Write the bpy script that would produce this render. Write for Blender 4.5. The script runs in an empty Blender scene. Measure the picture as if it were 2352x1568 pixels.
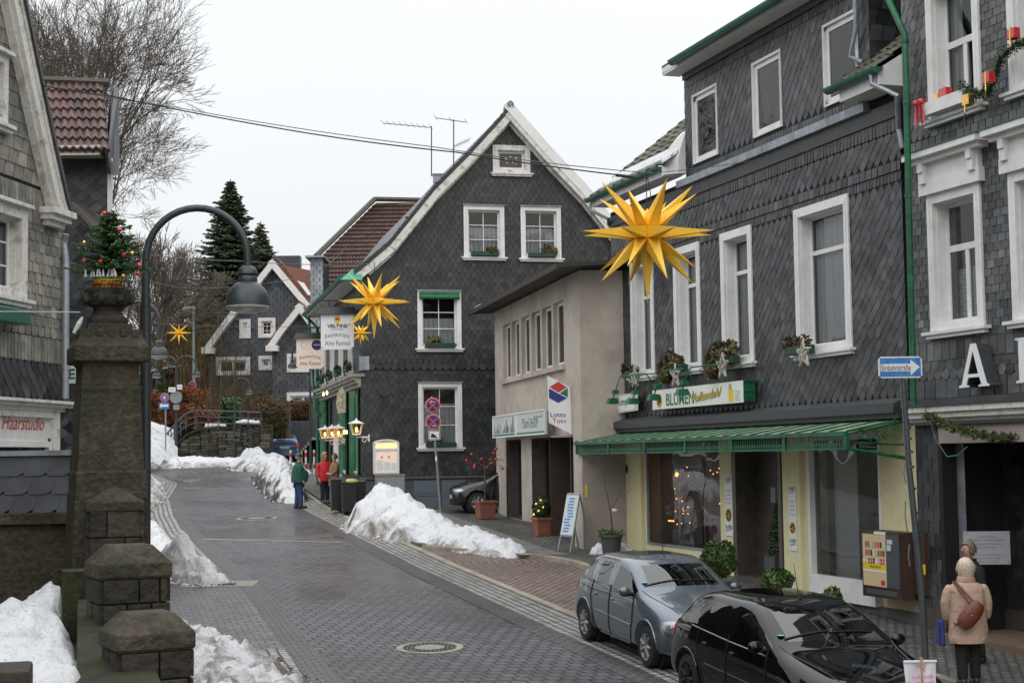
import bpy,bmesh,math,random
from mathutils import Vector,Matrix
from mathutils.bvhtree import BVHTree
R=math.radians
SC=bpy.context.scene
COL=SC.collection
FPX=3600.0
CAMZ=4.17
SLOPE=0.051
cam_d=bpy.data.cameras.new('camera');cam_d.sensor_width=36.0
cam_d.lens=FPX/2352*36.0;cam_d.clip_end=2000;cam_d.clip_start=0.05
cam=bpy.data.objects.new('camera',cam_d);COL.objects.link(cam)
CAMR=(Matrix.Rotation(R(90+4.226),3,'X')@Matrix.Rotation(R(-0.8),3,'Z'))
cam.rotation_euler=CAMR.to_euler();cam.location=(0,0,CAMZ)
SC.camera=cam
world=bpy.data.worlds.new('World');SC.world=world;world.use_nodes=True
wn=world.node_tree.nodes;wl=world.node_tree.links
bg=wn['Background']
sky=wn.new('ShaderNodeTexSky');sky.sky_type='NISHITA';sky.sun_disc=False
sky.sun_elevation=R(38);sky.sun_rotation=R(150);sky.air_density=1.5;sky.dust_density=4.0
skym=wn.new('ShaderNodeVectorMath');skym.operation='SCALE';skym.inputs[3].default_value=0.12
wl.new(sky.outputs[0],skym.inputs[0])
tc=wn.new('ShaderNodeTexCoord');sx=wn.new('ShaderNodeSeparateXYZ');wl.new(tc.outputs['Generated'],sx.inputs[0])
ramp=wn.new('ShaderNodeValToRGB');cr=ramp.color_ramp
cr.elements[0].position=0.0;cr.elements[0].color=(0.315,0.32,0.33,1)
cr.elements[1].position=1.0;cr.elements[1].color=(0.98,1.0,1.02,1)
e=cr.elements.new(0.12);e.color=(0.355,0.36,0.37,1)
e=cr.elements.new(0.35);e.color=(0.43,0.435,0.44,1)
cl=wn.new('ShaderNodeTexNoise');cl.inputs['Scale'].default_value=1.6;cl.inputs['Detail'].default_value=3
wl.new(tc.outputs['Generated'],cl.inputs['Vector'])
clm=wn.new('ShaderNodeMapRange');clm.inputs[3].default_value=0.93;clm.inputs[4].default_value=1.07
wl.new(cl.outputs[0],clm.inputs[0])
wl.new(sx.outputs[2],ramp.inputs[0])
sc1=wn.new('ShaderNodeVectorMath');sc1.operation='SCALE';wl.new(ramp.outputs[0],sc1.inputs[0]);wl.new(clm.outputs[0],sc1.inputs[3])
mx=wn.new('ShaderNodeMix');mx.data_type='RGBA';mx.inputs[0].default_value=0.07
wl.new(sc1.outputs[0],mx.inputs[6]);wl.new(skym.outputs[0],mx.inputs[7])
wl.new(mx.outputs[2],bg.inputs[0]);bg.inputs[1].default_value=2.45
sun_d=bpy.data.lights.new('sun','SUN');sun_d.energy=0.5;sun_d.angle=R(30);sun_d.color=(1,0.97,0.93)
sun=bpy.data.objects.new('sun',sun_d);COL.objects.link(sun);sun.rotation_euler=(R(52),0,R(150-180))
SC.view_settings.view_transform='Standard';SC.view_settings.look='None'
SC.view_settings.exposure=0.0;SC.view_settings.gamma=1.0
SC.cycles.max_bounces=6;SC.cycles.transparent_max_bounces=12
def ray(u,v):
 return CAMR@Vector(((u-1176)/FPX,-(v-784)/FPX,-1.0))
def at(u,v,Y):
 d=ray(u,v);k=Y/d.y
 return Vector((d.x*k,Y,CAMZ+d.z*k))
def gz(x,y):return SLOPE*y
def G(u,v,up=0.0):
 d=ray(u,v);k=(CAMZ-up)/(SLOPE*d.y-d.z)
 return Vector((d.x*k,d.y*k,SLOPE*d.y*k+up))
class Fr:
 def __init__(s,o,ang):
  s.o=Vector(o);a=R(ang)
  s.t=Vector((math.cos(a),math.sin(a),0));s.n=Vector((math.sin(a),-math.cos(a),0))
 def p(s,a,d,z):return s.o+s.t*a+s.n*d+Vector((0,0,z-s.o.z))
 def sz(s,u,v,d=0.0):
  r=ray(u,v);o=s.o+s.n*d;c=Vector((0,0,CAMZ))
  k=(o-c).dot(s.n)/r.dot(s.n);q=c+r*k
  return(q-s.o).dot(s.t),q.z
 def S(s,u,v=800,d=0.0):return s.sz(u,v,d)[0]
 def rect(s,xl,xr,yt,yb,d=0.0):
  a0,z1=s.sz(xl,yt,d);_,z0=s.sz(xl,yb,d);a1=s.S(xr,(yt+yb)/2,d)
  return a0,a1,z0,z1
def _n(nt,t,**kw):
 n=nt.nodes.new(t)
 for k,v in kw.items():n.inputs[k].default_value=v
 return n
def mat(name,col,rough=0.6,metal=0.0,var=0.12,scale=2.0,bump=0.0,bscale=30.0,coat=0.0,spec=0.5,col2=None,lo=0.45,hi=0.62,emit=None,es=0.0,tint=0.0,rvar=0.1,uv=False):
 m=bpy.data.materials.new(name);m.use_nodes=True;nt=m.node_tree;L=nt.links
 b=nt.nodes['Principled BSDF']
 b.inputs['Roughness'].default_value=rough;b.inputs['Metallic'].default_value=metal
 b.inputs['Coat Weight'].default_value=coat;b.inputs['Coat Roughness'].default_value=0.03
 b.inputs['Specular IOR Level'].default_value=spec
 tcn=_n(nt,'ShaderNodeTexCoord');src=tcn.outputs['UV' if uv else 'Object']
 no=_n(nt,'ShaderNodeTexNoise',Scale=scale,Detail=5.0,Roughness=0.6);L.new(src,no.inputs['Vector'])
 c=(col[0],col[1],col[2],1);c2=(*(col2 or col),1)
 mr=_n(nt,'ShaderNodeMapRange');mr.inputs[1].default_value=lo;mr.inputs[2].default_value=hi;L.new(no.outputs[0],mr.inputs[0])
 mix=nt.nodes.new('ShaderNodeMix');mix.data_type='RGBA';L.new(mr.outputs[0],mix.inputs[0])
 mix.inputs[6].default_value=c;mix.inputs[7].default_value=c2
 no2=_n(nt,'ShaderNodeTexNoise',Scale=scale*5.3,Detail=4.0);L.new(src,no2.inputs['Vector'])
 m2=_n(nt,'ShaderNodeMapRange');m2.inputs[1].default_value=0.3;m2.inputs[2].default_value=0.7
 m2.inputs[3].default_value=1-var;m2.inputs[4].default_value=1+var;L.new(no2.outputs[0],m2.inputs[0])
 sc=nt.nodes.new('ShaderNodeVectorMath');sc.operation='SCALE';L.new(mix.outputs[2],sc.inputs[0]);L.new(m2.outputs[0],sc.inputs[3])
 out=sc.outputs[0]
 if tint:
  at_=nt.nodes.new('ShaderNodeAttribute');at_.attribute_name='tint'
  m3=_n(nt,'ShaderNodeMapRange');m3.inputs[3].default_value=1-tint;m3.inputs[4].default_value=1+tint
  L.new(at_.outputs['Fac'],m3.inputs[0])
  s2=nt.nodes.new('ShaderNodeVectorMath');s2.operation='SCALE';L.new(out,s2.inputs[0]);L.new(m3.outputs[0],s2.inputs[3]);out=s2.outputs[0]
 L.new(out,b.inputs['Base Color'])
 if rvar:
  m4=_n(nt,'ShaderNodeMapRange');m4.inputs[3].default_value=max(0,rough-rvar);m4.inputs[4].default_value=min(1,rough+rvar)
  L.new(no2.outputs[0],m4.inputs[0]);L.new(m4.outputs[0],b.inputs['Roughness'])
 if bump:
  bn=_n(nt,'ShaderNodeTexNoise',Scale=bscale,Detail=6.0);L.new(src,bn.inputs['Vector'])
  bp=_n(nt,'ShaderNodeBump',Distance=bump,Strength=1.0);L.new(bn.outputs[0],bp.inputs['Height']);L.new(bp.outputs[0],b.inputs['Normal'])
 if emit:
  b.inputs['Emission Color'].default_value=(*emit,1);b.inputs['Emission Strength'].default_value=es
 return m
def paving(name,c1,c2,joint,bw,rh,mortar=0.012,rough=0.5,bump=0.012,var=0.25,wetc=0.0,skew=0.5,dist=0.012,wet_scale=0.25):
 m=bpy.data.materials.new(name);m.use_nodes=True;nt=m.node_tree;L=nt.links
 b=nt.nodes['Principled BSDF'];tcn=_n(nt,'ShaderNodeTexCoord')
 wn_=_n(nt,'ShaderNodeTexNoise',Scale=3.0,Detail=2.0);L.new(tcn.outputs['UV'],wn_.inputs['Vector'])
 sub=nt.nodes.new('ShaderNodeVectorMath');sub.operation='SUBTRACT';L.new(wn_.outputs[1],sub.inputs[0]);sub.inputs[1].default_value=(.5,.5,.5)
 scl=nt.nodes.new('ShaderNodeVectorMath');scl.operation='SCALE';L.new(sub.outputs[0],scl.inputs[0]);scl.inputs[3].default_value=dist*4
 add=nt.nodes.new('ShaderNodeVectorMath');L.new(tcn.outputs['UV'],add.inputs[0]);L.new(scl.outputs[0],add.inputs[1])
 br=nt.nodes.new('ShaderNodeTexBrick');L.new(add.outputs[0],br.inputs['Vector']);br.offset=skew
 br.inputs['Color1'].default_value=(*c1,1);br.inputs['Color2'].default_value=(*c2,1);br.inputs['Mortar'].default_value=(*joint,1)
 br.inputs['Scale'].default_value=1.0;br.inputs['Mortar Size'].default_value=mortar;br.inputs['Mortar Smooth'].default_value=0.3
 br.inputs['Brick Width'].default_value=bw;br.inputs['Row Height'].default_value=rh;br.inputs['Bias'].default_value=0.0
 no=_n(nt,'ShaderNodeTexNoise',Scale=wet_scale,Detail=6.0,Roughness=0.65);L.new(tcn.outputs['Object'],no.inputs['Vector'])
 mr=_n(nt,'ShaderNodeMapRange');mr.inputs[1].default_value=0.35;mr.inputs[2].default_value=0.65
 mr.inputs[3].default_value=1-var;mr.inputs[4].default_value=1+var;L.new(no.outputs[0],mr.inputs[0])
 no2=_n(nt,'ShaderNodeTexNoise',Scale=9.0,Detail=6.0,Roughness=0.7);L.new(tcn.outputs['Object'],no2.inputs['Vector'])
 m2=_n(nt,'ShaderNodeMapRange');m2.inputs[1].default_value=0.3;m2.inputs[2].default_value=0.7
 m2.inputs[3].default_value=0.82;m2.inputs[4].default_value=1.18;L.new(no2.outputs[0],m2.inputs[0])
 mu=nt.nodes.new('ShaderNodeMath');mu.operation='MULTIPLY';L.new(mr.outputs[0],mu.inputs[0]);L.new(m2.outputs[0],mu.inputs[1])
 sc=nt.nodes.new('ShaderNodeVectorMath');sc.operation='SCALE';L.new(br.outputs['Color'],sc.inputs[0]);L.new(mu.outputs[0],sc.inputs[3])
 L.new(sc.outputs[0],b.inputs['Base Color'])
 m4=_n(nt,'ShaderNodeMapRange');m4.inputs[1].default_value=0.35;m4.inputs[2].default_value=0.65
 m4.inputs[3].default_value=rough-wetc;m4.inputs[4].default_value=rough+0.12;L.new(no.outputs[0],m4.inputs[0]);L.new(m4.outputs[0],b.inputs['Roughness'])
 iv=nt.nodes.new('ShaderNodeMath');iv.operation='MULTIPLY_ADD';L.new(br.outputs['Fac'],iv.inputs[0]);iv.inputs[1].default_value=-1.0
 L.new(no2.outputs[0],iv.inputs[2])
 bp=_n(nt,'ShaderNodeBump',Distance=bump,Strength=1.0);L.new(iv.outputs[0],bp.inputs['Height']);L.new(bp.outputs[0],b.inputs['Normal'])
 return m
def glassmat(name,tintc=(0.9,0.93,0.93),ior=1.5,refl=0.03):
 m=bpy.data.materials.new(name);m.use_nodes=True;nt=m.node_tree;L=nt.links
 out=nt.nodes['Material Output'];nt.nodes.remove(nt.nodes['Principled BSDF'])
 tr=nt.nodes.new('ShaderNodeBsdfTransparent');tr.inputs[0].default_value=(*tintc,1)
 gl=nt.nodes.new('ShaderNodeBsdfGlossy');gl.inputs['Roughness'].default_value=0.015
 fr=nt.nodes.new('ShaderNodeFresnel');fr.inputs[0].default_value=ior
 ad=nt.nodes.new('ShaderNodeMath');ad.operation='ADD';ad.use_clamp=True;ad.inputs[1].default_value=refl;L.new(fr.outputs[0],ad.inputs[0])
 tcn=_n(nt,'ShaderNodeTexCoord');bn=_n(nt,'ShaderNodeTexNoise',Scale=1.3,Detail=1.0);L.new(tcn.outputs['Object'],bn.inputs['Vector'])
 bp=_n(nt,'ShaderNodeBump',Distance=0.02,Strength=0.5);L.new(bn.outputs[0],bp.inputs['Height']);L.new(bp.outputs[0],gl.inputs['Normal'])
 mi=nt.nodes.new('ShaderNodeMixShader');L.new(ad.outputs[0],mi.inputs[0]);L.new(tr.outputs[0],mi.inputs[1]);L.new(gl.outputs[0],mi.inputs[2])
 L.new(mi.outputs[0],out.inputs[0]);return m
M={}
def build_mats():
 M['slate']=mat('slate_dark',(0.033,0.0355,0.040),0.42,spec=.5,tint=0.75,col2=(0.056,0.058,0.062),scale=1.1,var=0.2,bump=0.004,bscale=25)
 M['slate_rest']=mat('slate_restaurant',(0.028,0.031,0.033),0.48,spec=.45,tint=0.45,col2=(0.038,0.041,0.043),scale=0.7,var=0.2,bump=0.004,bscale=20)
 M['slate_grey']=mat('slate_grey',(0.062,0.067,0.072),0.5,tint=0.6,col2=(0.115,0.118,0.116),scale=1.3,var=0.22,bump=0.004,bscale=30)
 M['slate_old']=mat('slate_weathered',(0.25,0.238,0.205),0.75,tint=0.38,col2=(0.16,0.158,0.148),scale=1.6,var=0.25,bump=0.006,bscale=18)
 M['slate_far']=mat('slate_far',(0.07,0.08,0.093),0.5,tint=0.35,scale=0.6,var=0.15)
 M['slate_back']=mat('slate_joint',(0.012,0.012,0.013),0.9)
 M['zinc']=mat('zinc',(0.32,0.35,0.39),0.45,metal=0.35,scale=1.5,var=0.15,col2=(0.22,0.24,0.26))
 M['zinc_dark']=mat('zinc_dark',(0.055,0.06,0.066),0.5,metal=0.2,scale=2,var=0.2)
 M['white']=mat('white_paint',(0.76,0.76,0.75),0.45,var=0.05,scale=1.5,col2=(0.69,0.69,0.67))
 M['white_old']=mat('white_peeling',(0.68,0.67,0.63),0.65,var=0.14,scale=5,col2=(0.38,0.36,0.32),lo=0.52,hi=0.68,bump=0.004)
 M['cream']=mat('cream_paint',(0.66,0.64,0.58),0.6,var=0.06,scale=1)
 M['green']=mat('green_paint',(0.01,0.13,0.055),0.42,var=0.25,scale=3,col2=(0.008,0.075,0.035))
 M['green_dark']=mat('green_copper',(0.02,0.115,0.08),0.4,var=0.2,scale=2,col2=(0.03,0.16,0.11))
 M['box_green']=mat('box_green',(0.008,0.05,0.03),0.5,var=.2)
 M['copper']=mat('copper_patina',(0.05,0.3,0.2),0.6,var=0.2,scale=4)
 M['yellow']=mat('yellow_render',(0.74,0.69,0.42),0.8,var=0.05,scale=1.5,bump=0.003,bscale=60)
 M['beige']=mat('beige_render',(0.47,0.42,0.355),0.9,var=0.07,scale=0.8,col2=(0.37,0.33,0.285),bump=0.004,bscale=50)
 M['beige_d']=mat('beige_plinth',(0.36,0.31,0.29),0.9,var=0.06,scale=0.9,col2=(0.32,0.28,0.26),bump=0.003,bscale=50)
 M['tile_dark']=mat('roof_tile_brown',(0.085,0.045,0.032),0.6,tint=0.35,var=0.2,scale=2)
 M['tile_red']=mat('roof_tile_red',(0.10,0.052,0.044),0.5,tint=0.4,var=0.25,scale=3,col2=(0.075,0.045,0.042))
 M['tile_orange']=mat('roof_tile_orange',(0.19,0.075,0.05),0.7,tint=0.3,var=0.2,scale=2)
 M['tile_moss']=mat('roof_tile_mossy',(0.06,0.055,0.045),0.7,tint=0.4,var=0.3,scale=4,col2=(0.07,0.08,0.03))
 M['stone']=mat('sandstone_mossy',(0.060,0.048,0.033),0.85,var=0.45,scale=3.2,col2=(0.030,0.029,0.014),bump=0.03,bscale=22,lo=0.4,hi=0.6)
 M['stone_d']=mat('stone_dark_wet',(0.034,0.027,0.019),0.8,tint=.5,var=0.35,scale=3,col2=(0.018,0.02,0.009),bump=0.035,bscale=14)
 M['stone_moss']=mat('stone_green',(0.022,0.03,0.007),0.9,var=0.4,scale=5,col2=(0.011,0.011,0.007),bump=0.02,bscale=25)
 M['plinth']=mat('plinth_grey',(0.11,0.11,0.11),0.8,var=0.1,scale=1.2,bump=0.002)
 M['granite']=mat('granite_cladding',(0.085,0.073,0.062),0.45,var=0.35,scale=7,col2=(0.06,0.05,0.042))
 M['lamp']=mat('lamp_anthracite',(0.045,0.055,0.06),0.42,metal=0.3,var=0.08,scale=6)
 M['metal']=mat('galvanised_steel',(0.3,0.32,0.33),0.45,metal=0.6,var=0.15,scale=6)
 M['metal_d']=mat('dark_steel',(0.09,0.1,0.11),0.5,metal=0.4,var=0.15,scale=6)
 M['black']=mat('black_plastic',(0.016,0.017,0.018),0.4,var=0.2,scale=5)
 M['rubber']=mat('rubber',(0.012,0.012,0.012),0.75,var=0.2,scale=20)
 M['glass']=glassmat('window_glass')
 M['glass_dark']=mat('glass_dark',(0.01,0.013,0.014),0.03,spec=0.8,rvar=0,var=0.05)
 M['curtain']=mat('net_curtain',(0.62,0.64,0.66),0.9,var=0.05)
 M['inside']=mat('interior_dark',(0.05,0.045,0.04),0.9,var=0.3,scale=1)
 M['inside_l']=mat('interior_grey',(0.2,0.2,0.2),0.9,var=0.1,scale=1)
 M['star']=mat('star_yellow',(0.93,0.56,0.05),0.4,var=0.06,scale=4,spec=0.4)
 M['signwhite']=mat('sign_white',(0.78,0.79,0.8),0.35,var=0.03)
 M['signgrey']=mat('sign_grey',(0.55,0.6,0.6),0.4,var=0.08,scale=4)
 M['blue']=mat('sign_blue',(0.02,0.17,0.5),0.35,var=0.12,scale=8,col2=(0.06,0.25,0.55))
 M['navy']=mat('sign_navy',(0.015,0.03,0.2),0.35,var=0.05)
 M['red']=mat('sign_red',(0.55,0.03,0.03),0.35,var=0.05)
 M['redorange']=mat('sign_red_faded',(0.55,0.075,0.05),0.4,var=0.05)
 M['txt']=mat('lettering_black',(0.02,0.02,0.02),0.5,var=0.02)
 M['txt_g']=mat('lettering_green',(0.01,0.16,0.06),0.4,var=0.02)
 M['txt_y']=mat('lettering_yellow',(0.75,0.55,0.02),0.4,var=0.02)
 M['txt_grey']=mat('lettering_grey',(0.16,0.18,0.17),0.5,var=0.02)
 M['terra']=mat('terracotta',(0.3,0.095,0.055),0.75,var=0.15,scale=4,col2=(0.22,0.1,0.07),bump=0.002)
 M['pot']=mat('grey_pot',(0.07,0.072,0.075),0.7,var=0.1,scale=6)
 M['leaf']=mat('leaf_green',(0.03,0.07,0.018),0.6,tint=0.5,var=0.25,scale=5)
 M['leaf_box']=mat('leaf_boxwood',(0.05,0.10,0.018),0.5,tint=0.5,var=0.25,scale=8)
 M['leaf_dry']=mat('leaf_dry',(0.15,0.11,0.05),0.8,tint=0.5,var=0.3,scale=5,col2=(0.09,0.1,0.04))
 M['leaf_red']=mat('leaf_heather',(0.1,0.03,0.02),0.8,tint=0.5,var=0.3,scale=5,col2=(0.07,0.08,0.03))
 M['needle']=mat('spruce_needles',(0.022,0.052,0.018),0.65,tint=0.5,var=0.3,scale=1.2,col2=(0.028,0.05,0.018))
 M['needle_l']=mat('fir_needles',(0.025,0.075,0.018),0.55,tint=0.5,var=0.3,scale=4,col2=(0.04,0.1,0.03))
 M['bark']=mat('bark',(0.055,0.045,0.036),0.9,var=0.3,scale=3)
 M['twig']=mat('twigs',(0.105,0.085,0.068),0.9,tint=0.3,var=0.2,scale=2)
 M['twig_br']=mat('twigs_brown',(0.12,0.068,0.036),0.9,tint=0.5,var=0.3,scale=0.5,col2=(0.07,0.062,0.03))
 M['twig_y']=mat('twigs_willow',(0.12,0.085,0.035),0.9,tint=0.4,var=0.3,scale=0.8)
 M['beech']=mat('beech_leaves',(0.2,0.062,0.02),0.8,tint=0.55,var=0.35,scale=1.5,col2=(0.12,0.045,0.018))
 M['gold']=mat('gold_ball',(0.8,0.5,0.15),0.12,metal=0.9,rvar=0.03)
 M['redball']=mat('red_ball',(0.55,0.008,0.008),0.12,coat=1.0,rvar=0.03)
 M['bulb']=mat('warm_bulb',(1,0.6,0.2),0.4,emit=(1.0,0.6,0.2),es=7)
 M['fairy']=mat('fairy_light',(1,0.5,0.2),0.4,emit=(1.0,0.34,0.08),es=3.5)
 M['cable']=mat('cable_black',(0.015,0.016,0.018),0.6)
 M['wire']=mat('wire_steel',(0.1,0.11,0.12),0.5,metal=0.3)
 M['wicker']=mat('wicker_white',(0.5,0.46,0.4),0.8,tint=0.3,var=0.2)
 M['skin']=mat('skin',(0.5,0.27,0.2),0.5,var=0.06,scale=10)
 M['soil']=mat('soil',(0.03,0.022,0.015),0.95,var=0.3,scale=9)
 M['wood']=mat('wood_stick',(0.45,0.27,0.12),0.6,var=0.15,scale=8)
 M['slab']=paving('pavement_slabs',(0.17,0.165,0.15),(0.13,0.125,0.115),(0.05,0.05,0.04),0.5,0.5,0.012,0.55,0.006,var=0.2)
 M['setts']=paving('granite_setts',(0.34,0.335,0.31),(0.2,0.2,0.185),(0.03,0.03,0.026),0.2,0.145,0.02,0.5,0.02,var=0.2)
 M['setts_g']=paving('granite_setts_mossy',(0.15,0.15,0.14),(0.085,0.085,0.08),(0.03,0.035,0.025),0.14,0.13,0.018,0.5,0.02,var=0.3,wet_scale=0.6)
 M['road']=paving('road_pavers',(0.082,0.086,0.097),(0.044,0.047,0.053),(0.007,0.007,0.008),0.22,0.25,0.022,0.36,0.03,var=0.42,wetc=0.24)
 M['road_b']=paving('road_border_pavers',(0.085,0.08,0.082),(0.06,0.058,0.06),(0.008,0.008,0.008),0.2,0.14,0.016,0.42,0.012,var=0.25,wetc=0.12)
 M['drive']=paving('drive_pavers',(0.14,0.125,0.12),(0.07,0.07,0.075),(0.02,0.02,0.02),0.24,0.2,0.016,0.42,0.012,var=0.25,wetc=0.12)
 M['redsett']=paving('red_cobbles',(0.27,0.19,0.155),(0.165,0.12,0.105),(0.04,0.03,0.025),0.17,0.14,0.02,0.5,0.02,var=0.25)
 M['kerb']=mat('kerb_stone',(0.33,0.29,0.225),0.7,var=0.15,scale=1.5,col2=(0.2,0.18,0.14),bump=0.003)
 M['concrete']=mat('concrete',(0.27,0.25,0.22),0.8,var=0.12,scale=2,bump=0.003)
 M['ground']=mat('earth',(0.05,0.045,0.03),0.95,var=0.3,scale=0.5,col2=(0.045,0.055,0.02))
 M['iron']=mat('cast_iron',(0.05,0.05,0.052),0.5,metal=0.4,var=0.25,scale=8,col2=(0.09,0.085,0.08))
 for nm,dcol,lo,hi in(('snow',(0.2,0.165,0.13),0.57,0.80),('snow_dirty',(0.17,0.125,0.09),0.46,0.66),('snow_black',(0.05,0.042,0.032),0.55,0.68)):
  m=bpy.data.materials.new(nm);m.use_nodes=True;nt=m.node_tree;L=nt.links;b=nt.nodes['Principled BSDF']
  t_=_n(nt,'ShaderNodeTexCoord');no=_n(nt,'ShaderNodeTexNoise',Scale=1.9,Detail=9.0,Roughness=0.68);L.new(t_.outputs['Object'],no.inputs['Vector'])
  a=nt.nodes.new('ShaderNodeAttribute');a.attribute_name='tint'
  ad=nt.nodes.new('ShaderNodeMath');ad.operation='MULTIPLY_ADD';L.new(a.outputs['Fac'],ad.inputs[0]);ad.inputs[1].default_value=0.22;L.new(no.outputs[0],ad.inputs[2])
  mr=_n(nt,'ShaderNodeMapRange');mr.inputs[1].default_value=lo;mr.inputs[2].default_value=hi;L.new(ad.outputs[0],mr.inputs[0])
  mi=nt.nodes.new('ShaderNodeMix');mi.data_type='RGBA';L.new(mr.outputs[0],mi.inputs[0])
  mi.inputs[6].default_value=(0.70,0.71,0.73,1);mi.inputs[7].default_value=(*dcol,1)
  n3=_n(nt,'ShaderNodeTexNoise',Scale=34.0,Detail=6.0,Roughness=.7);L.new(t_.outputs['Object'],n3.inputs['Vector'])
  m5=_n(nt,'ShaderNodeMapRange');m5.inputs[1].default_value=0.52;m5.inputs[2].default_value=0.70;m5.inputs[3].default_value=1.0;m5.inputs[4].default_value=0.5;L.new(n3.outputs[0],m5.inputs[0])
  sc=nt.nodes.new('ShaderNodeVectorMath');sc.operation='SCALE';L.new(mi.outputs[2],sc.inputs[0]);L.new(m5.outputs[0],sc.inputs[3])
  L.new(sc.outputs[0],b.inputs['Base Color']);b.inputs['Roughness'].default_value=0.75
  b.inputs['Subsurface Weight'].default_value=0.0
  n4=_n(nt,'ShaderNodeTexNoise',Scale=11.0,Detail=8.0,Roughness=0.7);L.new(t_.outputs['Object'],n4.inputs['Vector'])
  bp=_n(nt,'ShaderNodeBump',Distance=0.05,Strength=0.9);L.new(n4.outputs[0],bp.inputs['Height']);L.new(bp.outputs[0],b.inputs['Normal'])
  M[nm]=m
build_mats()
class MB:
 def __init__(s):s.v=[];s.f=[];s.m=[];s.t=[];s.uv={}
 def add(s,vs,fs,m=0,t=0.5):
  o=len(s.v);s.v.extend([Vector(a)for a in vs])
  for f in fs:s.f.append(tuple(i+o for i in f));s.m.append(m);s.t.append(t)
  return s
 def quad(s,a,b,c,d,m=0,t=0.5):return s.add([a,b,c,d],[(0,1,2,3)],m,t)
 def hexa(s,p,m=0,t=0.5):
  return s.add(p,[(3,2,1,0),(4,5,6,7),(0,1,5,4),(1,2,6,5),(2,3,7,6),(3,0,4,7)],m,t)
 def box(s,c,sz,m=0,rz=0.0,t=0.5,taper=1.0):
  c=Vector(c);x,y,z=[a/2 for a in sz];r=Matrix.Rotation(rz,3,'Z')
  P=[(-x,-y,-z),(x,-y,-z),(x,y,-z),(-x,y,-z),(-x*taper,-y*taper,z),(x*taper,-y*taper,z),(x*taper,y*taper,z),(-x*taper,y*taper,z)]
  return s.hexa([c+r@Vector(p)for p in P],m,t)
 def fb(s,F,s0,s1,d0,d1,z0,z1,m=0,t=0.5,z0b=None,z1b=None):
  z0b=z0 if z0b is None else z0b;z1b=z1 if z1b is None else z1b
  return s.hexa([F.p(s0,d0,z0),F.p(s1,d0,z0b),F.p(s1,d1,z0b),F.p(s0,d1,z0),F.p(s0,d0,z1),F.p(s1,d0,z1b),F.p(s1,d1,z1b),F.p(s0,d1,z1)],m,t)
 def fpoly(s,F,pts,d0,d1,m=0,t=0.5):
  n=len(pts);a=[F.p(x,d0,z)for x,z in pts];b=[F.p(x,d1,z)for x,z in pts]
  fs=[tuple(range(n-1,-1,-1)),tuple(range(n,2*n))]+[(i,(i+1)%n,n+(i+1)%n,n+i)for i in range(n)]
  return s.add(a+b,fs,m,t)
 def tube(s,pts,r,n=8,m=0,t=0.5,cap=True):
  pts=[Vector(p)for p in pts];k=len(pts);rs=r if isinstance(r,(list,tuple))else[r]*k
  vs=[];up=None
  for i,p in enumerate(pts):
   d=(pts[min(i+1,k-1)]-pts[max(i-1,0)]).normalized()
   if up is None:up=Vector((0,0,1))if abs(d.z)<0.9 else Vector((1,0,0))
   a=d.cross(up);a=a.normalized()if a.length>1e-6 else d.orthogonal().normalized();b=a.cross(d).normalized();up=b
   for j in range(n):
    w=2*math.pi*j/n;vs.append(p+(a*math.cos(w)+b*math.sin(w))*rs[i])
  fs=[(i*n+j,i*n+(j+1)%n,(i+1)*n+(j+1)%n,(i+1)*n+j)for i in range(k-1)for j in range(n)]
  if cap:fs+=[tuple(range(n-1,-1,-1)),tuple((k-1)*n+j for j in range(n))]
  return s.add(vs,fs,m,t)
 def lathe(s,prof,c=(0,0,0),n=24,m=0,rot=None,sq=None,t=0.5):
  c=Vector(c);vs=[]
  for r,z in prof:
   for j in range(n):
    w=2*math.pi*(j+0.5)/n
    k=1.0 if not sq else 1.0/max(abs(math.cos(w)),abs(math.sin(w)))
    p=Vector((r*k*math.cos(w),r*k*math.sin(w),z));vs.append(c+(rot@p if rot else p))
  K=len(prof)
  fs=[(i*n+j,i*n+(j+1)%n,(i+1)*n+(j+1)%n,(i+1)*n+j)for i in range(K-1)for j in range(n)]
  fs+=[tuple(range(n-1,-1,-1)),tuple((K-1)*n+j for j in range(n))]
  return s.add(vs,fs,m,t)
 def ball(s,c,r,n=12,m=0,sc=(1,1,1),t=0.5):
  c=Vector(c);k=max(4,n//2);prof=[(math.sin(math.pi*i/k),-math.cos(math.pi*i/k))for i in range(k+1)]
  o=len(s.v);s.lathe([(max(a,0.001)*1.0,b)for a,b in prof],(0,0,0),n,m,t=t)
  for i in range(o,len(s.v)):p=s.v[i];s.v[i]=c+Vector((p.x*r*sc[0],p.y*r*sc[1],p.z*r*sc[2]))
  return s
 def disc(s,F,cs,cz,r,d0,d1,n=24,m=0,t=0.5):
  return s.fpoly(F,[(cs+r*math.cos(2*math.pi*i/n),cz+r*math.sin(2*math.pi*i/n))for i in range(n)],d0,d1,m,t)
 def build(s,name,mats,parent=None,smooth=False,recalc=True,bevel=0.0):
  if not isinstance(mats,(list,tuple)):mats=[mats]
  me=bpy.data.meshes.new(name);me.from_pydata([tuple(v)for v in s.v],[],s.f)
  for m in mats:me.materials.append(M[m]if isinstance(m,str)else m)
  if len(mats)>1:me.polygons.foreach_set('material_index',s.m)
  a=me.attributes.new('tint','FLOAT','FACE');a.data.foreach_set('value',s.t)
  if recalc:
   b=bmesh.new();b.from_mesh(me);bmesh.ops.recalc_face_normals(b,faces=b.faces);b.to_mesh(me);b.free()
  if smooth:me.polygons.foreach_set('use_smooth',[True]*len(me.polygons))
  me.update()
  return link(name,me,parent,bevel,smooth)
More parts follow.
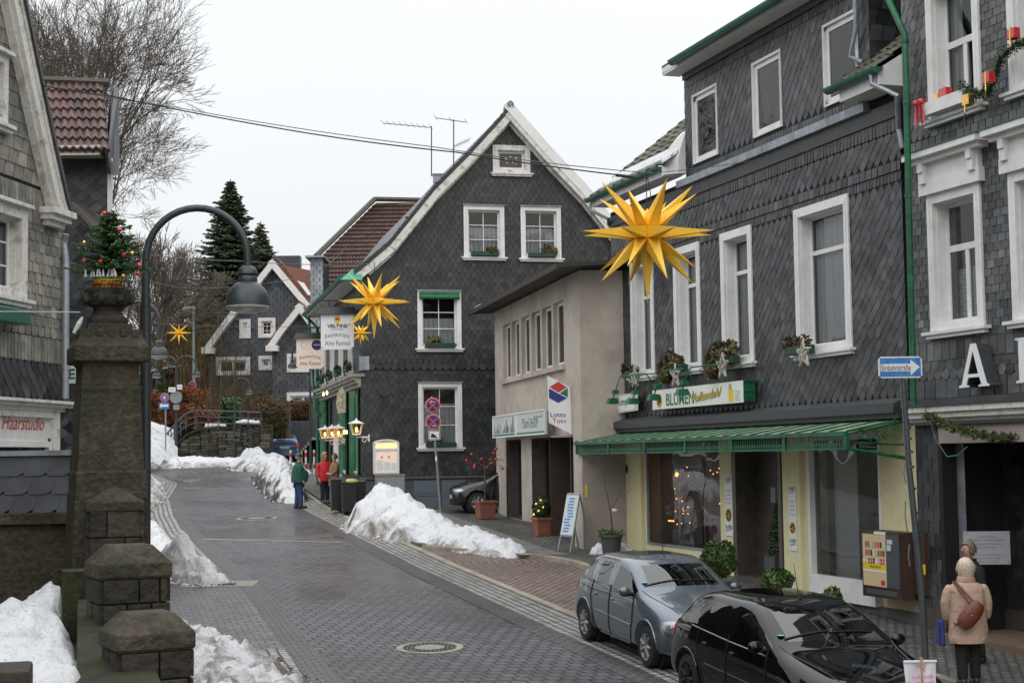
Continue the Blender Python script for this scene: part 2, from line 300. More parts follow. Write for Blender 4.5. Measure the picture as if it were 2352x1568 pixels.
def link(name,me,parent=None,bevel=0.0,smooth=False):
 o=bpy.data.objects.new(name,me);COL.objects.link(o)
 if parent is not None:adopt(o,parent)
 if bevel:
  bm_=o.modifiers.new('bevel','BEVEL');bm_.width=bevel;bm_.segments=2;bm_.limit_method='ANGLE';bm_.angle_limit=R(40)
 if smooth is True:
  try:me.set_sharp_from_angle(angle=R(38))
  except Exception:pass
 return o
def adopt(o,parent):
 o.parent=parent
 o.matrix_parent_inverse=(parent.matrix_basis.inverted()if parent.parent is None else Matrix.Identity(4))
def tag(o,label,cat,group=None,kind=None):
 if label:o['label']=label
 if cat:o['category']=cat
 if group:o['group']=group
 if kind:o['kind']=kind
 return o
def thing(name,label,cat,loc=(0,0,0),group=None,rz=0.0):
 o=bpy.data.objects.new(name,None);COL.objects.link(o);o.empty_display_size=0.2
 o.matrix_basis=Matrix.Translation(Vector(loc))@Matrix.Rotation(rz,4,'Z')
 return tag(o,label,cat,group)
def struct(o):o['kind']='structure';return o
KIDS={}
def copy_tree(root,loc,rz=0.0,label=None,scale=1.0):
 objs=[o for o in COL.objects if o.parent==root]
 r=root.copy();COL.objects.link(r)
 r.matrix_basis=Matrix.Translation(Vector(loc))@Matrix.Rotation(rz,4,'Z')@Matrix.Scale(scale,4)
 if label:r['label']=label
 for o in objs:
  c=o.copy();COL.objects.link(c);c.parent=r
  for g in[q for q in COL.objects if q.parent==o]:
   d=g.copy();COL.objects.link(d);d.parent=c
 return r
def place(root,loc,rz=0.0,scale=1.0):
 root.matrix_basis=Matrix.Translation(Vector(loc))@Matrix.Rotation(rz,4,'Z')@Matrix.Scale(scale,4)
 return root
def at_empty(loc,rz=0.0,scale=1.0):return Matrix.Translation(Vector(loc))@Matrix.Rotation(rz,4,'Z')@Matrix.Scale(scale,4)
_TXT={}
def text(mb,s,F,s0,z0,h,d=0.012,m=0,w=None,th=0.004,shear=0.0,bold=0.0,mirror=False,rot=0.0,arc=0.0,cx=None):
 """lettering laid on a facade frame: baseline start (s0,z0), cap height h, optional total width w"""
 cu=bpy.data.curves.new('t','FONT');cu.body=s;cu.size=1.0;cu.shear=shear;cu.offset=bold;cu.resolution_u=3
 o=bpy.data.objects.new('t',cu);COL.objects.link(o)
 dg=bpy.context.evaluated_depsgraph_get();me=bpy.data.meshes.new_from_object(o.evaluated_get(dg))
 vs=[v.co.copy()for v in me.vertices];fs=[tuple(p.vertices)for p in me.polygons]
 bpy.data.objects.remove(o);bpy.data.curves.remove(cu);bpy.data.meshes.remove(me)
 if not vs:return
 x0=min(v.x for v in vs);x1=max(v.x for v in vs);k=h/0.73;kx=(w/(x1-x0))if w else k
 tw=(x1-x0)*kx;out=[]
 for v in vs:
  a=(v.x-x0)*kx;z=v.y*k
  if arc:q=(a/tw-0.5)*2;z+=arc*(1-q*q)
  if mirror:a=tw-a
  if rot:a,z=a*math.cos(rot)-z*math.sin(rot),a*math.sin(rot)+z*math.cos(rot)
  out.append(F.p(s0+a-(tw/2 if cx else 0),d,z0+z))
 mb.add(out,fs,m)
def inside(poly,x,y):
 c=False;n=len(poly);j=n-1
 for i in range(n):
  xi,yi=poly[i];xj,yj=poly[j]
  if(yi>y)!=(yj>y)and x<(xj-xi)*(y-yi)/(yj-yi)+xi:c=not c
  j=i
 return c
SHAPES={'rect':[(-.47,.15),(.47,.15),(.47,-1),(-.47,-1)],'fish':[(-.49,.3),(.49,.3),(.49,-.5),(.34,-.86),(0,-1),(-.34,-.86),(-.49,-.5)],'scale':[(-.5,.35),(.5,.35),(.56,-.45),(.40,-.86),(.05,-1.0),(-.42,-.93),(-.38,-.4)],'lean':[(-.30,.2),(.66,.2),(.34,-1),(-.62,-1)],'slim':[(-.46,.1),(.50,.1),(.42,-.9),(.2,-1),(-.42,-.95)],'diamond':[(-.06,.95),(.16,.82),(.47,.12),(.46,-.16),(.12,-.95),(-.12,-.9),(-.46,-.12),(-.46,.14)]}
def slates(mb,F,poly,w,h,style='rect',holes=(),d0=0.0,seed=1,m=0,thick=0.02,odd=0.5,lift=1.0):
 rg=random.Random(seed);sh=SHAPES[style]
 x0=min(p[0]for p in poly);x1=max(p[0]for p in poly);z0=min(p[1]for p in poly);z1=max(p[1]for p in poly)
 row=0;z=z0+(h/2 if style=='diamond' else h);step=h/2 if style=='diamond' else h
 hh=h/2 if style=='diamond' else h
 while z<z1+step:
  off=(row%2)*odd*w+(0 if style=='diamond' else rg.uniform(-.06,.06)*w);x=x0+off-w*.5
  while x<x1+w:
   cxx=x;czz=z-(0 if style=='diamond' else h*0.5)
   if x0-w*.45<cxx<x0:cxx=x0+.01
   if x1<cxx<x1+w*.45:cxx=x1-.01
   if inside(poly,cxx,czz)and not any(a+.01<cxx<b-.01 and c+.01<czz<e-.01 for a,b,c,e in holes):
    tt=min(1,max(0,rg.gauss(.5,.25)));k=rg.uniform(.94,1.0);tl=rg.uniform(-.006,.006)*lift;pr=rg.uniform(0,.006)*lift
    vs=[];sk=[]
    for(a,b)in sh:
     px=min(max(x+a*w*k,x0),x1);pz=min(max(z+b*hh,z0),z1)
     for(ha,hb_,hc_,hd_)in holes:
      if ha<px<hb_ and hc_<pz<hd_:
       q_=min((px-ha,0),(hb_-px,1),(pz-hc_,2),(hd_-pz,3));px,pz=((ha,pz),(hb_,pz),(px,hc_),(px,hd_))[q_[1]]
     dd=d0+.004+(thick*.36+pr*.7)*(0.5-0.5*b if style=='diamond' else max(0,-b))+tl*a
     vs.append(F.p(px,dd,pz));sk.append(F.p(px,max(dd-.016,d0),pz))
    n=len(vs);fs=[tuple(range(n))]
    for i in range(n):
     j=(i+1)%n
     if(sh[i][1]+sh[j][1])<0.2:fs.append((i,j,n+j,n+i))
    mb.add(vs+sk,fs,m,tt)
   x+=w
  z+=step;row+=1
 return mb
def wall(mb,F,s0,s1,z0,z1,holes=(),d=0.0,m=0,poly=None):
 xs=sorted({s0,s1,*[min(max(v,s0),s1)for h in holes for v in h[:2]]});zs=sorted({z0,z1,*[min(max(v,z0),z1)for h in holes for v in h[2:4]]})
 if poly:
  xs=sorted(set(xs)|{s0+(s1-s0)*i/40 for i in range(41)});zs=sorted(set(zs)|{z0+(z1-z0)*i/40 for i in range(41)})
 for i in range(len(xs)-1):
  for j in range(len(zs)-1):
   a,b,c,e=xs[i],xs[i+1],zs[j],zs[j+1]
   if b-a<1e-5 or e-c<1e-5:continue
   mxs,mz=(a+b)/2,(c+e)/2
   if any(h[0]<mxs<h[1]and h[2]<mz<h[3]for h in holes):continue
   if poly and not inside(poly,mxs,mz):continue
   mb.quad(F.p(a,d,c),F.p(b,d,c),F.p(b,d,e),F.p(a,d,e),m)
def window(par,F,r,cas=0.12,dep=0.12,proud=0.05,bars='cross',sill=True,mats=('white','white'),curtain=0.5,name='window',inner=0.05,label=None,glass='glass',hood=0.0,intd=0.6,sillw=0.08,back='inside',split=0.66,recess=None):
 """casing round the opening r (outer edge of the casing), sash set back by dep, pane and a curtain behind it"""
 a0,a1,z0,z1=r;i0,i1,j0,j1=a0+cas,a1-cas,z0+cas*.7,z1-cas
 mb=MB()
 if cas>0.01:
  mb.fb(F,a0,i0,-.03,proud,z0,z1);mb.fb(F,i1,a1,-.03,proud,z0,z1)
  mb.fb(F,i0,i1,-.03,proud-.002,j1,z1);mb.fb(F,i0,i1,-.03,proud-.002,z0,j0)
  mb.fb(F,a0+cas*.45,a0+cas*.6,proud,proud+.015,z0+.02,z1-cas*.45);mb.fb(F,a1-cas*.6,a1-cas*.45,proud,proud+.015,z0+.02,z1-cas*.45)
 for(p,q)in((i0,i0+.012),(i1-.012,i1)):mb.fb(F,p,q,-dep-.05,-.03,j0,j1)
 mb.fb(F,i0,i1,-dep-.05,-.03,j1-.012,j1);mb.fb(F,i0,i1,-dep-.05,-.03,j0,j0+.02)
 if sill:
  mb.fb(F,a0-sillw,a1+sillw,-.02,proud+.09,z0-.05,z0);mb.fb(F,a0-sillw*.5,a1+sillw*.5,-.02,proud+.05,z0-.11,z0-.05)
 if hood:mb.fb(F,a0-.04,a1+.04,-.02,proud+.08,z1,z1+hood)
 w=mb.build(name,mats[0],par)
 if label:w['label']=label
 sb=MB();t=inner;e0,e1,f0,f1=i0+.012,i1-.012,j0+.02,j1-.012;D0,D1=-dep-.04,-dep
 sb.fb(F,e0,e0+t,D0,D1,f0,f1);sb.fb(F,e1-t,e1,D0,D1,f0,f1);sb.fb(F,e0+t,e1-t,D0,D1-.002,f0,f0+t);sb.fb(F,e0+t,e1-t,D0,D1-.002,f1-t,f1)
 zt=f0+(f1-f0)*split;cx=(e0+e1)/2;b=t*.45;gb=.012
 if 'T' in bars:sb.fb(F,e0+t,e1-t,D0,D1+.01,zt-t*.8,zt+t*.8)
 if 'M' in bars:sb.fb(F,cx-t*.7,cx+t*.7,D0,D1+.004,f0+t,(zt if 'T' in bars else f1-t))
 if 'm' in bars:sb.fb(F,cx-gb,cx+gb,D0+.01,D1-.006,f0+t,f1-t)
 for ch in bars:
  if ch.isdigit():
   n=int(ch)
   for k in range(1,n):zz=f0+(f1-f0)*k/n;sb.fb(F,e0+t,e1-t,D0+.012,D1-.008,zz-gb,zz+gb)
 if 'R' in bars:xx=e0+(e1-e0)*.74;sb.fb(F,xx-t*.7,xx+t*.7,D0,D1+.004,f0+t,zt)
 sb.build('sash',mats[1],w)
 g=MB();dm=(D0+D1)/2;g.quad(F.p(e0+t*.6,dm,f0+t*.6),F.p(e1-t*.6,dm,f0+t*.6),F.p(e1-t*.6,dm,f1-t*.6),F.p(e0+t*.6,dm,f1-t*.6));g.build('pane',glass,w,recalc=False)
 if glass=='glass':
  q=MB();y0,y1=D0-intd,D0-.002
  q.quad(F.p(e0,y0,f0),F.p(e1,y0,f0),F.p(e1,y0,f1),F.p(e0,y0,f1));q.quad(F.p(e0,y0,f0),F.p(e0,y1,f0),F.p(e0,y1,f1),F.p(e0,y0,f1))
  q.quad(F.p(e1,y0,f0),F.p(e1,y1,f0),F.p(e1,y1,f1),F.p(e1,y0,f1));q.quad(F.p(e0,y0,f0),F.p(e1,y0,f0),F.p(e1,y1,f0),F.p(e0,y1,f0));q.quad(F.p(e0,y0,f1),F.p(e1,y0,f1),F.p(e1,y1,f1),F.p(e0,y1,f1))
  q.build('room',back,w,recalc=False)
  if curtain:
   c=MB();n=26;top=f0+(f1-f0)*(curtain if curtain>0 else 1)
   gap=0.34 if curtain<0 else 0.0
   for k in range(n):
    u0,u1=k/n,(k+1)/n
    if gap and.5-gap/2<(u0+u1)/2<.5+gap/2:continue
    A=e0+(e1-e0)*u0;B=e0+(e1-e0)*u1;da=D0-.08+.04*math.sin(u0*60);db=D0-.08+.04*math.sin(u1*60)
    c.quad(F.p(A,da,f0),F.p(B,db,f0),F.p(B,db,top),F.p(A,da,top))
   c.build('curtain','curtain',w,smooth=True,recalc=False)
 return w
def hole(r,cas):return(r[0]+cas*.6,r[1]-cas*.6,r[2]+cas*.4,r[3]-cas*.6)
def tiles(mb,P0,U,V,nu,nv,amp=0.03,seed=3,m=0,lap=0.03):
 """pantile roof plane: origin P0 (lower left), U along the eave, V up the slope; nu x nv tiles, curved, lapped rows"""
 rg=random.Random(seed);N=U.cross(V).normalized()
 if N.z<0:N=-N
 K=4
 for j in range(nv):
  for i in range(nu):
   t=min(1,max(0,rg.gauss(.5,.28)))
   for k in range(K):
    a0=(i+k/K)/nu;a1=(i+(k+1)/K)/nu
    h0=amp*math.sin(math.pi*2*k/K)*.5;h1=amp*math.sin(math.pi*2*(k+1)/K)*.5
    b0=j/nv;b1=(j+1)/nv
    A=P0+U*a0+V*b0+N*(h0+lap);B=P0+U*a1+V*b0+N*(h1+lap);C=P0+U*a1+V*b1+N*(h1+.0);D=P0+U*a0+V*b1+N*(h0+.0)
    A2=P0+U*a0+V*b0+N*(h0-.02);B2=P0+U*a1+V*b0+N*(h1-.02)
    mb.add([A,B,C,D,A2,B2],[(0,1,2,3),(4,5,1,0)],m,t)
 return mb
# ======= ground, road, pavements
from mathutils import noise as mnoise
def lerp(a,b,t):return a+(b-a)*t
def interp(tab,y):
 if y<=tab[0][0]:return tab[0][1]+(tab[1][1]-tab[0][1])*(y-tab[0][0])/(tab[1][0]-tab[0][0])
 for(a,p),(b,q)in zip(tab,tab[1:]):
  if y<=b:return p+(q-p)*(y-a)/(b-a)
 return tab[-1][1]
Lpix=[(705,1558),(671,1510),(619,1441),(585,1390),(551,1348),(482,1283),(423,1224),(399,1183),(389,1145),(409,1111)]
LT=sorted([(G(*p).y,G(*p).x)for p in Lpix]);LT=[(12,LT[0][1]+(LT[0][0]-12)*.26)]+LT+[(72,-16.6),(82,-22)]
RT=[(12,5.12),(24.4,1.16),(35.2,-2.25),(51.4,-7.0),(64,-9.9),(75,-11.9),(82,-13.5)]
Lx=lambda y:interp(LT,y)
Rx=lambda y:interp(RT,y)
def sheet(name,quads,m,up,uvs=None,parent=None):
 me=bpy.data.meshes.new(name);vs=[];fs=[];uu=[]
 for k,q in enumerate(quads):
  o=len(vs)
  for j,p in enumerate(q):vs.append((p[0],p[1],gz(p[0],p[1])+up));uu.append(uvs[k][j]if uvs else(p[0],p[1]))
  fs.append((o,o+1,o+2,o+3))
 me.from_pydata(vs,[],fs);me.materials.append(M[m]);uv=me.uv_layers.new(name='UVMap')
 for l in me.loops:uv.data[l.index].uv=uu[l.vertex_index]
 a=me.attributes.new('tint','FLOAT','FACE');a.data.foreach_set('value',[.5]*len(fs));me.update()
 return link(name,me,parent)
def ribbon(name,fl,fr,y0,y1,m,up,n=60,nu=1,u0=0.0,swap=False):
 qs=[];uvs=[];v=0.0;pm=None
 for i in range(n):
  ya,yb=lerp(y0,y1,i/n),lerp(y0,y1,(i+1)/n)
  la,ra,lb,rb=fl(ya),fr(ya),fl(yb),fr(yb);dv=math.hypot((la+ra-lb-rb)/2,yb-ya)
  for j in range(nu):
   a,b=j/nu,(j+1)/nu
   qs.append(((lerp(la,ra,a),ya),(lerp(la,ra,b),ya),(lerp(lb,rb,b),yb),(lerp(lb,rb,a),yb)))
   uvs.append(((u0+(la-ra)*(1-a),v),(u0+(la-ra)*(1-b),v),(u0+(lb-rb)*(1-b),v+dv),(u0+(lb-rb)*(1-a),v+dv)))
  v+=dv
 if swap or m=='setts':uvs=[tuple((b,a*.95)for a,b in q)for q in uvs]
 return struct(sheet(name,qs,m,up,uvs))
C18=math.cos(R(17.5))
struct(sheet('ground',[((-400,-60),(400,-60),(400,81),(-400,81))],'ground',-0.03))
ribbon('road',Lx,Rx,12,82,'road',0.0,70,4)
ribbon('road_border',lambda y:Rx(y)-.42/C18,Rx,12,78,'road_b',0.004)
ribbon('road_border',Lx,lambda y:Lx(y)+.42/C18,12,70,'road_b',0.004)
ribbon('gutter',Rx,lambda y:Rx(y)+.72/C18,12,64,'setts',0.004)
ribbon('gutter',lambda y:Lx(y)-.95,Lx,35.5,72,'setts',0.004)
ribbon('gutter',lambda y:Lx(y)-.95,Lx,12,24.6,'setts',0.004)
ribbon('driveway',lambda y:Lx(y)-6.5,Lx,24.6,35.5,'drive',0.002)
ribbon('road',lambda y:Lx(y)-12,lambda y:Lx(y),66,82,'road',-0.004,10)
ribbon('pavement',lambda y:Lx(y)-9,lambda y:Lx(y)-.95,12,24.6,'slab',0.0)
ribbon('pavement',lambda y:Lx(y)-9,lambda y:Lx(y)-.95,35.5,72,'slab',0.0)
K0=lambda y:Rx(y)+.72/C18
def strip_box(name,fl,fr,y0,y1,m,z0,z1,n=40):
 mb=MB()
 for i in range(n):
  ya,yb=lerp(y0,y1,i/n)+.006,lerp(y0,y1,(i+1)/n)-.006
  P=[(fl(ya),ya),(fr(ya),ya),(fr(yb),yb),(fl(yb),yb)]
  mb.hexa([Vector((x,y,gz(x,y)+z0))for x,y in P]+[Vector((x,y,gz(x,y)+z1))for x,y in P])
 return struct(mb.build(name,m))
strip_box('kerb',K0,lambda y:K0(y)+.17,12,64,'kerb',-.05,.035,56)
bayL=lambda y:K0(y)+.17
bayR=lambda y:K0(y)+.17+2.35/C18*(1 if y<35.6 else max(0.02,(38.6-y)/3.0))
ribbon('parking_bay',bayL,bayR,12,38.6,'redsett',0.006,50)
strip_box('kerb',bayR,lambda y:bayR(y)+.17,12,38.6,'kerb',-.05,.10,30)
walkL=lambda y:(bayR(y)+.17)if y<38.6 else(K0(y)+.17)
walkR=lambda y:interp([(12,11.5),(37.6,3.2),(50,12.0),(64,12)],y)
ribbon('pavement',walkL,walkR,12,68,'setts_g',0.085,60)
ribbon('pavement_slabs',lambda y:interp([(35,1.6),(38,.6),(48,-2.2)],y)-1.1,lambda y:interp([(35,1.6),(38,.6),(48,-2.2)],y),36.2,49,'slab',0.09,20)
for yy,ww in((41.6,.16),(61.5,.2)):
 struct(sheet('road_marking',[((Lx(yy)+.3,yy),(Rx(yy)-.3,yy+(-1.3 if yy<50 else-1.2)),(Rx(yy)-.3,yy+ww+(-1.3 if yy<50 else-1.2)),(Lx(yy)+.3,yy+ww))],'kerb',0.008))
def manhole(u,v,r,label):
 c=G(u,v);t=thing('manhole_cover',label,'manhole cover',c)
 def ring(r0,r1,z,name,m,n=40):
  mb=MB();a=[];b=[]
  for i in range(n):
   w=2*math.pi*i/n
   a.append((c.x+r0*math.cos(w),c.y+r0*math.sin(w)));b.append((c.x+r1*math.cos(w),c.y+r1*math.sin(w)))
  P=lambda q,dz:Vector((q[0],q[1],gz(*q)+dz))
  for i in range(n):
   j=(i+1)%n;mb.quad(P(a[i],z),P(a[j],z),P(b[j],z),P(b[i],z));mb.quad(P(b[i],z),P(b[j],z),P(b[j],z-.012),P(b[i],z-.012))
  mb.build(name,m,t)
 ring(r*.8,r,.010,'sett_ring','kerb');ring(r*.46,r*.8,.018,'frame','iron');ring(0.001,r*.45,.014,'lid','concrete')
 mb=MB()
 for i in range(-6,7):
  for j in range(-6,7):
   x,y=i*r*.12,j*r*.12
   if r*.48<math.hypot(x,y)<r*.76:mb.box((c.x+x,c.y+y,gz(c.x,c.y+y)+.018),(r*.06,r*.06,.008))
 mb.build('grip_studs','iron',t)
manhole(987,1487,.52,'round cast iron manhole cover in the middle of the near road')
manhole(590,1190,.62,'pale ringed manhole cover far up the road past the pale sett line')
t=thing('drain_inlet','pale concrete slab with a slotted drain at the left road edge','drain',G(505,1341))
mb=MB();c=G(505,1341)
mb.hexa([Vector((c.x+a,c.y+b,gz(0,c.y+b)+z))for z in(-.02,.012)for a,b in((-.75,-.45),(.75,-.45),(.75,.45),(-.75,.45))]);mb.build('slab','concrete',t)
mb=MB()
for i in range(7):mb.box((c.x-.1+i*.07,c.y-.15,c.z+.024),(.035,.34,.01))
mb.build('grate','iron',t)
# ======= snow
def fbm(x,y,s=1.0,o=5,seed=0.0):
 return mnoise.fractal(Vector((x*s,y*s,seed)),0.9,2.1,o)
def snow(name,label,spine,m='snow',group='heaps of cleared snow',n=70,k=26,rough=.16,pw=1.7,seed=1.0,dirt=1.0,base=None,kind=None,gfun=None):
 mb=MB();P=[]
 N=len(spine)-1
 for i in range(n+1):
  t=i/n*N;a=min(int(t),N-1);f=t-a;f=f*f*(3-2*f)
  s=[lerp(spine[a][q],spine[a+1][q],f)for q in range(5)]
  fl=i/n*N-a
  x0,y0=lerp(spine[a][0],spine[a+1][0],fl),lerp(spine[a][1],spine[a+1][1],fl)
  b=min(a+1,N);dx,dy=spine[b][0]-spine[a][0],spine[b][1]-spine[a][1];q=math.hypot(dx,dy)or 1
  nx,ny=-dy/q,dx/q
  P.append((x0,y0,s[2],s[3],s[4],nx,ny))
 for i,(x0,y0,h,wl,wr,nx,ny)in enumerate(P):
  for j in range(k+1):
   t=(j/k)*2-1;w=wl if t<0 else wr
   rag=1+.18*fbm(x0+t*3,y0,1.1,3,seed+7)
   x=x0-nx*t*w*rag*(1 if t<0 else 1);y=y0-ny*t*w*rag
   env=max(0,1-abs(t)**pw)**.85
   z=h*env+(fbm(x,y,1.6,6,seed)*rough*min(1,h)+.42*rough*fbm(x,y,4.6,4,seed+3)+.2*rough*fbm(x,y,13.0,3,seed+5))*min(1,env*2.2)*1.0
   e2=min(1,min(i,n-i)/(n*.04));z*=e2
   g=(gfun(x,y)if gfun else gz(x,y))
   mb.v.append(Vector((x,y,g+max(z,0)*1.0+(.10*env if e2 else 0)-.03)))
 for i in range(n):
  for j in range(k):
   t=abs(((j+.5)/k)*2-1);a=i*(k+1)+j
   mb.f.append((a,a+1,a+k+2,a+k+1));mb.m.append(0);mb.t.append(min(1,max(0,(t-.45)*1.9*dirt)))
 rg=random.Random(int(seed*10))
 for _ in range(int(n*1.4)if h else 0):
  i=rg.randint(1,n-1);x0,y0,h_,wl,wr,nx,ny=P[i];t=rg.choice((-1,1))*rg.uniform(.78,1.22);w=wl if t<0 else wr;x,y=x0-nx*t*w,y0-ny*t*w;r_=rg.uniform(.02,.075)*(.6+.4*min(1,h_));g=gfun(x,y)if gfun else gz(x,y);o1=len(mb.v)
  mb.ball((x,y,g+r_*.3+max(0,1-abs(t))*h_*.5),r_,7,sc=(rg.uniform(.8,1.5),rg.uniform(.8,1.4),rg.uniform(.6,.9)),t=rg.uniform(.1,1)*dirt)
  for q in range(o1,len(mb.v)):mb.v[q]+=Vector((rg.uniform(-1,1),rg.uniform(-1,1),rg.uniform(-1,1)))*r_*.22
 o=mb.build(name,m,None,smooth=False);o.data.polygons.foreach_set('use_smooth',[True]*len(o.data.polygons))
 return tag(o,label,'snow pile',group,kind)
def gp(u,v,h,a,b):p=G(u,v);return(p.x,p.y,h,a,b)
snow('snow_pile','long white snow heap beside the dustbins, sloping down to the red cobbles',[gp(834,1212,.3,.5,.4),gp(852,1206,.75,.7,.8),gp(880,1209,1.08,.95,1.2),gp(930,1222,.9,.95,1.2),gp(985,1238,.62,.9,1.1),gp(1030,1249,.4,.85,.9),gp(1075,1256,.45,.85,.8),gp(1115,1264,.3,.7,.7),gp(1155,1272,.28,.6,.6),gp(1196,1281,.08,.4,.4)],'snow',n=110,k=34,rough=.2,seed=3.1)
snow('snow_pile','dirt-streaked snow mound behind the man in the green jacket',[gp(618,1095,.6,.4,.6),gp(630,1108,.95,.6,.8),gp(646,1126,1.1,.7,.8),gp(664,1143,.85,.65,.7),gp(678,1156,.15,.4,.5)],'snow_black',n=60,k=26,rough=.3,seed=8.3)
mb_=snow('snow_pile','tall white snow cone at the far bend, left of the small blue car',[gp(588,1074,.3,.8,.8),(-12.3,73.8,.95,1.0,1.0),(-11.7,73.3,.6,1.0,1.1),(-10.6,72,.4,1.0,1.0),(-9.6,70,.25,.8,.8)],'snow',seed=5.5,rough=.25)
snow('snow_pile','low bank of snow along the foot of the far stone wall',[(-21,74.8,.3,1.6,1.4),(-18.5,76.6,.35,1.5,1.6),(-16.5,77.4,.4,1.4,1.6),(-14,77.8,.3,1.2,1.5),(-12.6,77.2,.45,1.2,1.5),(-11.5,76,.6,1.2,1.5)],'snow',seed=2.2,n=100)
snow('snow_pile','tall grey-white snow ridge behind the lamp post at the left kerb',[(-15.9,65,.4,1.2,.8),(-15.0,61,.8,1.3,.7),(-14.1,57.5,.95,1.2,.7),(-13.4,54,.7,1.2,.8),(-12.5,51,.5,.9,.6),(-12.1,48.5,.1,.5,.4)],'snow',seed=4.4,rough=.25)
snow('snow_pile','small white snow lump just right of the pillar, topmost by the pole',[(-10.3,41.2,.3,.5,.4),(-9.6,40.2,.72,.6,.45),(-9.15,39.5,.6,.6,.45),(-8.75,38.9,.25,.5,.4),(-8.5,38.4,.05,.3,.3)],'snow',seed=6.1)
snow('snow_pile','pointed white snow heap beside the slotted drain',[(-7.7,33.6,.1,.4,.35),(-7.25,33.3,.7,.55,.4),(-7.0,33.1,.88,.55,.4),(-6.75,32.9,.5,.5,.4),(-6.5,32.7,.45,.5,.4),(-6.2,32.5,.2,.4,.4),(-5.95,32.4,.04,.3,.3)],'snow',seed=9.7,rough=.22,n=80,k=30)
snow('snow_pile','brown speckled snow heap at the bottom left beside the stone caps',[(-5.9,25.0,.1,.6,.4),(-5.45,24.3,.42,1.0,.5),(-5.0,23.2,.48,1.2,.55),(-4.4,22.0,.42,1.3,.6),(-3.85,20.6,.4,1.3,.6),(-3.4,19.0,.36,1.2,.6)],'snow_dirty',seed=7.3,rough=.3,n=110,k=40)
snow('snow_pile','small strip of snow at the foot of the plain beige wall',[(1.75,36.4,.05,.15,.2),(2.0,36.3,.18,.25,.25),(2.45,36.0,.22,.25,.3),(2.7,35.7,.05,.1,.1)],'snow',seed=1.7,n=24,k=10,gfun=lambda x,y:gz(x,y)+.09)
# ======= hillside behind the bend
def hz_(x,y):
 base=4.2 if y<80.4 else 6.25
 if x>-.157*y-3.6 and y<91:return 4.1
 z=base+min(9,max(0,y-82)*.10)
 if x<-24:z+=min(5,(-24-x)*.2)
 return z+.25*fbm(x*.3,y*.3)
mb=MB();nx,ny=60,50
for j in range(ny+1):
 for i in range(nx+1):
  x=lerp(-110,60,i/nx);y=80.6+(j/ny)**1.6*160;mb.v.append(Vector((x,y,hz_(x,y)-.3)))
for j in range(ny):
 for i in range(nx):
  a=j*(nx+1)+i;mb.f.append((a,a+1,a+nx+2,a+nx+1));mb.m.append(0);mb.t.append(.5)
struct(mb.build('hillside','ground',smooth=True))
mb=MB()
mb.quad((-1500,235,14),(1500,235,14),(1500,1500,14),(-1500,1500,14));mb.quad((-1500,81,4),(-105,81,9),(-105,240,18),(-1500,240,18));mb.quad((59,81,4.1),(1500,81,4.1),(1500,240,14),(59,240,14))
struct(mb.build('terrain','ground'))
mb=MB();A=[(325,1064,71),(408,1057,78)];Bt=[(318,957,80.7),(408,990,80.4)]
for j in range(17):
 for i in range(17):
  u,v=i/16,j/16;q=at(lerp(A[0][0],A[1][0],u),lerp(A[0][1],A[1][1],u),lerp(A[0][2],A[1][2],u)).lerp(at(lerp(Bt[0][0],Bt[1][0],u),lerp(Bt[0][1],Bt[1][1],u),lerp(Bt[0][2],Bt[1][2],u)),v)
  mb.v.append(q+Vector((0,0,.25*fbm(q.x,q.y,.8))))
for j in range(16):
 for i in range(16):a=j*17+i;mb.f.append((a,a+1,a+18,a+17));mb.m.append(0);mb.t.append(.2)
tag(mb.build('snow_slope','snow',smooth=True),'snow-covered ramp rising left of the far steel railing','snow',kind='structure')
# ======= BUILDINGS
F1=Fr((2.62,37.6,1.92),0);F1.t=Vector((.307,-.952,0));F1.n=Vector((-.952,-.307,0))
zg1=lambda s:gz(0,37.6-.952*s)+.08
Lw=F1.S(2090,1000);B1=thing('flower_shop_house','slate-hung house with a yellow flower-shop ground floor and a long green gutter','house',F1.p(Lw/2,0,2))
sL=F1.S(1406,700);zc=F1.sz(2090,930)[1]
zband=F1.sz(1845,305)[1];zgut=F1.sz(1845,2)[1]-.08;zeave=F1.sz(1512,395)[1]
sDL,sDR=F1.S(1574,300),F1.S(1999,150)
wins=[F1.rect(1449,1504,611,872),F1.rect(1548,1611,577,858),F1.rect(1656,1731,541,842),F1.rect(1825,1956,484,816)]
zt=wins[3][3];zb=wins[3][2];wins=[(a,b,zb,zt)for a,b,c,d in wins]
dwin=[F1.rect(1591,1650,226,382),F1.rect(1728,1797,146,321),F1.rect(1890,1973,55.6,248)]
dz0,dz1=sum(w[2]for w in dwin)/3,sum(w[3]for w in dwin)/3;dwin=[(a,b,dz0,dz1)for a,b,c,d in dwin]
hw=[hole(w,.16)for w in wins];hd=[hole(w,.05)for w in dwin]
print('F1',round(Lw,2),'cornice',round(zc,2),'band',round(zband,2),'gut',round(zgut,2),'eave',round(zeave,2),'win',[[round(q,2)for q in w]for w in wins],'dw',[[round(q,2)for q in w]for w in dwin],'sD',sDL,sDR)
mb=MB();wall(mb,F1,sL,Lw,zc,zband,hw,0);wall(mb,F1,sDL,sDR,zband,zgut,hd,0)
mb.fb(F1,sL,sL+.01,-8,0,zc,zband);mb.fb(F1,sDL,sDL+.01,-5,0,zband,zgut);mb.fb(F1,sDR-.01,sDR,-5,0,zband,zgut);mb.quad(F1.p(sL,-9,1),F1.p(Lw,-9,1),F1.p(Lw,-9,zband),F1.p(sL,-9,zband))
mb.build('wall_core','slate_back',B1,recalc=False)
mb=MB()
zr1=zband-.62;zr2=zband-1.45
slates(mb,F1,[(sL,zc+.1),(Lw,zc+.1),(Lw,zr2),(sL,zr2)],.235,.235,'diamond',hw,seed=11)
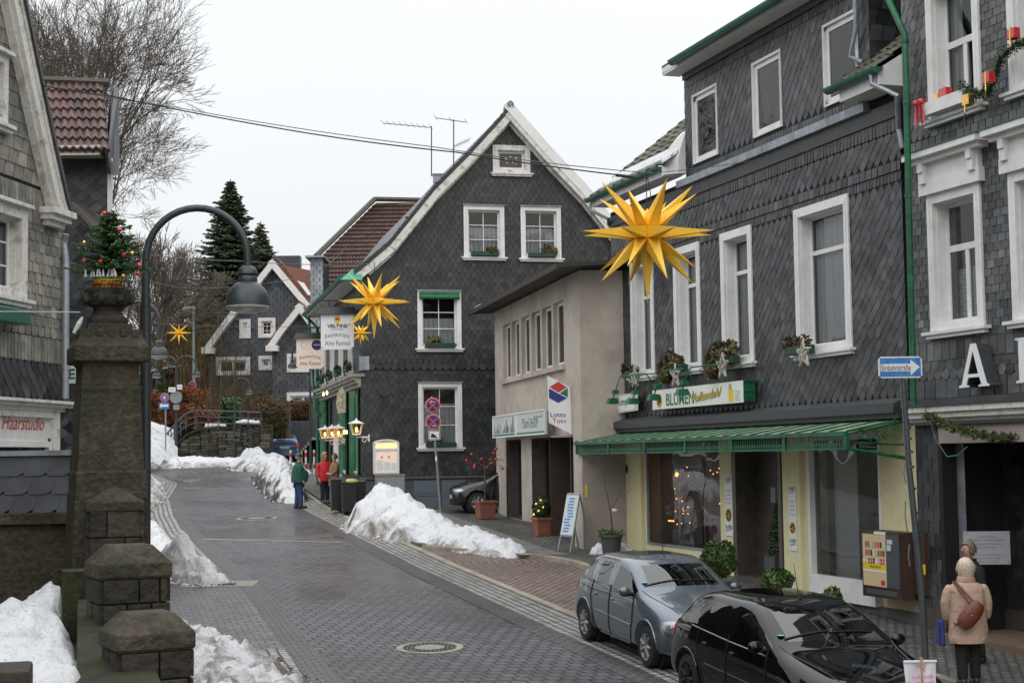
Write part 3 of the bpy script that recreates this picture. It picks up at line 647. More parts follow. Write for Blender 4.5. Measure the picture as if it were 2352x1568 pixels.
slates(mb,F1,[(sL,zr2),(Lw,zr2),(Lw,zr2+.17),(sL,zr2+.17)],.11,.17,'slim',hw,seed=12)
slates(mb,F1,[(sL,zr2+.17),(Lw,zr2+.17),(Lw,zr2+.33),(sL,zr2+.33)],.2,.16,'rect',hw,seed=13,d0=.02)
slates(mb,F1,[(sL,zr2+.33),(Lw,zr2+.33),(Lw,zr1),(sL,zr1)],.24,.23,'diamond',(),seed=14)
slates(mb,F1,[(sL,zr1),(Lw,zr1),(Lw,zr1+.24),(sL,zr1+.24)],.12,.24,'slim',(),seed=15,d0=.01)
mb.fb(F1,sL,Lw,.01,.05,zr1+.24,zband-.12,0,.35)
slates(mb,F1,[(sDL,zband+.05),(sDR,zband+.05),(sDR,zband+.21),(sDL,zband+.21)],.11,.16,'slim',hd,seed=16)
slates(mb,F1,[(sDL,zband+.21),(sDR,zband+.21),(sDR,zgut-.34),(sDL,zgut-.34)],.24,.28,'diamond',hd,seed=17)
slates(mb,F1,[(sDL,zgut-.34),(sDR,zgut-.34),(sDR,zgut-.16),(sDL,zgut-.16)],.11,.18,'slim',hd,seed=18)
mb.fb(F1,sDL,sDR,.01,.05,zgut-.16,zgut-.02,0,.3)
Fs=Fr(F1.p(sDR,0,5),0);Fs.t=-F1.n;Fs.n=F1.t
slates(mb,Fs,[(0,zband),(3.5,zband),(3.5,zgut),(0,zgut)],.26,.28,'lean',(),seed=19)
mb.build('slate_cladding','slate',B1,recalc=False)
mb=MB();mb.fb(F1,sDL-.25,sDR-.05,-.02,.14,zband-.12,zband+.03);
for i in range(12):s=lerp(sDL,sDR,i/12);mb.fb(F1,s,s+.012,.14,.146,zband-.12,zband+.03)
mb.quad(F1.p(Lw-.6,-.2,0),F1.p(Lw+1.2,-.2,0),F1.p(Lw+1.2,-.2,zband+.4),F1.p(Lw-.6,-.2,zband+.4));mb.build('zinc_band','zinc',B1)
mb=MB();zc0,zc1=zc-.12,zc+.06
mb.fb(F1,sL-.28,Lw,-.02,.30,zc0,zc1-.02);mb.fb(F1,sL-.22,Lw,-.02,.22,zc0-.09,zc0)
mb.hexa([F1.p(sL-.2,0,zc1-.02),F1.p(Lw,0,zc1-.02),F1.p(Lw,.28,zc1-.02),F1.p(sL-.2,.28,zc1-.02),F1.p(sL,0,zc1+.07),F1.p(Lw,0,zc1+.07),F1.p(Lw,.05,zc1+.07),F1.p(sL,.05,zc1+.07)]);mb.build('cornice','zinc_dark',B1)
for i,w in enumerate(wins):
 window(B1,F1,w,cas=.16,dep=.22,proud=.04,bars=('TR' if i==3 else 'T'),curtain=.97,split=.72,mats=('white','white'),sillw=.1)
for i,w in enumerate(dwin):
 window(B1,F1,w,cas=.05,dep=.02,proud=.03,bars='',sill=False,curtain=0,inner=.09,glass='glass',back='inside')
def gutter(par,P0,P1,r=.09,m='green_dark',name='gutter',seg=14):
 mb=MB();D=(P1-P0);n=D.normalized();side=n.cross(Vector((0,0,1))).normalized();K=10
 for k in range(seg):
  a=P0+D*(k/seg);b=P0+D*((k+1)/seg)
  ring=[]
  for e_,q in((a,r),(b,r*.97)):
   for j in range(K+1):
    w=math.pi*j/K;ring.append(e_-side*math.cos(w)*q-Vector((0,0,math.sin(w)*q)))
  mb.add(ring,[(j,j+1,K+2+j,K+1+j)for j in range(K)]+[(0,K,2*K+1,K+1)])
  mb.tube([a-side*r*1.02-Vector((0,0,.0)),b-side*r*1.02],.012,5)
 o=len(mb.v)
 for e_ in(P0,P1):
  c=[e_-side*math.cos(math.pi*j/K)*r-Vector((0,0,math.sin(math.pi*j/K)*r))for j in range(K+1)];mb.add(c,[tuple(range(K+1))])
 return mb.build(name,m,par,smooth=True,recalc=True)
sg0=F1.S(1541,180,.55)
gutter(B1,F1.p(sg0,.52,zgut+.12),F1.p(Lw-1.2,.52,zgut+.12),.11,seg=14)
mb=MB();mb.fb(F1,sDL-.22,Lw-1.2,0,.42,zgut-.02,zgut+.03);mb.fb(F1,sDL-.22,Lw-1.2,.40,.43,zgut+.03,zgut+.14);mb.build('soffit','white',B1)
mb=MB()
mb.hexa([F1.p(sDL-.25,.42,zgut+.14),F1.p(Lw-1.1,.42,zgut+.14),F1.p(Lw-1.1,-6,zgut+1.6),F1.p(sDL-.25,-6,zgut+1.6),F1.p(sDL-.25,.42,zgut+.2),F1.p(Lw-1.1,.42,zgut+.2),F1.p(Lw-1.1,-6,zgut+1.68),F1.p(sDL-.25,-6,zgut+1.68)])
mb.build('dormer_roof','slate',B1)
zl=zband-.02;se=F1.S(1345,470,.55)
seL=sL-.35
zle=F1.sz(1430,425,.5)[1]
print('left eave',se,zle,zband)
gutter(B1,F1.p(se,.5,zle+.04),F1.p(sDL-.30,.5,zle+.04),.095,seg=6)
mb=MB();mb.fb(F1,se+.1,sDL-.25,.0,.42,zle-.17,zle-.12);mb.fb(F1,se+.1,sDL-.25,.40,.43,zle-.12,zle+.0)
mb.fpoly(Fs:=Fr(F1.p(sDL-.3,0,5),0),[(0,0)]*0+[],0,0)if False else None
cz0=zle-.15
mb.add([F1.p(sDL-.27,.46,cz0),F1.p(sDL-.27,-.02,cz0),F1.p(sDL-.27,-.02,cz0+.95),F1.p(sDL-.27,.3,cz0+.58),F1.p(sDL-.27,.46,cz0+.3),F1.p(sDL,.46*.4,cz0),F1.p(sDL,-.02,cz0),F1.p(sDL,-.02,cz0+.95),F1.p(sDL,.12,cz0+.58),F1.p(sDL,.46*.4,cz0+.3)],[(0,1,2,3,4),(9,8,7,6,5),(0,4,9,5),(4,3,8,9),(3,2,7,8),(1,0,5,6)])
mb.build('eave_box','white',B1)
U=F1.p(sDL-.02,0,0)-F1.p(se+.12,0,0);V=F1.p(0,-3,2.4)-F1.p(0,0,0)
mb=MB();tiles(mb,F1.p(se+.12,.48,zle+.07),U,V,9,10,.05,5);mb.build('lower_roof','tile_moss',B1,recalc=False)
mb=MB()
for k in range(3):a=.1+.16*k;mb.hexa([F1.p(se+.2+.1*k,.40-a,zle+.16+a*.8),F1.p(sDL-.1,.40-a,zle+.16+a*.8),F1.p(sDL-.1,.26-a,zle+.27+a*.8),F1.p(se+.2,.26-a,zle+.27+a*.8)]+[F1.p(se+.25+.1*k,.40-a,zle+.2+a*.8),F1.p(sDL-.1,.40-a,zle+.2+a*.8),F1.p(sDL-.1,.26-a,zle+.31+a*.8),F1.p(se+.25,.26-a,zle+.31+a*.8)],0,.1)
mb.build('roof_snow','snow',B1)
mb=MB();P=F1.p(se+.2,.5,zle-.04);mb.tube([P,P+Vector((0,0,-.22)),F1.p(se+.45,.15,zle-.5),F1.p(sL+.02,.06,zle-.62)],.04,8);mb.build('downpipe','zinc',B1,smooth=True)
sr0=F1.S(1900,208,.55);sr1=F1.S(2008,160,.55);zre=F1.sz(1955,183,.55)[1]
print('right eave',sr0,sr1,zre,Lw)
zre=(zle+.04+zre)/2 if abs(zle+.04-zre)<.3 else zre
gutter(B1,F1.p(sr0,.55,zre),F1.p(sr1+.1,.55,zre),.10,seg=4)
mb=MB();mb.fb(F1,sr0+.25,sr1,.0,.46,zre-.28,zre-.22);mb.fb(F1,sr0+.25,sr1,.43,.46,zre-.22,zre-.03)
mb.add([F1.p(sr1,.5,zre-.28),F1.p(sr1,-1.4,zre-.28),F1.p(sr1,-1.4,zre+1.15),F1.p(sr1,.5,zre-.02),F1.p(sr1+.05,.5,zre-.28),F1.p(sr1+.05,-1.4,zre-.28),F1.p(sr1+.05,-1.4,zre+1.15),F1.p(sr1+.05,.5,zre-.02)],[(0,1,2,3),(7,6,5,4),(0,3,7,4),(3,2,6,7),(0,4,5,1)])
mb.build('eave_box','white',B1)
mb=MB();tiles(mb,F1.p(sDR-.1,.5,zre+.03),F1.p(sr1+.02-(sDR-.1),0,0)-F1.p(0,0,0),F1.p(0,-3,2.3)-F1.p(0,0,0),5,10,.05,6);tiles(mb,F1.p(sr0+.1,.5,zre+.03),F1.p(sDR-.1-sr0-.1,0,0)-F1.p(0,0,0),F1.p(0,-.45,.34)-F1.p(0,0,0),4,2,.05,7);mb.build('lower_roof','tile_moss',B1,recalc=False)
mb=MB();P=F1.p(sr1-.1,.55,zre-.08);mb.tube([P,P-Vector((0,0,.16)),F1.p(sr1+.25,.3,zre-.5),F1.p(Lw+.02,.04,zre-.95),F1.p(Lw+.1,.03,zre-1.3)],.045,8);mb.build('downpipe','zinc',B1,smooth=True);mb=MB()
P=F1.p(F1.S(1978,100),.1,zgut);mb.tube([P,P-Vector((0,0,1.0)),F1.p(F1.S(1978)+.1,.1,zre+.6),F1.p(F1.S(1990)+.25,.05,zre+.42)],.04,8);mb.build('downpipe','zinc',B1,smooth=True)
mb=MB();pts=[at(2036,-10,25.0),at(2078,80,24.6),at(2082,210,24.6),at(2087,450,24.6),at(2092,640,24.6),at(2096,815,24.6),at(2098,930,24.6)]
mb.tube(pts,.052,10);
for u,v in((2079,95),(2083,235),(2087,450),(2094,720)):q=at(u,v,24.6);mb.tube([q-Vector((0,0,.03)),q+Vector((0,0,.03))],.062,10)
mb.build('green_downpipe','green',B1,smooth=True)
def zf(s):return zg1(s)
gl=F1.S(1427,1150);gr=F1.S(2103,1200)
sw1=(F1.S(1481,1150),F1.S(1655,1150));sdo=(F1.S(1686,1150),F1.S(1797,1150));sw2=(F1.S(1856,1150),F1.S(2017,1150))
ztop=zc0-.1;zsh=F1.sz(1875,1030)[1]+.25;zw2=F1.sz(1875,1316)[1]
print('ground',gl,gr,sw1,sdo,sw2,'ztop',ztop,'zw2',zw2)
zlow=zw2-.02;hs=[(sw1[0],sw1[1],zf(sw1[0])+.2,zsh),(sdo[0],sdo[1],0,zsh+.1),(sw2[0],sw2[1],zw2-.12,zsh)]
mb=MB();wall(mb,F1,gl,gr,0,ztop,hs,-.06);wall(mb,F1,gr,Lw+.1,0,ztop,(),-.06)
mb.fb(F1,gl,gl+.02,-6,-.06,0,ztop)
for h in hs:
 for x in(h[0],h[1]):mb.fb(F1,x-.004,x+.004,-.4,-.06,max(h[2],0),h[3])
mb.build('shop_wall','yellow',B1)
mb=MB()
for a,b in((gl,sw1[0]-.16),(sw1[1]+.02,sdo[0]-.06),(sdo[1]+.05,sw2[0]-.28)):mb=MB();mb.fb(F1,a,b,-.06,.02,0,ztop);mb.build('pilaster','yellow',B1)
mb=MB();mb.fb(F1,sw2[0]-.05,gr+.25,-.05,.0,0,zw2-.42);mb.build('shop_plinth','plinth',B1)
mb=MB();mb.fb(F1,sdo[0],sdo[0]+.14,-.9,.03,0,zsh+.1);mb.fb(F1,sdo[1]-.14,sdo[1],-.9,.03,0,zsh+.1);mb.fb(F1,sdo[0]+.14,sdo[1]-.14,-.92,-.9,0,zsh+.1)
mb.fb(F1,sdo[0]+.14,sdo[0]+1.0,-.5,-.45,0,zsh+.1);mb.fb(F1,sdo[0]+.13,sdo[1]-.13,-.9,.02,0,zf(sdo[0])+.04);mb.build('doorway','granite',B1)
mb=MB();mb.fb(F1,sdo[0]+1.05,sdo[1]-.16,-.8,-.76,0,zsh-.1);mb.build('door','inside',B1)
def shopwin(r,fm,name,items):
 mb=MB();a,b,z0,z1=r
 t=.1 if fm=='white' else.05
 mb.fb(F1,a,a+t,-.14,-.04+(.06 if fm=='white' else 0),z0,z1);mb.fb(F1,b-t*.6,b,-.14,-.04,z0,z1);mb.fb(F1,a+t,b-t*.6,-.14,-.045,z1-t,z1);mb.fb(F1,a+t,b-t*.6,-.14,(.08 if fm=='white' else-.045),z0+(-.3 if fm=='white' else 0),z0+t)
 w=mb.build(name,fm,B1)
 g=MB();g.quad(F1.p(a+t,-.09,z0+t),F1.p(b-t*.6,-.09,z0+t),F1.p(b-t*.6,-.09,z1-t),F1.p(a+t,-.09,z1-t));g.build('pane','glass',w,recalc=False)
 q=MB();y0=-2.2;q.quad(F1.p(a,y0,z0),F1.p(b,y0,z0),F1.p(b,y0,z1),F1.p(a,y0,z1));q.quad(F1.p(a,y0,z0),F1.p(a,-.1,z0),F1.p(a,-.1,z1),F1.p(a,y0,z1));q.quad(F1.p(b,y0,z0),F1.p(b,-.1,z0),F1.p(b,-.1,z1),F1.p(b,y0,z1))
 q.quad(F1.p(a,y0,z0),F1.p(b,y0,z0),F1.p(b,-.1,z0),F1.p(a,-.1,z0));q.quad(F1.p(a,y0,z1),F1.p(b,y0,z1),F1.p(b,-.1,z1),F1.p(a,-.1,z1));q.build('room','inside_l',w,recalc=False)  # paler room colour stands in for a light inside the shop
 return w
w1=shopwin((sw1[0],sw1[1],hs[0][2],zsh),'zinc','shop_window',1);w2=shopwin((sw2[0],sw2[1],zw2-.12,zsh),'white','shop_window',2)
mb=MB();mb.fb(F1,sw1[0]+.1,sw1[0]+1.0,-1.0,-.98,hs[0][2],zsh);mb.build('display_screen','inside_l',w1);mb=MB();mb.fb(F1,sw2[0]+.12,sw2[0]+.95,-.5,-.48,zw2-.1,zsh);mb.build('display_screen','curtain',w2)
mb=MB()
for a in(1.75,2.25):mb.fb(F1,sw1[0]+a,sw1[0]+a+.22,-.82,-.80,hs[0][2],zsh)
mb.build('red_banner',mat('red_cloth',(0.35,0.02,0.02),.8),w1)
rg=random.Random(5)
mb=MB()
for c0 in(.95,2.3):
 base=F1.p(sw1[0]+c0,-.45,hs[0][2]);mb.tube([base,base+Vector((0,0,1.35))],[.025,.018],6)
 for k in range(34):
  a=rg.uniform(0,6.28);z=rg.uniform(.6,1.35);p=base+Vector((0,0,z));q=p+Vector((math.cos(a)*.3,math.sin(a)*.3,rg.uniform(.2,.5)))
  mb.tube([p,p.lerp(q,.5)+Vector((0,0,.03)),q],[.007,.005,.003],4)
mb.build('display_trees',mat('birch',(.6,.45,.3),.6),w1)
mb=MB()
for k in range(26):mb.ball(F1.p(sw1[0]+rg.choice([rg.uniform(.7,1.2),rg.uniform(1.9,sw1[1]-sw1[0]-.1)]),-.5+rg.uniform(-.2,.15),rg.uniform(hs[0][2]+.3,zsh-.45)),.014,6)
for k in range(7):mb.ball(F1.p(sw1[0]+.9+rg.uniform(-.05,.05),-.42,hs[0][2]+1.62+rg.uniform(-.05,.05)),.03,6)
for k in range(4):mb.ball(F1.p(sw1[0]+.55+k*.09,-.35,hs[0][2]+.55),.02,6)
mb.build('fairy_lights','fairy',w1)
mb=MB()
for k in range(22):mb.tube([F1.p(sw1[0]+2.1+k*.045,-.6,hs[0][2]),F1.p(sw1[0]+2.1+k*.045,-.6,zsh)],.004,4)
for k in range(5):mb.ball(F1.p(sw1[0]+.55+(k%3)*.12,-.35,hs[0][2]+.72+(k//3)*.12),.07,10)
mb.build('tinsel_strands','metal',w1)
mb=MB();
for k in range(60):
 p=F1.p(sw2[0]+1.55+rg.uniform(-.12,.12),-.5+rg.uniform(-.1,.1),zw2+rg.uniform(.1,.6));mb.tube([p,p+Vector((rg.uniform(-.1,.1),rg.uniform(-.1,.1),rg.uniform(.1,.3)))],.008,4)
mb.build('dried_arrangement','leaf_dry',w2)
mb=MB();mb.fb(F1,sw2[0]+1.3,sw2[1]-.3,-1.2,-1.1,zw2+.9,zsh-.4);mb.build('wicker_panel','bark',w2)
mb=MB();mb.fb(F1,sdo[0]+.75,sdo[0]+.95,-.45,-.44,zf(5)+1.45,zf(5)+1.75);mb.build('notice','metal',B1)
za_w=F1.sz(2075,963)[1];AP=1.12;za_f=F1.sz(1952,994,AP)[1];sa0,sa1=F1.S(1321,1028,AP),F1.S(1952,996,AP)
print('awning',sa0,sa1,za_w,za_f)
sa1=(sa1+F1.S(2075,963))/2 if abs(sa1-F1.S(2075,963))<1 else sa1
aw=thing('shop_awning','green lattice-edged glass canopy along the yellow shop front','awning',F1.p(4,.5,za_f))
mb=MB();mb.hexa([F1.p(sa0,0,za_w),F1.p(sa1,0,za_w),F1.p(sa1,AP,za_f),F1.p(sa0,AP,za_f),F1.p(sa0,0,za_w+.02),F1.p(sa1,0,za_w+.02),F1.p(sa1,AP,za_f+.02),F1.p(sa0,AP,za_f+.02)]);mb.build('roof_panels',mat('awning_panel',(.36,.4,.3),.4,col2=(.22,.28,.18),scale=2),aw)
mb=MB();nb=22
for i in range(nb+1):
 s=lerp(sa0,sa1,i/nb);mb.tube([F1.p(s,-.02,za_w+.03),F1.p(s,AP,za_f+.035)],.016,6)
mb.build('glazing_bars','green',aw)
mb=MB();mb.fb(F1,sa0,sa1,AP-.02,AP+.05,za_f-.04,za_f+.03);mb.fb(F1,sa0+.15,sa1,AP-.01,AP+.02,za_f-.27,za_f-.235)
mb.tube([F1.p(sa0,AP,za_f-.02),F1.p(sa0+.03,AP-.05,za_f-.2),F1.p(sa0+.15,AP,za_f-.25)],.022,6)
for s in(sa0+.05,sa1-.02):
 mb.tube([F1.p(s,AP-.05,za_f-.25),F1.p(s,0,za_f-.42)],.03,8)
 mb.tube([F1.p(s,AP-.02,za_f-.02),F1.p(s,-.02,za_w-.02)],.02,6);mb.tube([F1.p(s,AP-.2,za_f-.16),F1.p(s,-.02,za_f-.2)],.02,6)
for i in range(7):s=lerp(sa0+.15,sa1,i/6);mb.fb(F1,s-.035,s+.035,AP-.02,AP+.04,za_f-.27,za_f-.04)
mb.build('frame','green',aw)
mb=MB();n=132
for i in range(n):
 s=lerp(sa0+.18,sa1,(i+.5)/n);mb.fb(F1,s-.009,s+.009,AP-.002,AP+.008,za_f-.24,za_f-.04)
 for k in range(2):
  c=F1.p(s,AP+.004,za_f-.2+.03*k);mb.tube([F1.p(s+.04*math.cos(w),AP+.006,za_f-.2+.025*math.sin(w)+.03*k)for w in(0,1.5,3,4.5)],.006,4)
mb.build('lattice','green',aw)
mb=MB()
def scroll(P,c,r,turns=1.6,start=0,sgn=1):
 return[P(c[0]+r*(1-.75*k/22)*math.cos(start+sgn*turns*6.28*k/22),c[1]+r*(1-.75*k/22)*math.sin(start+sgn*turns*6.28*k/22))for k in range(23)]
Pe=lambda a,z:F1.p(sa1,a,z)
for(c,r,st,sg)in(((.25,za_f+.02),.12,0,1),((.6,za_f-.08),.13,2,-1),((.85,za_f-.03),.09,1,1),((.18,za_f+.2),.07,3,-1),((.42,za_f-.04),.07,4,1)):
 mb.tube(scroll(Pe,c,r,1.4,st,sg),.012,5)
mb.build('scrollwork','green',aw)
a2=19.5;o2=Vector((6.50,25.4,1.3));F2=Fr(o2,0);F2.t=Vector((math.sin(R(a2)),-math.cos(R(a2)),0));F2.n=Vector((-math.cos(R(a2)),-math.sin(R(a2)),0))
B2=thing('slate_corner_house','grey slate-hung house at the right edge with corniced white windows over a dark entrance','house',F2.p(2,0,1.2))
zcor=F2.sz(2100,935)[1];sR=20.0
lw=F2.rect(2132.6,2261,451,765);lw2=(F2.S(2327,600),F2.S(2327,600)+(lw[1]-lw[0]),lw[2],lw[3])
uw=F2.rect(2127.4,2254,-60,284);uw2=(F2.S(2320,100),F2.S(2320,100)+(uw[1]-uw[0]),uw[2],uw[3]);uw=(uw[0],uw[1],uw[2],uw[2]+(lw[3]-lw[2]));uw2=(uw2[0],uw2[1],uw[2],uw[3])
print('F2',zcor,lw,lw2,uw)
sp=(F2.S(2167,1100),F2.S(2167,1100)+2.6);zlin=F2.sz(2165,1018)[1]
H2=[hole(w,.14)for w in(lw,lw2,uw,uw2)]
mb=MB();wall(mb,F2,0,sR,zcor,15,H2);wall(mb,F2,0,sR,0,zcor,[(sp[0],sp[1],-1,zlin)]);mb.quad(F2.p(0,0,0),F2.p(0,-9,0),F2.p(0,-9,15),F2.p(0,0,15));mb.build('wall_core','slate_back',B2,recalc=False)
mb=MB();zs1=lw[2]-.15
slates(mb,F2,[(0,zcor+.12),(sR,zcor+.12),(sR,zcor+.42),(0,zcor+.42)],.3,.3,'rect',(),seed=20)
slates(mb,F2,[(0,zcor+.4),(sR,zcor+.4),(sR,zs1-.3),(0,zs1-.3)],.2,.145,'fish',(),seed=21)
slates(mb,F2,[(0,zs1-.3),(sR,zs1-.3),(sR,zs1),(0,zs1)],.2,.28,'rect',(),seed=22)
zs2=uw[2]-.25
slates(mb,F2,[(0,zs1),(sR,zs1),(sR,zs2),(0,zs2)],.185,.125,'rect',H2,seed=23,thick=.016)
slates(mb,F2,[(0,zs2),(uw[0],zs2),(uw[0],15),(0,15)],.17,.2,'fish',H2,seed=24)
slates(mb,F2,[(uw[0],zs2),(sR,zs2),(sR,15),(uw[0],15)],.185,.125,'rect',H2,seed=25,thick=.016)
mb.build('slate_cladding','slate_grey',B2,recalc=False)
mb=MB();slates(mb,F2,[(.02,gz(0,25)+.4),(sp[0]+.0,gz(0,25)+.4),(sp[0]+.0,zcor-.2),(.02,zcor-.2)],.3,.2,'rect',(),seed=26,thick=.014,lift=.5)
slates(mb,F2,[(sp[1],gz(0,22)+.4),(sR,gz(0,22)+.4),(sR,zcor-.2),(sp[1],zcor-.2)],.3,.2,'rect',(),seed=27,thick=.014,lift=.5);
Fr2=Fr(F2.p(sp[0],-1.1,1),0);Fr2.t,Fr2.n=F2.t,F2.n
slates(mb,Fr2,[(0,gz(0,23)+.35),(2.6,gz(0,23)+.35),(2.6,zlin),(0,zlin)],.3,.2,'rect',(),seed=28,thick=.014,lift=.5)
mb.build('lower_cladding','slate',B2,recalc=False)
mb=MB();mb.fb(F2,sp[0]-.07,sp[0]+.03,-1.1,.04,0,zlin);mb.fb(F2,sp[1]-.03,sp[1],-1.1,0,0,zlin);mb.fb(F2,sp[0],sp[1],-1.14,-1.1,0,zlin);mb.fb(F2,sp[0],sp[1],-1.1,0,zlin,zlin+.1);mb.build('porch','slate_back',B2)
mb=MB();mb.fb(F2,sp[0]-.02,sR,.02,.05,zlin,zcor-.18);mb.build('lintel','beige_d',B2)
mb=MB();mb.fb(F2,.02,sp[0],.0,.045,0,gz(0,25)+.42);mb.fb(Fr2,0,2.6,0,.06,0,gz(0,23)+.5);mb.fb(F2,sp[1],sR,0,.045,0,gz(0,22)+.42);mb.build('granite_plinth','granite',B2)
mb=MB();mb.fb(F2,sp[0]+.05,sp[1]+.4,-1.1,.25,0,gz(0,22.8)+.2);mb.build('entrance_step',mat('entrance_tiles',(.17,.12,.08),.5),B2)
mb=MB();mb.fb(F2,0,sR,0,.26,zcor-.01,zcor+.1);mb.fb(F2,0,sR,.0,.12,zcor-.3,zcor-.25);mb.build('cornice_flashing','zinc_dark',B2)
mb=MB();mb.fb(F2,0,sR,0,.23,zcor-.1,zcor-.012);mb.fb(F2,0,sR,0,.17,zcor-.19,zcor-.1);mb.fb(F2,0,sR,0,.09,zcor-.25,zcor-.19)
mb.build('cornice','white_old',B2)
for i,w in enumerate((lw,lw2)):
 W=window(B2,F2,w,cas=.15,dep=.2,proud=.05,bars='TM',split=.62,curtain=0,inner=.065,sillw=.13)
 mb=MB();a0,a1,z0,z1=w
 mb.fb(F2,a0-.1,a1+.1,0,.12,z1,z1+.22);mb.fb(F2,a0-.05,a1+.05,.0,.09,z1+.22,z1+.5);mb.fb(F2,a0-.22,a1+.22,0,.2,z1+.5,z1+.58);mb.fb(F2,a0-.28,a1+.28,0,.3,z1+.58,z1+.68)
 for x in(a0-.02,a1+.02-.14):mb.fb(F2,x,x+.14,.09,.17,z1+.18,z1+.5);mb.fb(F2,x+.01,x+.13,.17,.2,z1+.36,z1+.5)
 mb.build('hood','white',W);mb=MB();mb.fb(F2,a0-.3,a1+.3,0,.32,z1+.68,z1+.695);mb.build('hood_flashing','green',W)
 mb=MB();e0,e1=a0+.2,a1-.2
 for k in range(22):z=z0+.2+k*.035;mb.fb(F2,e0,e1,-.27+(.012 if k%2 else 0),-.262+(.012 if k%2 else 0),z,z+.03)
 mb.build('pleated_blind','curtain',W)
for w in(uw,uw2):window(B2,F2,w,cas=.15,dep=.2,proud=.05,bars='TM',split=.55,curtain=-1,inner=.065,sillw=.13)
F3=Fr((1.62,37.2,1.9),0);dl=Vector((-2.12,10.4,0)).normalized();F3.t=-dl;F3.n=Vector((-dl.y,dl.x,0));Lb=10.75
F3.o=Vector((1.62,37.2,1.9))+dl*Lb
B3=thing('beige_shop_building','plain beige rendered two-storey shop with six narrow upper windows and a flat brown eave','building',F3.p(Lb/2,0,2))
zr=F3.sz(1314,628)[1];sb_=[F3.S(x,850)for x in(1155.6,1295)]
ztopw=F3.sz(1156,748)[1];zbotw=F3.sz(1156,873)[1]
print('F3',zr,sb_,ztopw,zbotw,'top at right',F3.sz(1280,650)[1])
E=[(F3.S(a),F3.S(b))for a,b in((1155.6,1172),(1176,1192.5),(1198,1216),(1221.3,1241.4),(1246,1267.6),(1272,1295.4))]
G3=[(F3.S(1163,1100),F3.S(1198,1100)),(F3.S(1222,1100),F3.S(1264,1100)),(F3.S(1265,1100),F3.S(1318,1100))]
zsg=F3.sz(1140,1010)[1];zst=gz(0,42)+.28
hb=[(a,b,zbotw,ztopw)for a,b in E]+[(a,b,zst if i<2 else 0,zsg-.02)for i,(a,b)in enumerate(G3)]
mb=MB();wall(mb,F3,0,Lb,0,zr,hb)
SD=Fr(F3.p(Lb,0,1.9),0);SD.t=-F3.n;SD.n=F3.t
for h in hb[:6]:
 mb.quad(F3.p(h[0],0,h[2]),F3.p(h[0],-.16,h[2]),F3.p(h[0],-.16,h[3]),F3.p(h[0],0,h[3]));mb.quad(F3.p(h[1],0,h[2]),F3.p(h[1],-.16,h[2]),F3.p(h[1],-.16,h[3]),F3.p(h[1],0,h[3]));mb.quad(F3.p(h[0],0,h[3]),F3.p(h[0],-.16,h[3]),F3.p(h[1],-.16,h[3]),F3.p(h[1],0,h[3]))
mb.quad(SD.p(0,0,2.9),SD.p(6,0,2.9),SD.p(6,0,zr),SD.p(0,0,zr));mb.quad(F3.p(0,0,0),F3.p(0,-6,0),F3.p(0,-6,zr),F3.p(0,0,zr));mb.build('rendered_wall','beige',B3,recalc=False)
zpl=SD.sz(1350,1025)[1]
mb=MB();mb.fb(SD,.0,6,-.02,.012,0,zpl);mb.build('lower_wall','beige_d',B3)
mb=MB();mb.fb(F3,E[0][0]-.12,E[5][1]+.12,0,.09,zbotw-.13,zbotw);mb.build('window_ledge','beige',B3)
for i,(a,b)in enumerate(E):
 window(B3,F3,(a,b,zbotw,ztopw),cas=0.0,dep=.11,proud=0,bars='',sill=False,curtain=0,inner=.07,mats=('beige','white'))
for i,(a,b)in enumerate(G3[:2]):
 w=window(B3,F3,(a,b,zst,zsg-.02),cas=0.0,dep=.35,proud=0,bars='m',sill=False,curtain=0,inner=.05,mats=('granite','zinc_dark'),name='shop_window',intd=1.2,back='inside')
 mb=MB();mb.fb(F3,a+.1,a+.6,-.8,-.75,zst+.1,zsg-.3);mb.build('display_panel','inside_l',w)
 mb=MB();rg2=random.Random(i)
 for k in range(16):mb.ball(F3.p(rg2.uniform(a+.2,b-.1),-.6,zst+.1+rg2.uniform(0,.35)),.018,6)
 mb.build('candle_lights','fairy',w)
 mb=MB()
 for k in range(12):s_=rg2.uniform(a+.5,b-.1);z_=zst+.2+.12*k;mb.fb(F3,s_,s_+.2,-.7,-.6,z_,z_+.1)
 mb.build('display_goods','curtain',w)
mb=MB();a,b=G3[2];mb.fb(F3,a,b,-1.2,-1.15,0,zsg);mb.fb(F3,a-.02,a+.03,-1.2,.02,0,zsg);mb.fb(F3,b-.03,b+.02,-1.2,-.01,0,zsg);mb.fb(F3,a+.9,a+1.0,-1.1,-.3,0,zsg);mb.build('entrance',mat('brown_door',(.05,.032,.025),.6),B3)
mb=MB();mb.fb(F3,G3[0][0]-.1,G3[2][0],-.3,.06,0,zst-.01);mb.build('shop_step',mat('brown_step',(.1,.075,.06),.7),B3)
mb=MB()
zo=.32;ov=.62;zt3=zr+.10
f0=F3.p(-.9,ov,zr+.02);f1=F3.p(Lb+.55,ov,zr+.02)
mb.hexa([F3.p(-.9,ov,zr),F3.p(Lb+.55,ov,zr),F3.p(Lb+.55,-6.5,zr+.5),F3.p(-.9,-6.5,zr+.5),F3.p(-.9,ov,zr+.1),F3.p(Lb+.55,ov,zr+.1),F3.p(Lb+.55,-6.5,zr+.6),F3.p(-.9,-6.5,zr+.6)])
nt_=44
for i in range(nt_):a=lerp(-.9,Lb+.55,i/nt_);b=lerp(-.9,Lb+.55,(i+.86)/nt_);mb.fb(F3,a,b,ov,ov+.05,zr-.035,zr+.10,0,.5)
mb.build('eave_roof',mat('eave_brown',(.045,.036,.03),.7,tint=.3),B3)
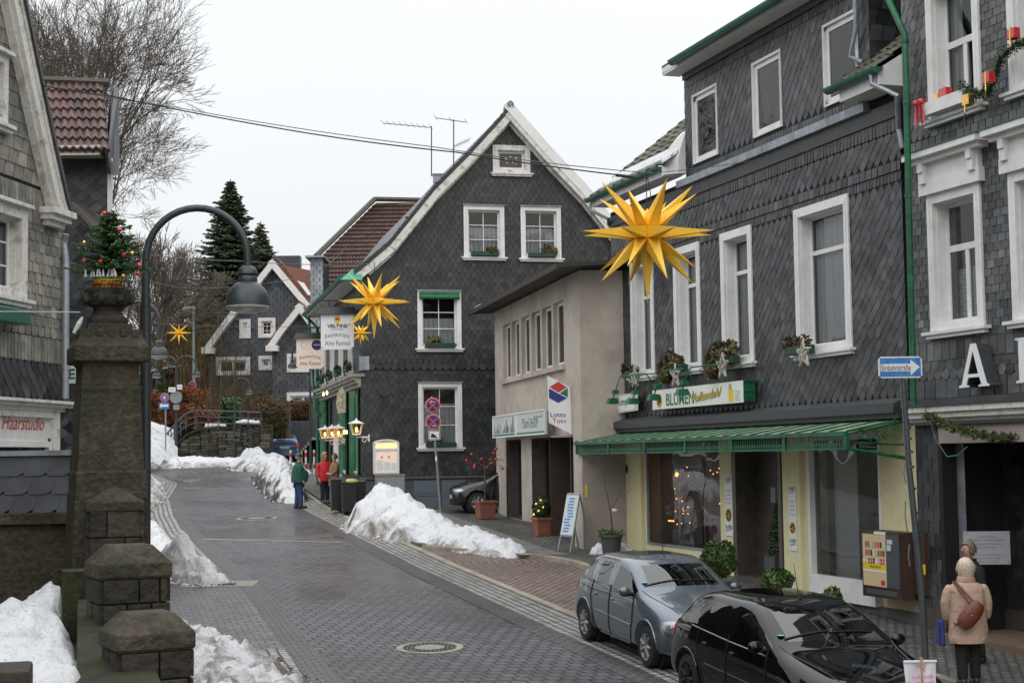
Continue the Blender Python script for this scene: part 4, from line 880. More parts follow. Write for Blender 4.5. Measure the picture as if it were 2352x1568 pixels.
mb=MB();mb.fb(F3,0,1.0,ov-.35,ov+.0,zr+.11,zr+.15);mb.fb(SD,.2,3.4,.2,.5,zr+.12,zr+.17);mb.build('roof_snow','snow',B3)
mb=MB();mb.fb(SD,.06,.11,.0,.03,3.2,3.5);mb.build('doorbell_panel','txt_y',B3)
F4=Fr((-4.80,49.6,2.5),12.9)
B4=thing('slate_gable_house','tall dark slate gable house with white bargeboards and green shutters, a restaurant','house',F4.p(4.5,0,2.6))
apx=F4.sz(1167,262);W4=2*apx[0]
Lp=[F4.sz(*p)for p in((843,612),(893,569),(994.5,444),(1078,360))]
outl=[(0,0),(W4,0)]+[(W4-s,z)for s,z in[Lp[0]]]+[(W4-s,z)for s,z in Lp[1:]]+[apx]+list(reversed(Lp))
outl=[(0,0),(W4,0),(W4,Lp[0][1]-.3)]+[(W4-s,z)for s,z in Lp]+[apx]+list(reversed(Lp))+[(0,Lp[0][1]-.3)]
print('F4',W4,apx,Lp)
aw_=F4.rect(1131,1217,333,397);g1=F4.rect(1064,1158,471.6,590);g2=F4.rect(1195,1288,474,593);g3=F4.rect(958,1059,668,800);g4=F4.rect(960,1061,879,1028)
ws4=[aw_,g1,g2,g3,g4];h4=[hole(w,.13)for w in ws4]
zpl4=F4.sz(1000,1094)[1]
mb=MB();wall(mb,F4,0,W4,0,apx[1],h4,0,poly=outl);mb.build('wall_core','slate_back',B4,recalc=False)
mb=MB();shz=[F4.sz(900,v)[1]for v in(1094,850,828,642)]
low=[(0,zpl4),(W4,zpl4),(W4,shz[1]),(0,shz[1])]
slates(mb,F4,low,.2,.155,'scale',h4,seed=31,thick=.018)
slates(mb,F4,[(0,shz[1]),(W4,shz[1]),(W4,shz[1]+.2),(0,shz[1]+.2)],.24,.2,'fish',h4,seed=32,d0=.03)
slates(mb,F4,[(0,shz[1]+.2),(W4,shz[1]+.2)]+outl[2:],.2,.155,'scale',h4,seed=33,thick=.018)
mb.build('slate_cladding','slate_rest',B4,recalc=False)
mb=MB();mb.fb(F4,0,W4,-.03,.06,0,zpl4-.05);mb.build('plinth',mat('plinth_blue_grey',(.08,.095,.105),.7,var=.15,scale=1.2,col2=(.06,.07,.07)),B4)
mb=MB();mb.fb(F4,-.05,W4,-.03,.12,zpl4-.05,zpl4+.01);mb.build('plinth_ledge','plinth',B4)
for(x0_,x1_)in((950,1008),(1014,1068)):
 mb=MB();a=F4.S(x0_,1130);b=F4.S(x1_,1130);z=zpl4-.12;zb_=gz(0,50)
 mb.fb(F4,a,b,.06,.09,zb_,z);mb.fb(F4,a+.05,b-.05,.09,.10,zb_+.08,zb_+.42);mb.fb(F4,a+.05,b-.05,.09,.10,zb_+.52,z-.08);mb.fb(F4,a,b,.09,.105,zb_+.44,zb_+.50)
 d=mb.build('cellar_door',mat('door_blue_grey',(.12,.15,.175),.6,var=.1),B4)
for i,w in enumerate(ws4):
 W=window(B4,F4,w,cas=.14 if i else.17,dep=.1,proud=.05,bars=('' if i==0 else 'm3'),curtain=(0,.62,.62,.55,.72)[i],mats=(('white_old' if i==0 else 'white'),'white'),inner=.05 if i else.07)
 if i==3:
  mb=MB();mb.fb(F4,w[0]+.06,w[1]-.06,.02,.14,w[3]-.26,w[3]-.04);mb.tube([F4.p(w[0]+.06,.1,w[3]-.2),F4.p(w[1]-.06,.1,w[3]-.2)],.07,10);mb.build('roller_awning','green',W)
 if i==0:
  mb=MB()
  for(x,y,r)in((.3,.55,.05),(.5,.7,.03),(.75,.62,.06),(.35,.3,.02),(.6,.35,.02),(.72,.25,.02)):
   cx_,cz_=lerp(w[0]+.25,w[1]-.25,x),lerp(w[2]+.2,w[3]-.2,y)
   for k in range(3):d=math.pi*k/3;mb.tube([F4.p(cx_-r*math.cos(d),-.115,cz_-r*math.sin(d)),F4.p(cx_+r*math.cos(d),-.115,cz_+r*math.sin(d))],.008,4)
  mb.build('star_stickers','white',W)
  mb=MB();mb.fb(F4,w[0]+.2,w[1]-.2,-.3,-.29,w[2]+.1,w[3]-.1);mb.build('blind','pot',W)
 if i:
  mb=MB();mb.fb(F4,w[0]-.03,w[1]+.03,0,.1,w[3],w[3]+.03);mb.build('drip_flashing','zinc',W)
mb=MB();mb.disc(F4,F4.sz(883,895)[0],F4.sz(883,895)[1],.21,.0,.06,20)
for k in range(5):z=F4.sz(883,895)[1]-.14+.07*k;mb.fb(F4,F4.sz(883,895)[0]-.17,F4.sz(883,895)[0]+.17,.06,.075,z,z+.03)
mb.build('round_vent','zinc_dark',B4)
mb=MB();c=F4.sz(839,834);mb.fb(F4,c[0]-.2,c[0]+.12,.03,.05,c[1]-.22,c[1]+.22);mb.build('metal_patch','zinc',B4)
def board(mb,F,pts,w,d0,d1,dz=0.0):
 for i,(a,b)in enumerate(zip(pts,pts[1:])):
  d1=d1+.004;d0=d0+.003;v=Vector((b[0]-a[0],b[1]-a[1]));n=Vector((-v.y,v.x)).normalized();n=n if n.y>0 else-n
  mb.fpoly(F,[(a[0]-n.x*w,a[1]-n.y*w),(b[0]-n.x*w,b[1]-n.y*w),(b[0],b[1]),(a[0],a[1])],d0,d1)
ext=[(Lp[0][0]-.45,Lp[0][1]-.36)]
lft=ext+Lp+[apx];rgt=[(W4-s,z)for s,z in lft]
mb=MB();board(mb,F4,[(s,z+.04)for s,z in lft],.22,.06,.30);board(mb,F4,[(s,z+.04)for s,z in rgt],.22,.06,.34)
board(mb,F4,[(s,z-.2)for s,z in lft[1:]],.12,.0,.08);board(mb,F4,[(s,z-.2)for s,z in rgt[1:]],.12,.0,.08);mb.build('bargeboard','white_old',B4)
mb=MB();board(mb,F4,[(s,z+.36)for s,z in rgt],.30,.30,.36);mb.build('verge_cladding','white',B4)
def roof_sheet(mb,F,pts,d0,d1,th=.12,up=.06):
 for a,b in zip(pts,pts[1:]):
  mb.fpoly(F,[(a[0],a[1]+up),(b[0],b[1]+up),(b[0],b[1]+up+th),(a[0],a[1]+up+th)],d0,d1)
mb=MB();roof_sheet(mb,F4,lft,-12,.33);roof_sheet(mb,F4,rgt,-12,.29)
for i in range(30):
 for(a,b)in zip(lft,lft[1:]):
  pass
nv=46;tot=[]
for a,b in zip(lft,lft[1:]):
 L_=math.hypot(b[0]-a[0],b[1]-a[1]);k=max(1,int(L_/.28))
 for j in range(k):
  p=(lerp(a[0],b[0],j/k),lerp(a[1],b[1],j/k));q=(lerp(a[0],b[0],(j+1)/k),lerp(a[1],b[1],(j+1)/k))
  mb.fpoly(F4,[(p[0],p[1]+.18),(q[0],q[1]+.18),(q[0],q[1]+.19),(p[0],p[1]+.25)],-.3,.36)
mb.fpoly(F4,[(apx[0]-.12,apx[1]+.12),(apx[0]+.12,apx[1]+.12),(apx[0]+.1,apx[1]+.3),(apx[0],apx[1]+.37),(apx[0]-.1,apx[1]+.3)],-.2,.38);mb.build('roof','slate',B4)
F5=Fr(F4.p(0,0,2.5),0);F5.n=-F4.t;dv=-F4.n;F5.o=F4.p(0,0,2.5)+dv*12.3;F5.t=-dv;LS=12.3
zj=F5.sz(815,872)[1]if True else 0;zfl=F5.sz(826,830)[1];ze5=F4.sz(838,640)[1]
print('F5 jetty',zj,'sill',zfl,'eave',ze5)
fw=[F5.rect(a,b,778,y)for a,b,y in((746,755,893),(760,771,876),(775,788,866),(793,806,851))]
fz=sum(w[2]for w in fw)/4;ft=fz+1.35
fw=[(s_,s_+1.05,fz,ft)for s_ in(1.0,3.9,6.6,9.4)]
gw=[(s_,s_+.95,gz(0,50)+1.25,zj-.4)for s_ in(1.3,7.6,10.7)];door5=(4.9,5.9,0,gz(0,55)+2.5)
mb=MB();wall(mb,F5,0,LS,zj+.15,ze5-.1,[hole(w,.1)for w in fw]);wall(mb,F5,0,LS,0,zj+.15,[hole(w,.1)for w in gw]+[door5],-.12);mb.build('side_wall_core','slate_back',B4,recalc=False)
mb=MB();slates(mb,F5,[(0,zj+.2),(LS,zj+.2),(LS,ze5-.15),(0,ze5-.15)],.26,.15,'rect',[hole(w,.1)for w in fw],seed=41)
Fd=Fr(F5.o,0);Fd.t,Fd.n,Fd.o=F5.t,F5.n,F5.o-F5.n*.12
slates(mb,Fd,[(0,3),(LS,3),(LS,zj),(0,zj)],.26,.15,'rect',[hole(w,.1)for w in gw]+[door5],seed=42);mb.build('side_cladding','slate_rest',B4,recalc=False)
for w in fw:window(B4,F5,w,cas=.08,dep=.08,proud=.05,bars='m3',curtain=.6)
for w in gw:
 W=window(B4,Fd,w,cas=.14,dep=.06,proud=.06,bars='m3',curtain=.6)
 mb=MB()
 for a,b,tw in((w[0]-.5,w[0]-.02,-1),(w[1]+.02,w[1]+.5,1)):
  hg=b if tw<0 else a;fr_=a if tw<0 else b
  P=lambda s,d,z:Fd.p(s,d,z);z0_,z1_=w[2]-.12,w[3]+.05;dd=.14
  mb.hexa([P(hg,.06,z0_),P(fr_,.06+dd,z0_),P(fr_,.10+dd,z0_),P(hg,.10,z0_),P(hg,.06,z1_),P(fr_,.06+dd,z1_),P(fr_,.10+dd,z1_),P(hg,.10,z1_)])
  for zz in(0.08,.52):mb.hexa([P(lerp(hg,fr_,.15),.09+dd*.15,lerp(z0_,z1_,zz)),P(lerp(hg,fr_,.85),.09+dd*.85,lerp(z0_,z1_,zz)),P(lerp(hg,fr_,.85),.115+dd*.85,lerp(z0_,z1_,zz)),P(lerp(hg,fr_,.15),.115+dd*.15,lerp(z0_,z1_,zz)),P(lerp(hg,fr_,.15),.09+dd*.15,lerp(z0_,z1_,zz+.4)),P(lerp(hg,fr_,.85),.09+dd*.85,lerp(z0_,z1_,zz+.4)),P(lerp(hg,fr_,.85),.115+dd*.85,lerp(z0_,z1_,zz+.4)),P(lerp(hg,fr_,.15),.115+dd*.15,lerp(z0_,z1_,zz+.4))])
 mb.build('shutters','green',W)
mb=MB();mb.fb(Fd,4.75,4.95,0,.16,0,door5[3]+.1);mb.fb(Fd,5.85,6.05,0,.16,0,door5[3]+.1);mb.fb(Fd,4.95,5.85,0,.12,door5[3]-.02,door5[3]+.1);mb.fb(Fd,4.95,5.85,-.1,-.05,0,door5[3]);mb.build('front_door','white',B4)
mb=MB()
for k,(a,b,c,d)in enumerate(((0,.32,-.10,.0),(0,.26,-.2,-.1),(0,.17,-.3,-.2),(0,.08,-.42,-.3))):mb.fb(F5,0,LS+(.0 if k else.06),-.12,b,zj+c+.12,zj+d+.12)
mb.build('jetty_cornice',mat('jetty_boards',(.3,.28,.23),.7,col2=(.16,.15,.13),scale=3),B4)
gutter(B4,F5.p(-.3,.62,ze5+.02),F5.p(LS+.25,.62,ze5+.02),.10,seg=10)
mb=MB();mb.fb(F5,-.3,LS+.2,0,.55,ze5-.12,ze5-.06);mb.build('eave_soffit','white_old',B4)
mb=MB();mb.hexa([F5.p(LS-.6,.0,ze5-.1),F5.p(LS+.55,.0,ze5-.1),F5.p(LS+.55,.7,ze5-.1),F5.p(LS-.6,.7,ze5-.1),F5.p(LS-.3,.0,ze5+.35),F5.p(LS+.05,.0,ze5+.35),F5.p(LS+.05,.25,ze5+.3),F5.p(LS-.3,.25,ze5+.3)]);mb.build('copper_flashing','copper',B4)
mb=MB();mb.tube([F5.p(-.1,.6,ze5-.05),F5.p(-.1,.12,ze5-.5),F5.p(-.1,.12,3)],.06,8);mb.tube([F5.p(.4,.5,ze5-.05),F5.p(.4,.3,zj),F5.p(.9,.3,zj-.6),F5.p(.9,.05,zj-1.0)],.05,8);mb.build('downpipe','green',B4,smooth=True)
c1=at(1013,436,56);mb=MB();mb.box((c1.x,c1.y,c1.z-.6),(.55,.6,2.2));mb.box((c1.x,c1.y,c1.z+.52),(.6,.65,.05));mb.build('chimney','zinc',B4)
B6=thing('brown_roofed_building','building with a steep brown tiled hip roof left behind the slate gable house','building',(-6,70,4))
P0=at(741,700,66);P1=at(1010,700,67.5);Q0=at(861,463,72);Q1=at(1010,466,73.5)
mb=MB();N_=24;NU=34
V=(Q0-P0);H0=at(726,592,67)
rg=random.Random(2)
for j in range(N_):
 for i in range(NU):
  fa,fb_=j/N_,(j+1)/N_
  def PT(u,f):
   l=P0.lerp(Q0,f)if False else None
   z=lerp(P0.z,Q0.z,f);y=lerp(66,72.5,f)
   d=ray(lerp(741,861,0),700)
   x=lerp(lerp(P0.x,H0.x,min(1,f/.46))if f<.46 else lerp(H0.x,Q0.x,(f-.46)/.54),P1.x+(Q1.x-P1.x)*f,u)
   return Vector((x,y,z))
  a,b,c,d=PT(i/NU,fa),PT((i+1)/NU,fa),PT((i+1)/NU,fb_),PT(i/NU,fb_);n=Vector((0,-.9,.4))
  m_=(a+b)/2;t=min(1,max(0,rg.gauss(.5,.25)))
  mb.add([a+n*.07,m_+n*.14,b+n*.07,c,(c+d)/2+n*.07,d,a,b],[(0,1,4,5),(1,2,3,4),(6,7,2,1,0)],0,t)
mb.build('roof','tile_dark',B6,recalc=False)
mb=MB();mb.tube([H0+Vector((0,-.1,.05)),Q0+Vector((0,-.1,.1))],.12,6);mb.tube([Q0+Vector((0,-.1,.1)),Q1+Vector((0,-.1,.1))],.12,6);mb.build('ridge_tiles','tile_moss',B6)
mb=MB();a=at(713,720,64.5);b=at(742,592,64.5);mb.box(((a.x+b.x)/2,65.5,(a.z+b.z)/2-1.5),(b.x-a.x,2.0,b.z-a.z+3));mb.build('gable_end','slate_back',B6)
Fg=Fr((a.x,64.49,5),0);mb=MB();slates(mb,Fg,[(0,a.z-3),(b.x-a.x,a.z-3),(b.x-a.x,b.z),(0,b.z)],.26,.16,'rect',(),seed=44);mb.build('gable_slates','zinc',B6,recalc=False)
mb=MB();mb.box(((a.x+b.x)/2-.05,65.4,b.z+.03),(b.x-a.x+.25,2.4,.08));mb.build('gable_capping','zinc',B6)
mb=MB();mb.box((-4.5,69,6),(6,5,12));mb.build('wall','slate_far',B6)
F7=Fr((-6.62,23.0,1.2),0);a7=9.3;F7.t=Vector((math.sin(R(a7)),math.cos(R(a7)),0));F7.n=Vector((math.cos(R(a7)),-math.sin(R(a7)),0))
B7=thing('salon_house','weathered grey slate house at the left edge with a white salon shop front','house',F7.p(-2,0,1.2))
bb=[F7.sz(*p,.2)for p in((45,-40),(80,130),(122,330),(150,455),(172,490))]
zcs=F7.sz(60,918)[1];e7=F7.S(141,700)
lwin=(F7.S(53,600)-1.05,F7.S(53,600),F7.sz(50,690)[1],F7.sz(50,480)[1]);uwin=(F7.S(12,200)-.9,F7.S(12,200),F7.sz(10,290)[1],F7.sz(10,130)[1])
zsb=[F7.sz(100,v)[1]for v in(1150,915,830,775,640,520)]
print('F7',bb,zcs,e7,lwin,uwin)
poly7=[(-9,0),(e7,0),(e7,bb[4][1]-.1),bb[3],bb[2],bb[1],bb[0],(bb[0][0]-1.5,bb[0][1]+3),(-9,bb[0][1]+3)]
h7=[hole(lwin,.14),hole(uwin,.1)]
shopz=F7.sz(60,905)[1]
mb=MB();wall(mb,F7,-9,e7,0,bb[0][1]+3,h7,0,poly=poly7);mb.quad(F7.p(e7,0,0),F7.p(e7,-7,0),F7.p(e7,-7,bb[4][1]),F7.p(e7,0,bb[4][1]));mb.build('wall_core','slate_back',B7,recalc=False)
mb=MB()
slates(mb,F7,[(-4,zsb[2]-.02),(e7,zsb[2]-.02),(e7,zsb[3]),(-4,zsb[3])],.1,zsb[3]-zsb[2]+.02,'slim',h7,seed=52)
slates(mb,F7,[(-4,zsb[3]),(e7,zsb[3]),(e7,zsb[5]),(-4,zsb[5])],.2,.15,'scale',h7,seed=53,thick=.035)
q=[(-4,zsb[5])]+[(e7,zsb[5]),(e7,bb[4][1]-.1),bb[3],bb[2],bb[1],bb[0],(-4,bb[0][1]+3)]
slates(mb,F7,[(-4,zsb[5]),(e7,zsb[5]),(e7,zsb[5]+.22),(-4,zsb[5]+.22)],.3,.22,'rect',h7,seed=54)
slates(mb,F7,[(-4,zsb[5]+.22),(e7,zsb[5]+.22),(e7,bb[4][1]-.1),(bb[3][0],zsb[5]+.55),(-4,zsb[5]+.55)],.1,.3,'slim',h7,seed=55)
slates(mb,F7,[(-4,zsb[5]+.55),(bb[3][0]-.05,zsb[5]+.55),(bb[2][0],bb[2][1]),bb[1],bb[0],(-4,bb[0][1]+3)],.27,.2,'lean',h7,seed=56,thick=.03)
mb.build('weathered_slates','slate_old',B7,recalc=False)
mb=MB();slates(mb,F7,[(-4,zcs),(e7,zcs),(e7,zsb[2]),(-4,zsb[2])],.2,.2,'diamond',h7,seed=51);mb.build('lower_slates','slate',B7,recalc=False)
mb=MB();pb=[(bb[0][0]-1.4,bb[0][1]+3)]+bb[:4]+[(bb[4][0],bb[4][1])]
pb[5:]=[(bb[3][0]+(bb[3][0]-bb[2][0])*.45,bb[3][1]-(bb[2][1]-bb[3][1])*.35)]
for i in range(len(pb)-1):
 a,b=pb[i],pb[i+1];mb.fpoly(F7,[(a[0]-.30,a[1]),(b[0]-.30,b[1]),b,a],.02,.2);mb.fpoly(F7,[(a[0]-.37,a[1]),(b[0]-.37,b[1]),(b[0]-.30,b[1]),(a[0]-.30,a[1])],.02,.14);mb.fpoly(F7,[(a[0]-.13,a[1]),(b[0]-.13,b[1]),(b[0]-.1,b[1]),(a[0]-.1,a[1])],.2,.22)
k=pb[-1];mb.fb(F7,k[0]-.62,k[0]+.1,.0,.25,k[1]-.02,k[1]+.07);mb.fb(F7,k[0]-.58,k[0]+.05,.0,.19,k[1]-.1,k[1]-.02);mb.fb(F7,k[0]-.5,k[0]-.02,.0,.12,k[1]-.18,k[1]-.1)
mb.build('bargeboard','white_old',B7)
mb=MB()
for i in range(len(pb)-1):
 a,b=pb[i],pb[i+1];n_=12
 for j in range(n_):
  p=(lerp(a[0],b[0],j/n_),lerp(a[1],b[1],j/n_));q_=(lerp(a[0],b[0],(j+1)/n_),lerp(a[1],b[1],(j+1)/n_))
  mb.fpoly(F7,[(p[0],p[1]),(q_[0],q_[1]),(q_[0]+.09,q_[1]),(p[0]+.05,p[1])],-3,.24)
mb.build('roof','slate',B7)
W=window(B7,F7,lwin,cas=.16,dep=.12,proud=.07,bars='m3',curtain=.9,mats=('white_old','white'),hood=.05)
window(B7,F7,uwin,cas=.12,dep=.1,proud=.05,bars='m3',curtain=.9,mats=('white_old','white'),hood=.05)
mb=MB();mb.fb(F7,-4,e7+.02,0,.25,zcs-.04,zcs);mb.fb(F7,-4,e7-.0,0,.19,zcs-.09,zcs-.04);mb.fb(F7,-4,e7-.05,0,.12,zcs-.15,zcs-.09)
mb.fb(F7,e7-.42,e7-.22,0,.1,0,zcs-.15);mb.fb(F7,-4,e7-.42,0,.1,zcs-.24,zcs-.15);mb.build('shop_front','white_old',B7)
zs0=F7.sz(60,1005)[1]
mb=MB();mb.fb(F7,-4,e7-.42,.0,.03,zs0-.05,zcs-.24);mb.build('fascia_board','white',B7)
mb=MB();mb.fb(F7,-4,e7-.42,-.02,.0,0,zs0);mb.fb(F7,-.5,-.45,0,.05,0,zs0);mb.build('shop_glazing','glass_dark',B7)
mb=MB();mb.fb(F7,e7-.5,e7-.42,0,.07,0,zs0-.05);mb.fb(F7,-4,e7-.5,0,.07,zs0-.13,zs0-.05);mb.build('shop_frame','white',B7)
mb=MB();p=[at(141,480,23.2),at(146,560,23.0),at(151,600,22.9),at(150,915,22.9)];mb.tube([F7.p(e7+.02,.05,bb[4][1]-.3)]+p[1:],.052,10)
mb.tube([p[3]+Vector((0,0,.42)),p[3]+Vector((0,0,.5))],.058,10);mb.build('downpipe','zinc',B7,smooth=True)
mb=MB();q=p[3];mb.tube([q,q-Vector((0,0,.18)),q+Vector((-.1,0,-.3)),q+Vector((-.17,0,-.5)),q+Vector((-.17,0,-2.5))],.058,10);mb.build('lower_downpipe','zinc_dark',B7,smooth=True)
B13=thing('unseen_church','tall grey stone church flank beyond the left edge of the terrace','church',(-11,0,2));F13=Fr((-10.8,13,2),0);F13.t=Vector((0,-1,0));F13.n=Vector((1,0,0));cw=[(s_,s_+1.3,5.2,10.2)for s_ in(3,8,13,18)]  # building added out of view, darkens car and window reflections and ambient light
mb=MB();wall(mb,F13,0,24,0,13,cw);mb.fb(F13,0,24,-9,-.4,0,13);mb.build('wall','stone',B13,recalc=False)
for w in cw:window(B13,F13,w,cas=.18,dep=.2,bars='m4',curtain=0,mats=('stone','zinc_dark'),glass='glass_dark')
mb=MB();mb.hexa([F13.p(-.3,.5,12.9),F13.p(24,.5,12.9),F13.p(24,-9.4,12.9),F13.p(-.3,-9.4,12.9),F13.p(-.3,-4.2,19),F13.p(24,-4.2,19),F13.p(24,-4.6,19),F13.p(-.3,-4.6,19)]);mb.build('roof','slate',B13)
B8=thing('tiled_dormer_house','dark slate-hung house with a red pantiled dormer roof behind the salon','house',(-9.5,29,1.5))
Y8=28.5;pL=at(60,360,Y8);pR=at(250,360,Y8);zt8=at(200,352,Y8).z
F8=Fr((pL.x,Y8,2),0);w8=pR.x-pL.x
mb=MB();mb.quad(F8.p(-3,0,0),F8.p(w8,0,0),F8.p(w8,0,zt8),F8.p(-3,0,zt8));mb.quad(F8.p(w8,0,0),F8.p(w8-1.3,-5,0),F8.p(w8-1.3,-5,zt8+1),F8.p(w8,0,zt8));mb.build('wall_core','slate_back',B8,recalc=False)
mb=MB();slates(mb,F8,[(-1,zt8-6.3),(w8,zt8-6.3),(w8,zt8-.1),(-1,zt8-.1)],.27,.2,'diamond',(),seed=61);mb.build('slate_cladding','slate',B8,recalc=False)
mb=MB();mb.fb(F8,w8-.01,w8+.06,-.05,.05,zt8-3,zt8-.1);mb.build('corner_board','white',B8)
e0=at(60,344,28.0);e1=at(240,346,28.0);r0=at(60,189,30.6);r1=at(252,193,30.6)
mb=MB();tiles(mb,e0,e1-e0+Vector((.1,0,0)),(r0-e0),11,7,.06,8,lap=.05);mb.build('roof','tile_red',B8,recalc=False)
mb=MB();mb.fb(F8,.3,w8-.05,.1,.45,zt8-.12,zt8+.06);mb.build('fascia','cream',B8)
mb=MB();mb.tube([r0+Vector((0,0,.05)),r1+Vector((0,0,.02))],.09,6);mb.build('ridge','tile_moss',B8)
a=at(240,346,28.0);b=at(256,195,30.6);c=at(267,205,30.6);d=at(267,402,28.2);e_=at(247,400,28.2)
mb=MB();mb.add([a,b,c,d,e_]+[p+Vector((.06,.0,0))for p in(a,b,c,d,e_)],[(0,1,2,3,4),(9,8,7,6,5),(0,4,9,5),(3,2,7,8),(4,3,8,9)]);mb.build('verge_board','zinc_dark',B8)
mb=MB();v0=at(165,470,27.8);v1=at(235,545,27.2);mb.tube([v0,v1],.06,6);mb.hexa([v0,v1,v1+Vector((.2,.8,-.2)),v0+Vector((.2,.8,-.1)),v0+Vector((0,0,.06)),v1+Vector((0,0,.06)),v1+Vector((.2,.8,-.14)),v0+Vector((.2,.8,-.04))]);mb.build('copper_valley','bark',B8)
mb=MB();pW=at(205,560,27.2);F8b=Fr((pL.x,27.2,2),0);mb.fb(F8b,-1,at(262,700,27.2).x-pL.x,-.3,-.02,0,at(290,640,27.2).z);mb.build('lower_wing','slate_back',B8)
mb=MB();slates(mb,F8b,[(0,1.5),(at(262,700,27.2).x-pL.x,1.5),(at(262,700,27.2).x-pL.x,at(290,640,27.2).z),(at(232,700,27.2).x-pL.x,at(290,560,27.2).z),(at(150,500,27.2).x-pL.x,at(150,500,27.2).z),(0,at(150,500,27.2).z)],.27,.2,'diamond',(),seed=62);mb.build('lower_cladding','slate',B8,recalc=False)
Y9=92.0;B9=thing('twin_gable_house','distant grey slate house with two white-edged gables and a red tiled roof','house',(-13,Y9,6))
F9=Fr((at(480,800,Y9).x,Y9,6),0);px9=lambda u,v,d=0:F9.sz(u,v,d)
pl=[px9(480,940),px9(760,940),px9(760,760),px9(712,700),px9(628,604),px9(552,706),px9(480,808)]
pl=[(a,b)for a,b in pl];w9=[F9.rect(550,576,733,777),F9.rect(593,633,730,776),F9.rect(496,575,820,862),F9.rect(594,628,817,850)]
h9=[hole(w,.12)for w in w9]
zz9=5.0;pl[0]=(pl[0][0],zz9);pl[1]=(pl[1][0],zz9)
mb=MB();wall(mb,F9,min(p[0]for p in pl),max(p[0]for p in pl),zz9,max(p[1]for p in pl),h9,-.0,poly=pl);mb.build('wall_core','slate_back',B9,recalc=False)
mb=MB();slates(mb,F9,pl,.42,.24,'rect',h9,seed=71,thick=.012,lift=.5);mb.build('slate_cladding','slate_far',B9,recalc=False)
def bb9(F,pts,w=.34,d1=.6,mt='white',nm='bargeboard'):
 mb=MB();board(mb,F,pts,w,-.05,d1);mb.build(nm,mt,B9)
bb9(F9,[px9(467,808),px9(520,735),px9(628,598),px9(714,701)])
mb=MB();a=px9(467,800);mb.fb(F9,a[0],a[0]+.75,-.1,.66,a[1]-.35,a[1]+.02);mb.build('eave_box','white',B9)
for w,br in zip(w9,('m3','m3','mM','m3')):window(B9,F9,w,cas=.2,dep=.06,proud=.08,bars=br,curtain=.5 if w is w9[0]else 0,inner=.1,sill=False)
mb=MB()
P=[px9(628,598),px9(714,701)];base=F9.p(P[0][0]+.1,-.2,P[0][1]+.1)
rgt9=F9.p(P[1][0],-.2,P[1][1]);tiles(mb,rgt9+Vector((0,.0,.1)),Vector((0,9,0)),base-rgt9,20,12,.1,9,lap=.06)
mb.hexa([base,base+Vector((6.4,0,0)),base+Vector((6.4,8,0)),base+Vector((0,8,0)),base+Vector((0,0,.02)),base+Vector((6.4,0,.02)),base+Vector((6.4,8,.02)),base+Vector((0,8,.02))])if False else None
r0=at(633,606,93);r1=at(722,622,93);r2=at(722,715,91.8);r3=at(714,703,91.8)
tiles(mb,Vector((r3.x-.0,92.6,r3.z-.6))-Vector((2.2,0,-2.6))*0,Vector((3.5,0,0)),Vector((0,3.2,r0.z-r3.z+.4)),12,14,.08,10,lap=.06)
q0=px9(628,600);mb.add([at(632,606,92.3),at(720,622,92.3),at(724,712,92.2),at(716,704,92.2),at(672,655,92.2)],[(0,1,2,3,4)],0,.5)
mb.build('roof','tile_orange',B9,recalc=False)
mb=MB();a,b,c,d=at(683,645,92.1),at(699,650,92.1),at(717,678,92.1),at(708,678,92.1);mb.add([a,b,c,d]+[p+Vector((0,-.08,.0))for p in(a,b,c,d)],[(3,2,1,0),(4,5,6,7),(0,1,5,4),(1,2,6,5),(2,3,7,6),(3,0,4,7)]);mb.build('skylight','signwhite',B9)
mb=MB();a=at(642,608,95);mb.box((a.x+.5,a.y,a.z+.1),(1.6,.8,.8));mb.build('chimney','zinc_dark',B9)
F10=Fr((at(625,800,89.5).x,89.5,6),0);q9=[F10.sz(*p)for p in((625,800),(691,703),(758,800))]
pl2=[(q9[0][0],5.6),(q9[2][0],5.6),q9[2],q9[1],q9[0]];w10=[F10.rect(659,732,812,855),F10.rect(659,732,901,941)];h10=[hole(w,.12)for w in w10]
mb=MB();wall(mb,F10,q9[0][0],q9[2][0],5.6,q9[1][1],h10,0,poly=pl2);mb.quad(F10.p(0,0,4.5),F10.p(0,-3,4.5),F10.p(0,-3,q9[0][1]),F10.p(0,0,q9[0][1]));mb.build('front_wall_core','slate_back',B9,recalc=False)
mb=MB();slates(mb,F10,pl2,.42,.24,'rect',h10,seed=72,thick=.012,lift=.5);mb.build('front_cladding','slate_far',B9,recalc=False)
bb9(F10,[F10.sz(614,800),F10.sz(640,762),F10.sz(691,698),F10.sz(760,792)])
mb=MB();a=F10.sz(614,795);mb.fb(F10,a[0],a[0]+.7,-.1,.66,a[1]-.32,a[1]);mb.build('eave_box','white',B9)
mb=MB();s0_,s1_,s2_=F10.sz(614,796),F10.sz(691,696),F10.sz(762,790)
for a,b in((s0_,s1_),(s1_,s2_)):mb.hexa([F10.p(a[0],.6,a[1]),F10.p(b[0],.6,b[1]),F10.p(b[0],-3,b[1]),F10.p(a[0],-3,a[1]),F10.p(a[0],.6,a[1]+.1),F10.p(b[0],.6,b[1]+.1),F10.p(b[0],-3,b[1]+.1),F10.p(a[0],-3,a[1]+.1)])
mb.build('front_roof','tile_orange',B9)
for w in w10:window(B9,F10,w,cas=.2,dep=.06,proud=.08,bars='m3M',curtain=0,inner=.1,sill=False)
B11=thing('garage','low grey garage with a dark blue door behind the small blue car','garage',(-11.5,88,4));F11=Fr((at(612,1020,88).x,88,4),0)
mb=MB();zt11=at(640,985,88).z;mb.fb(F11,0,4.4,-1.2,0,3.5,zt11);mb.build('wall','plinth',B11)
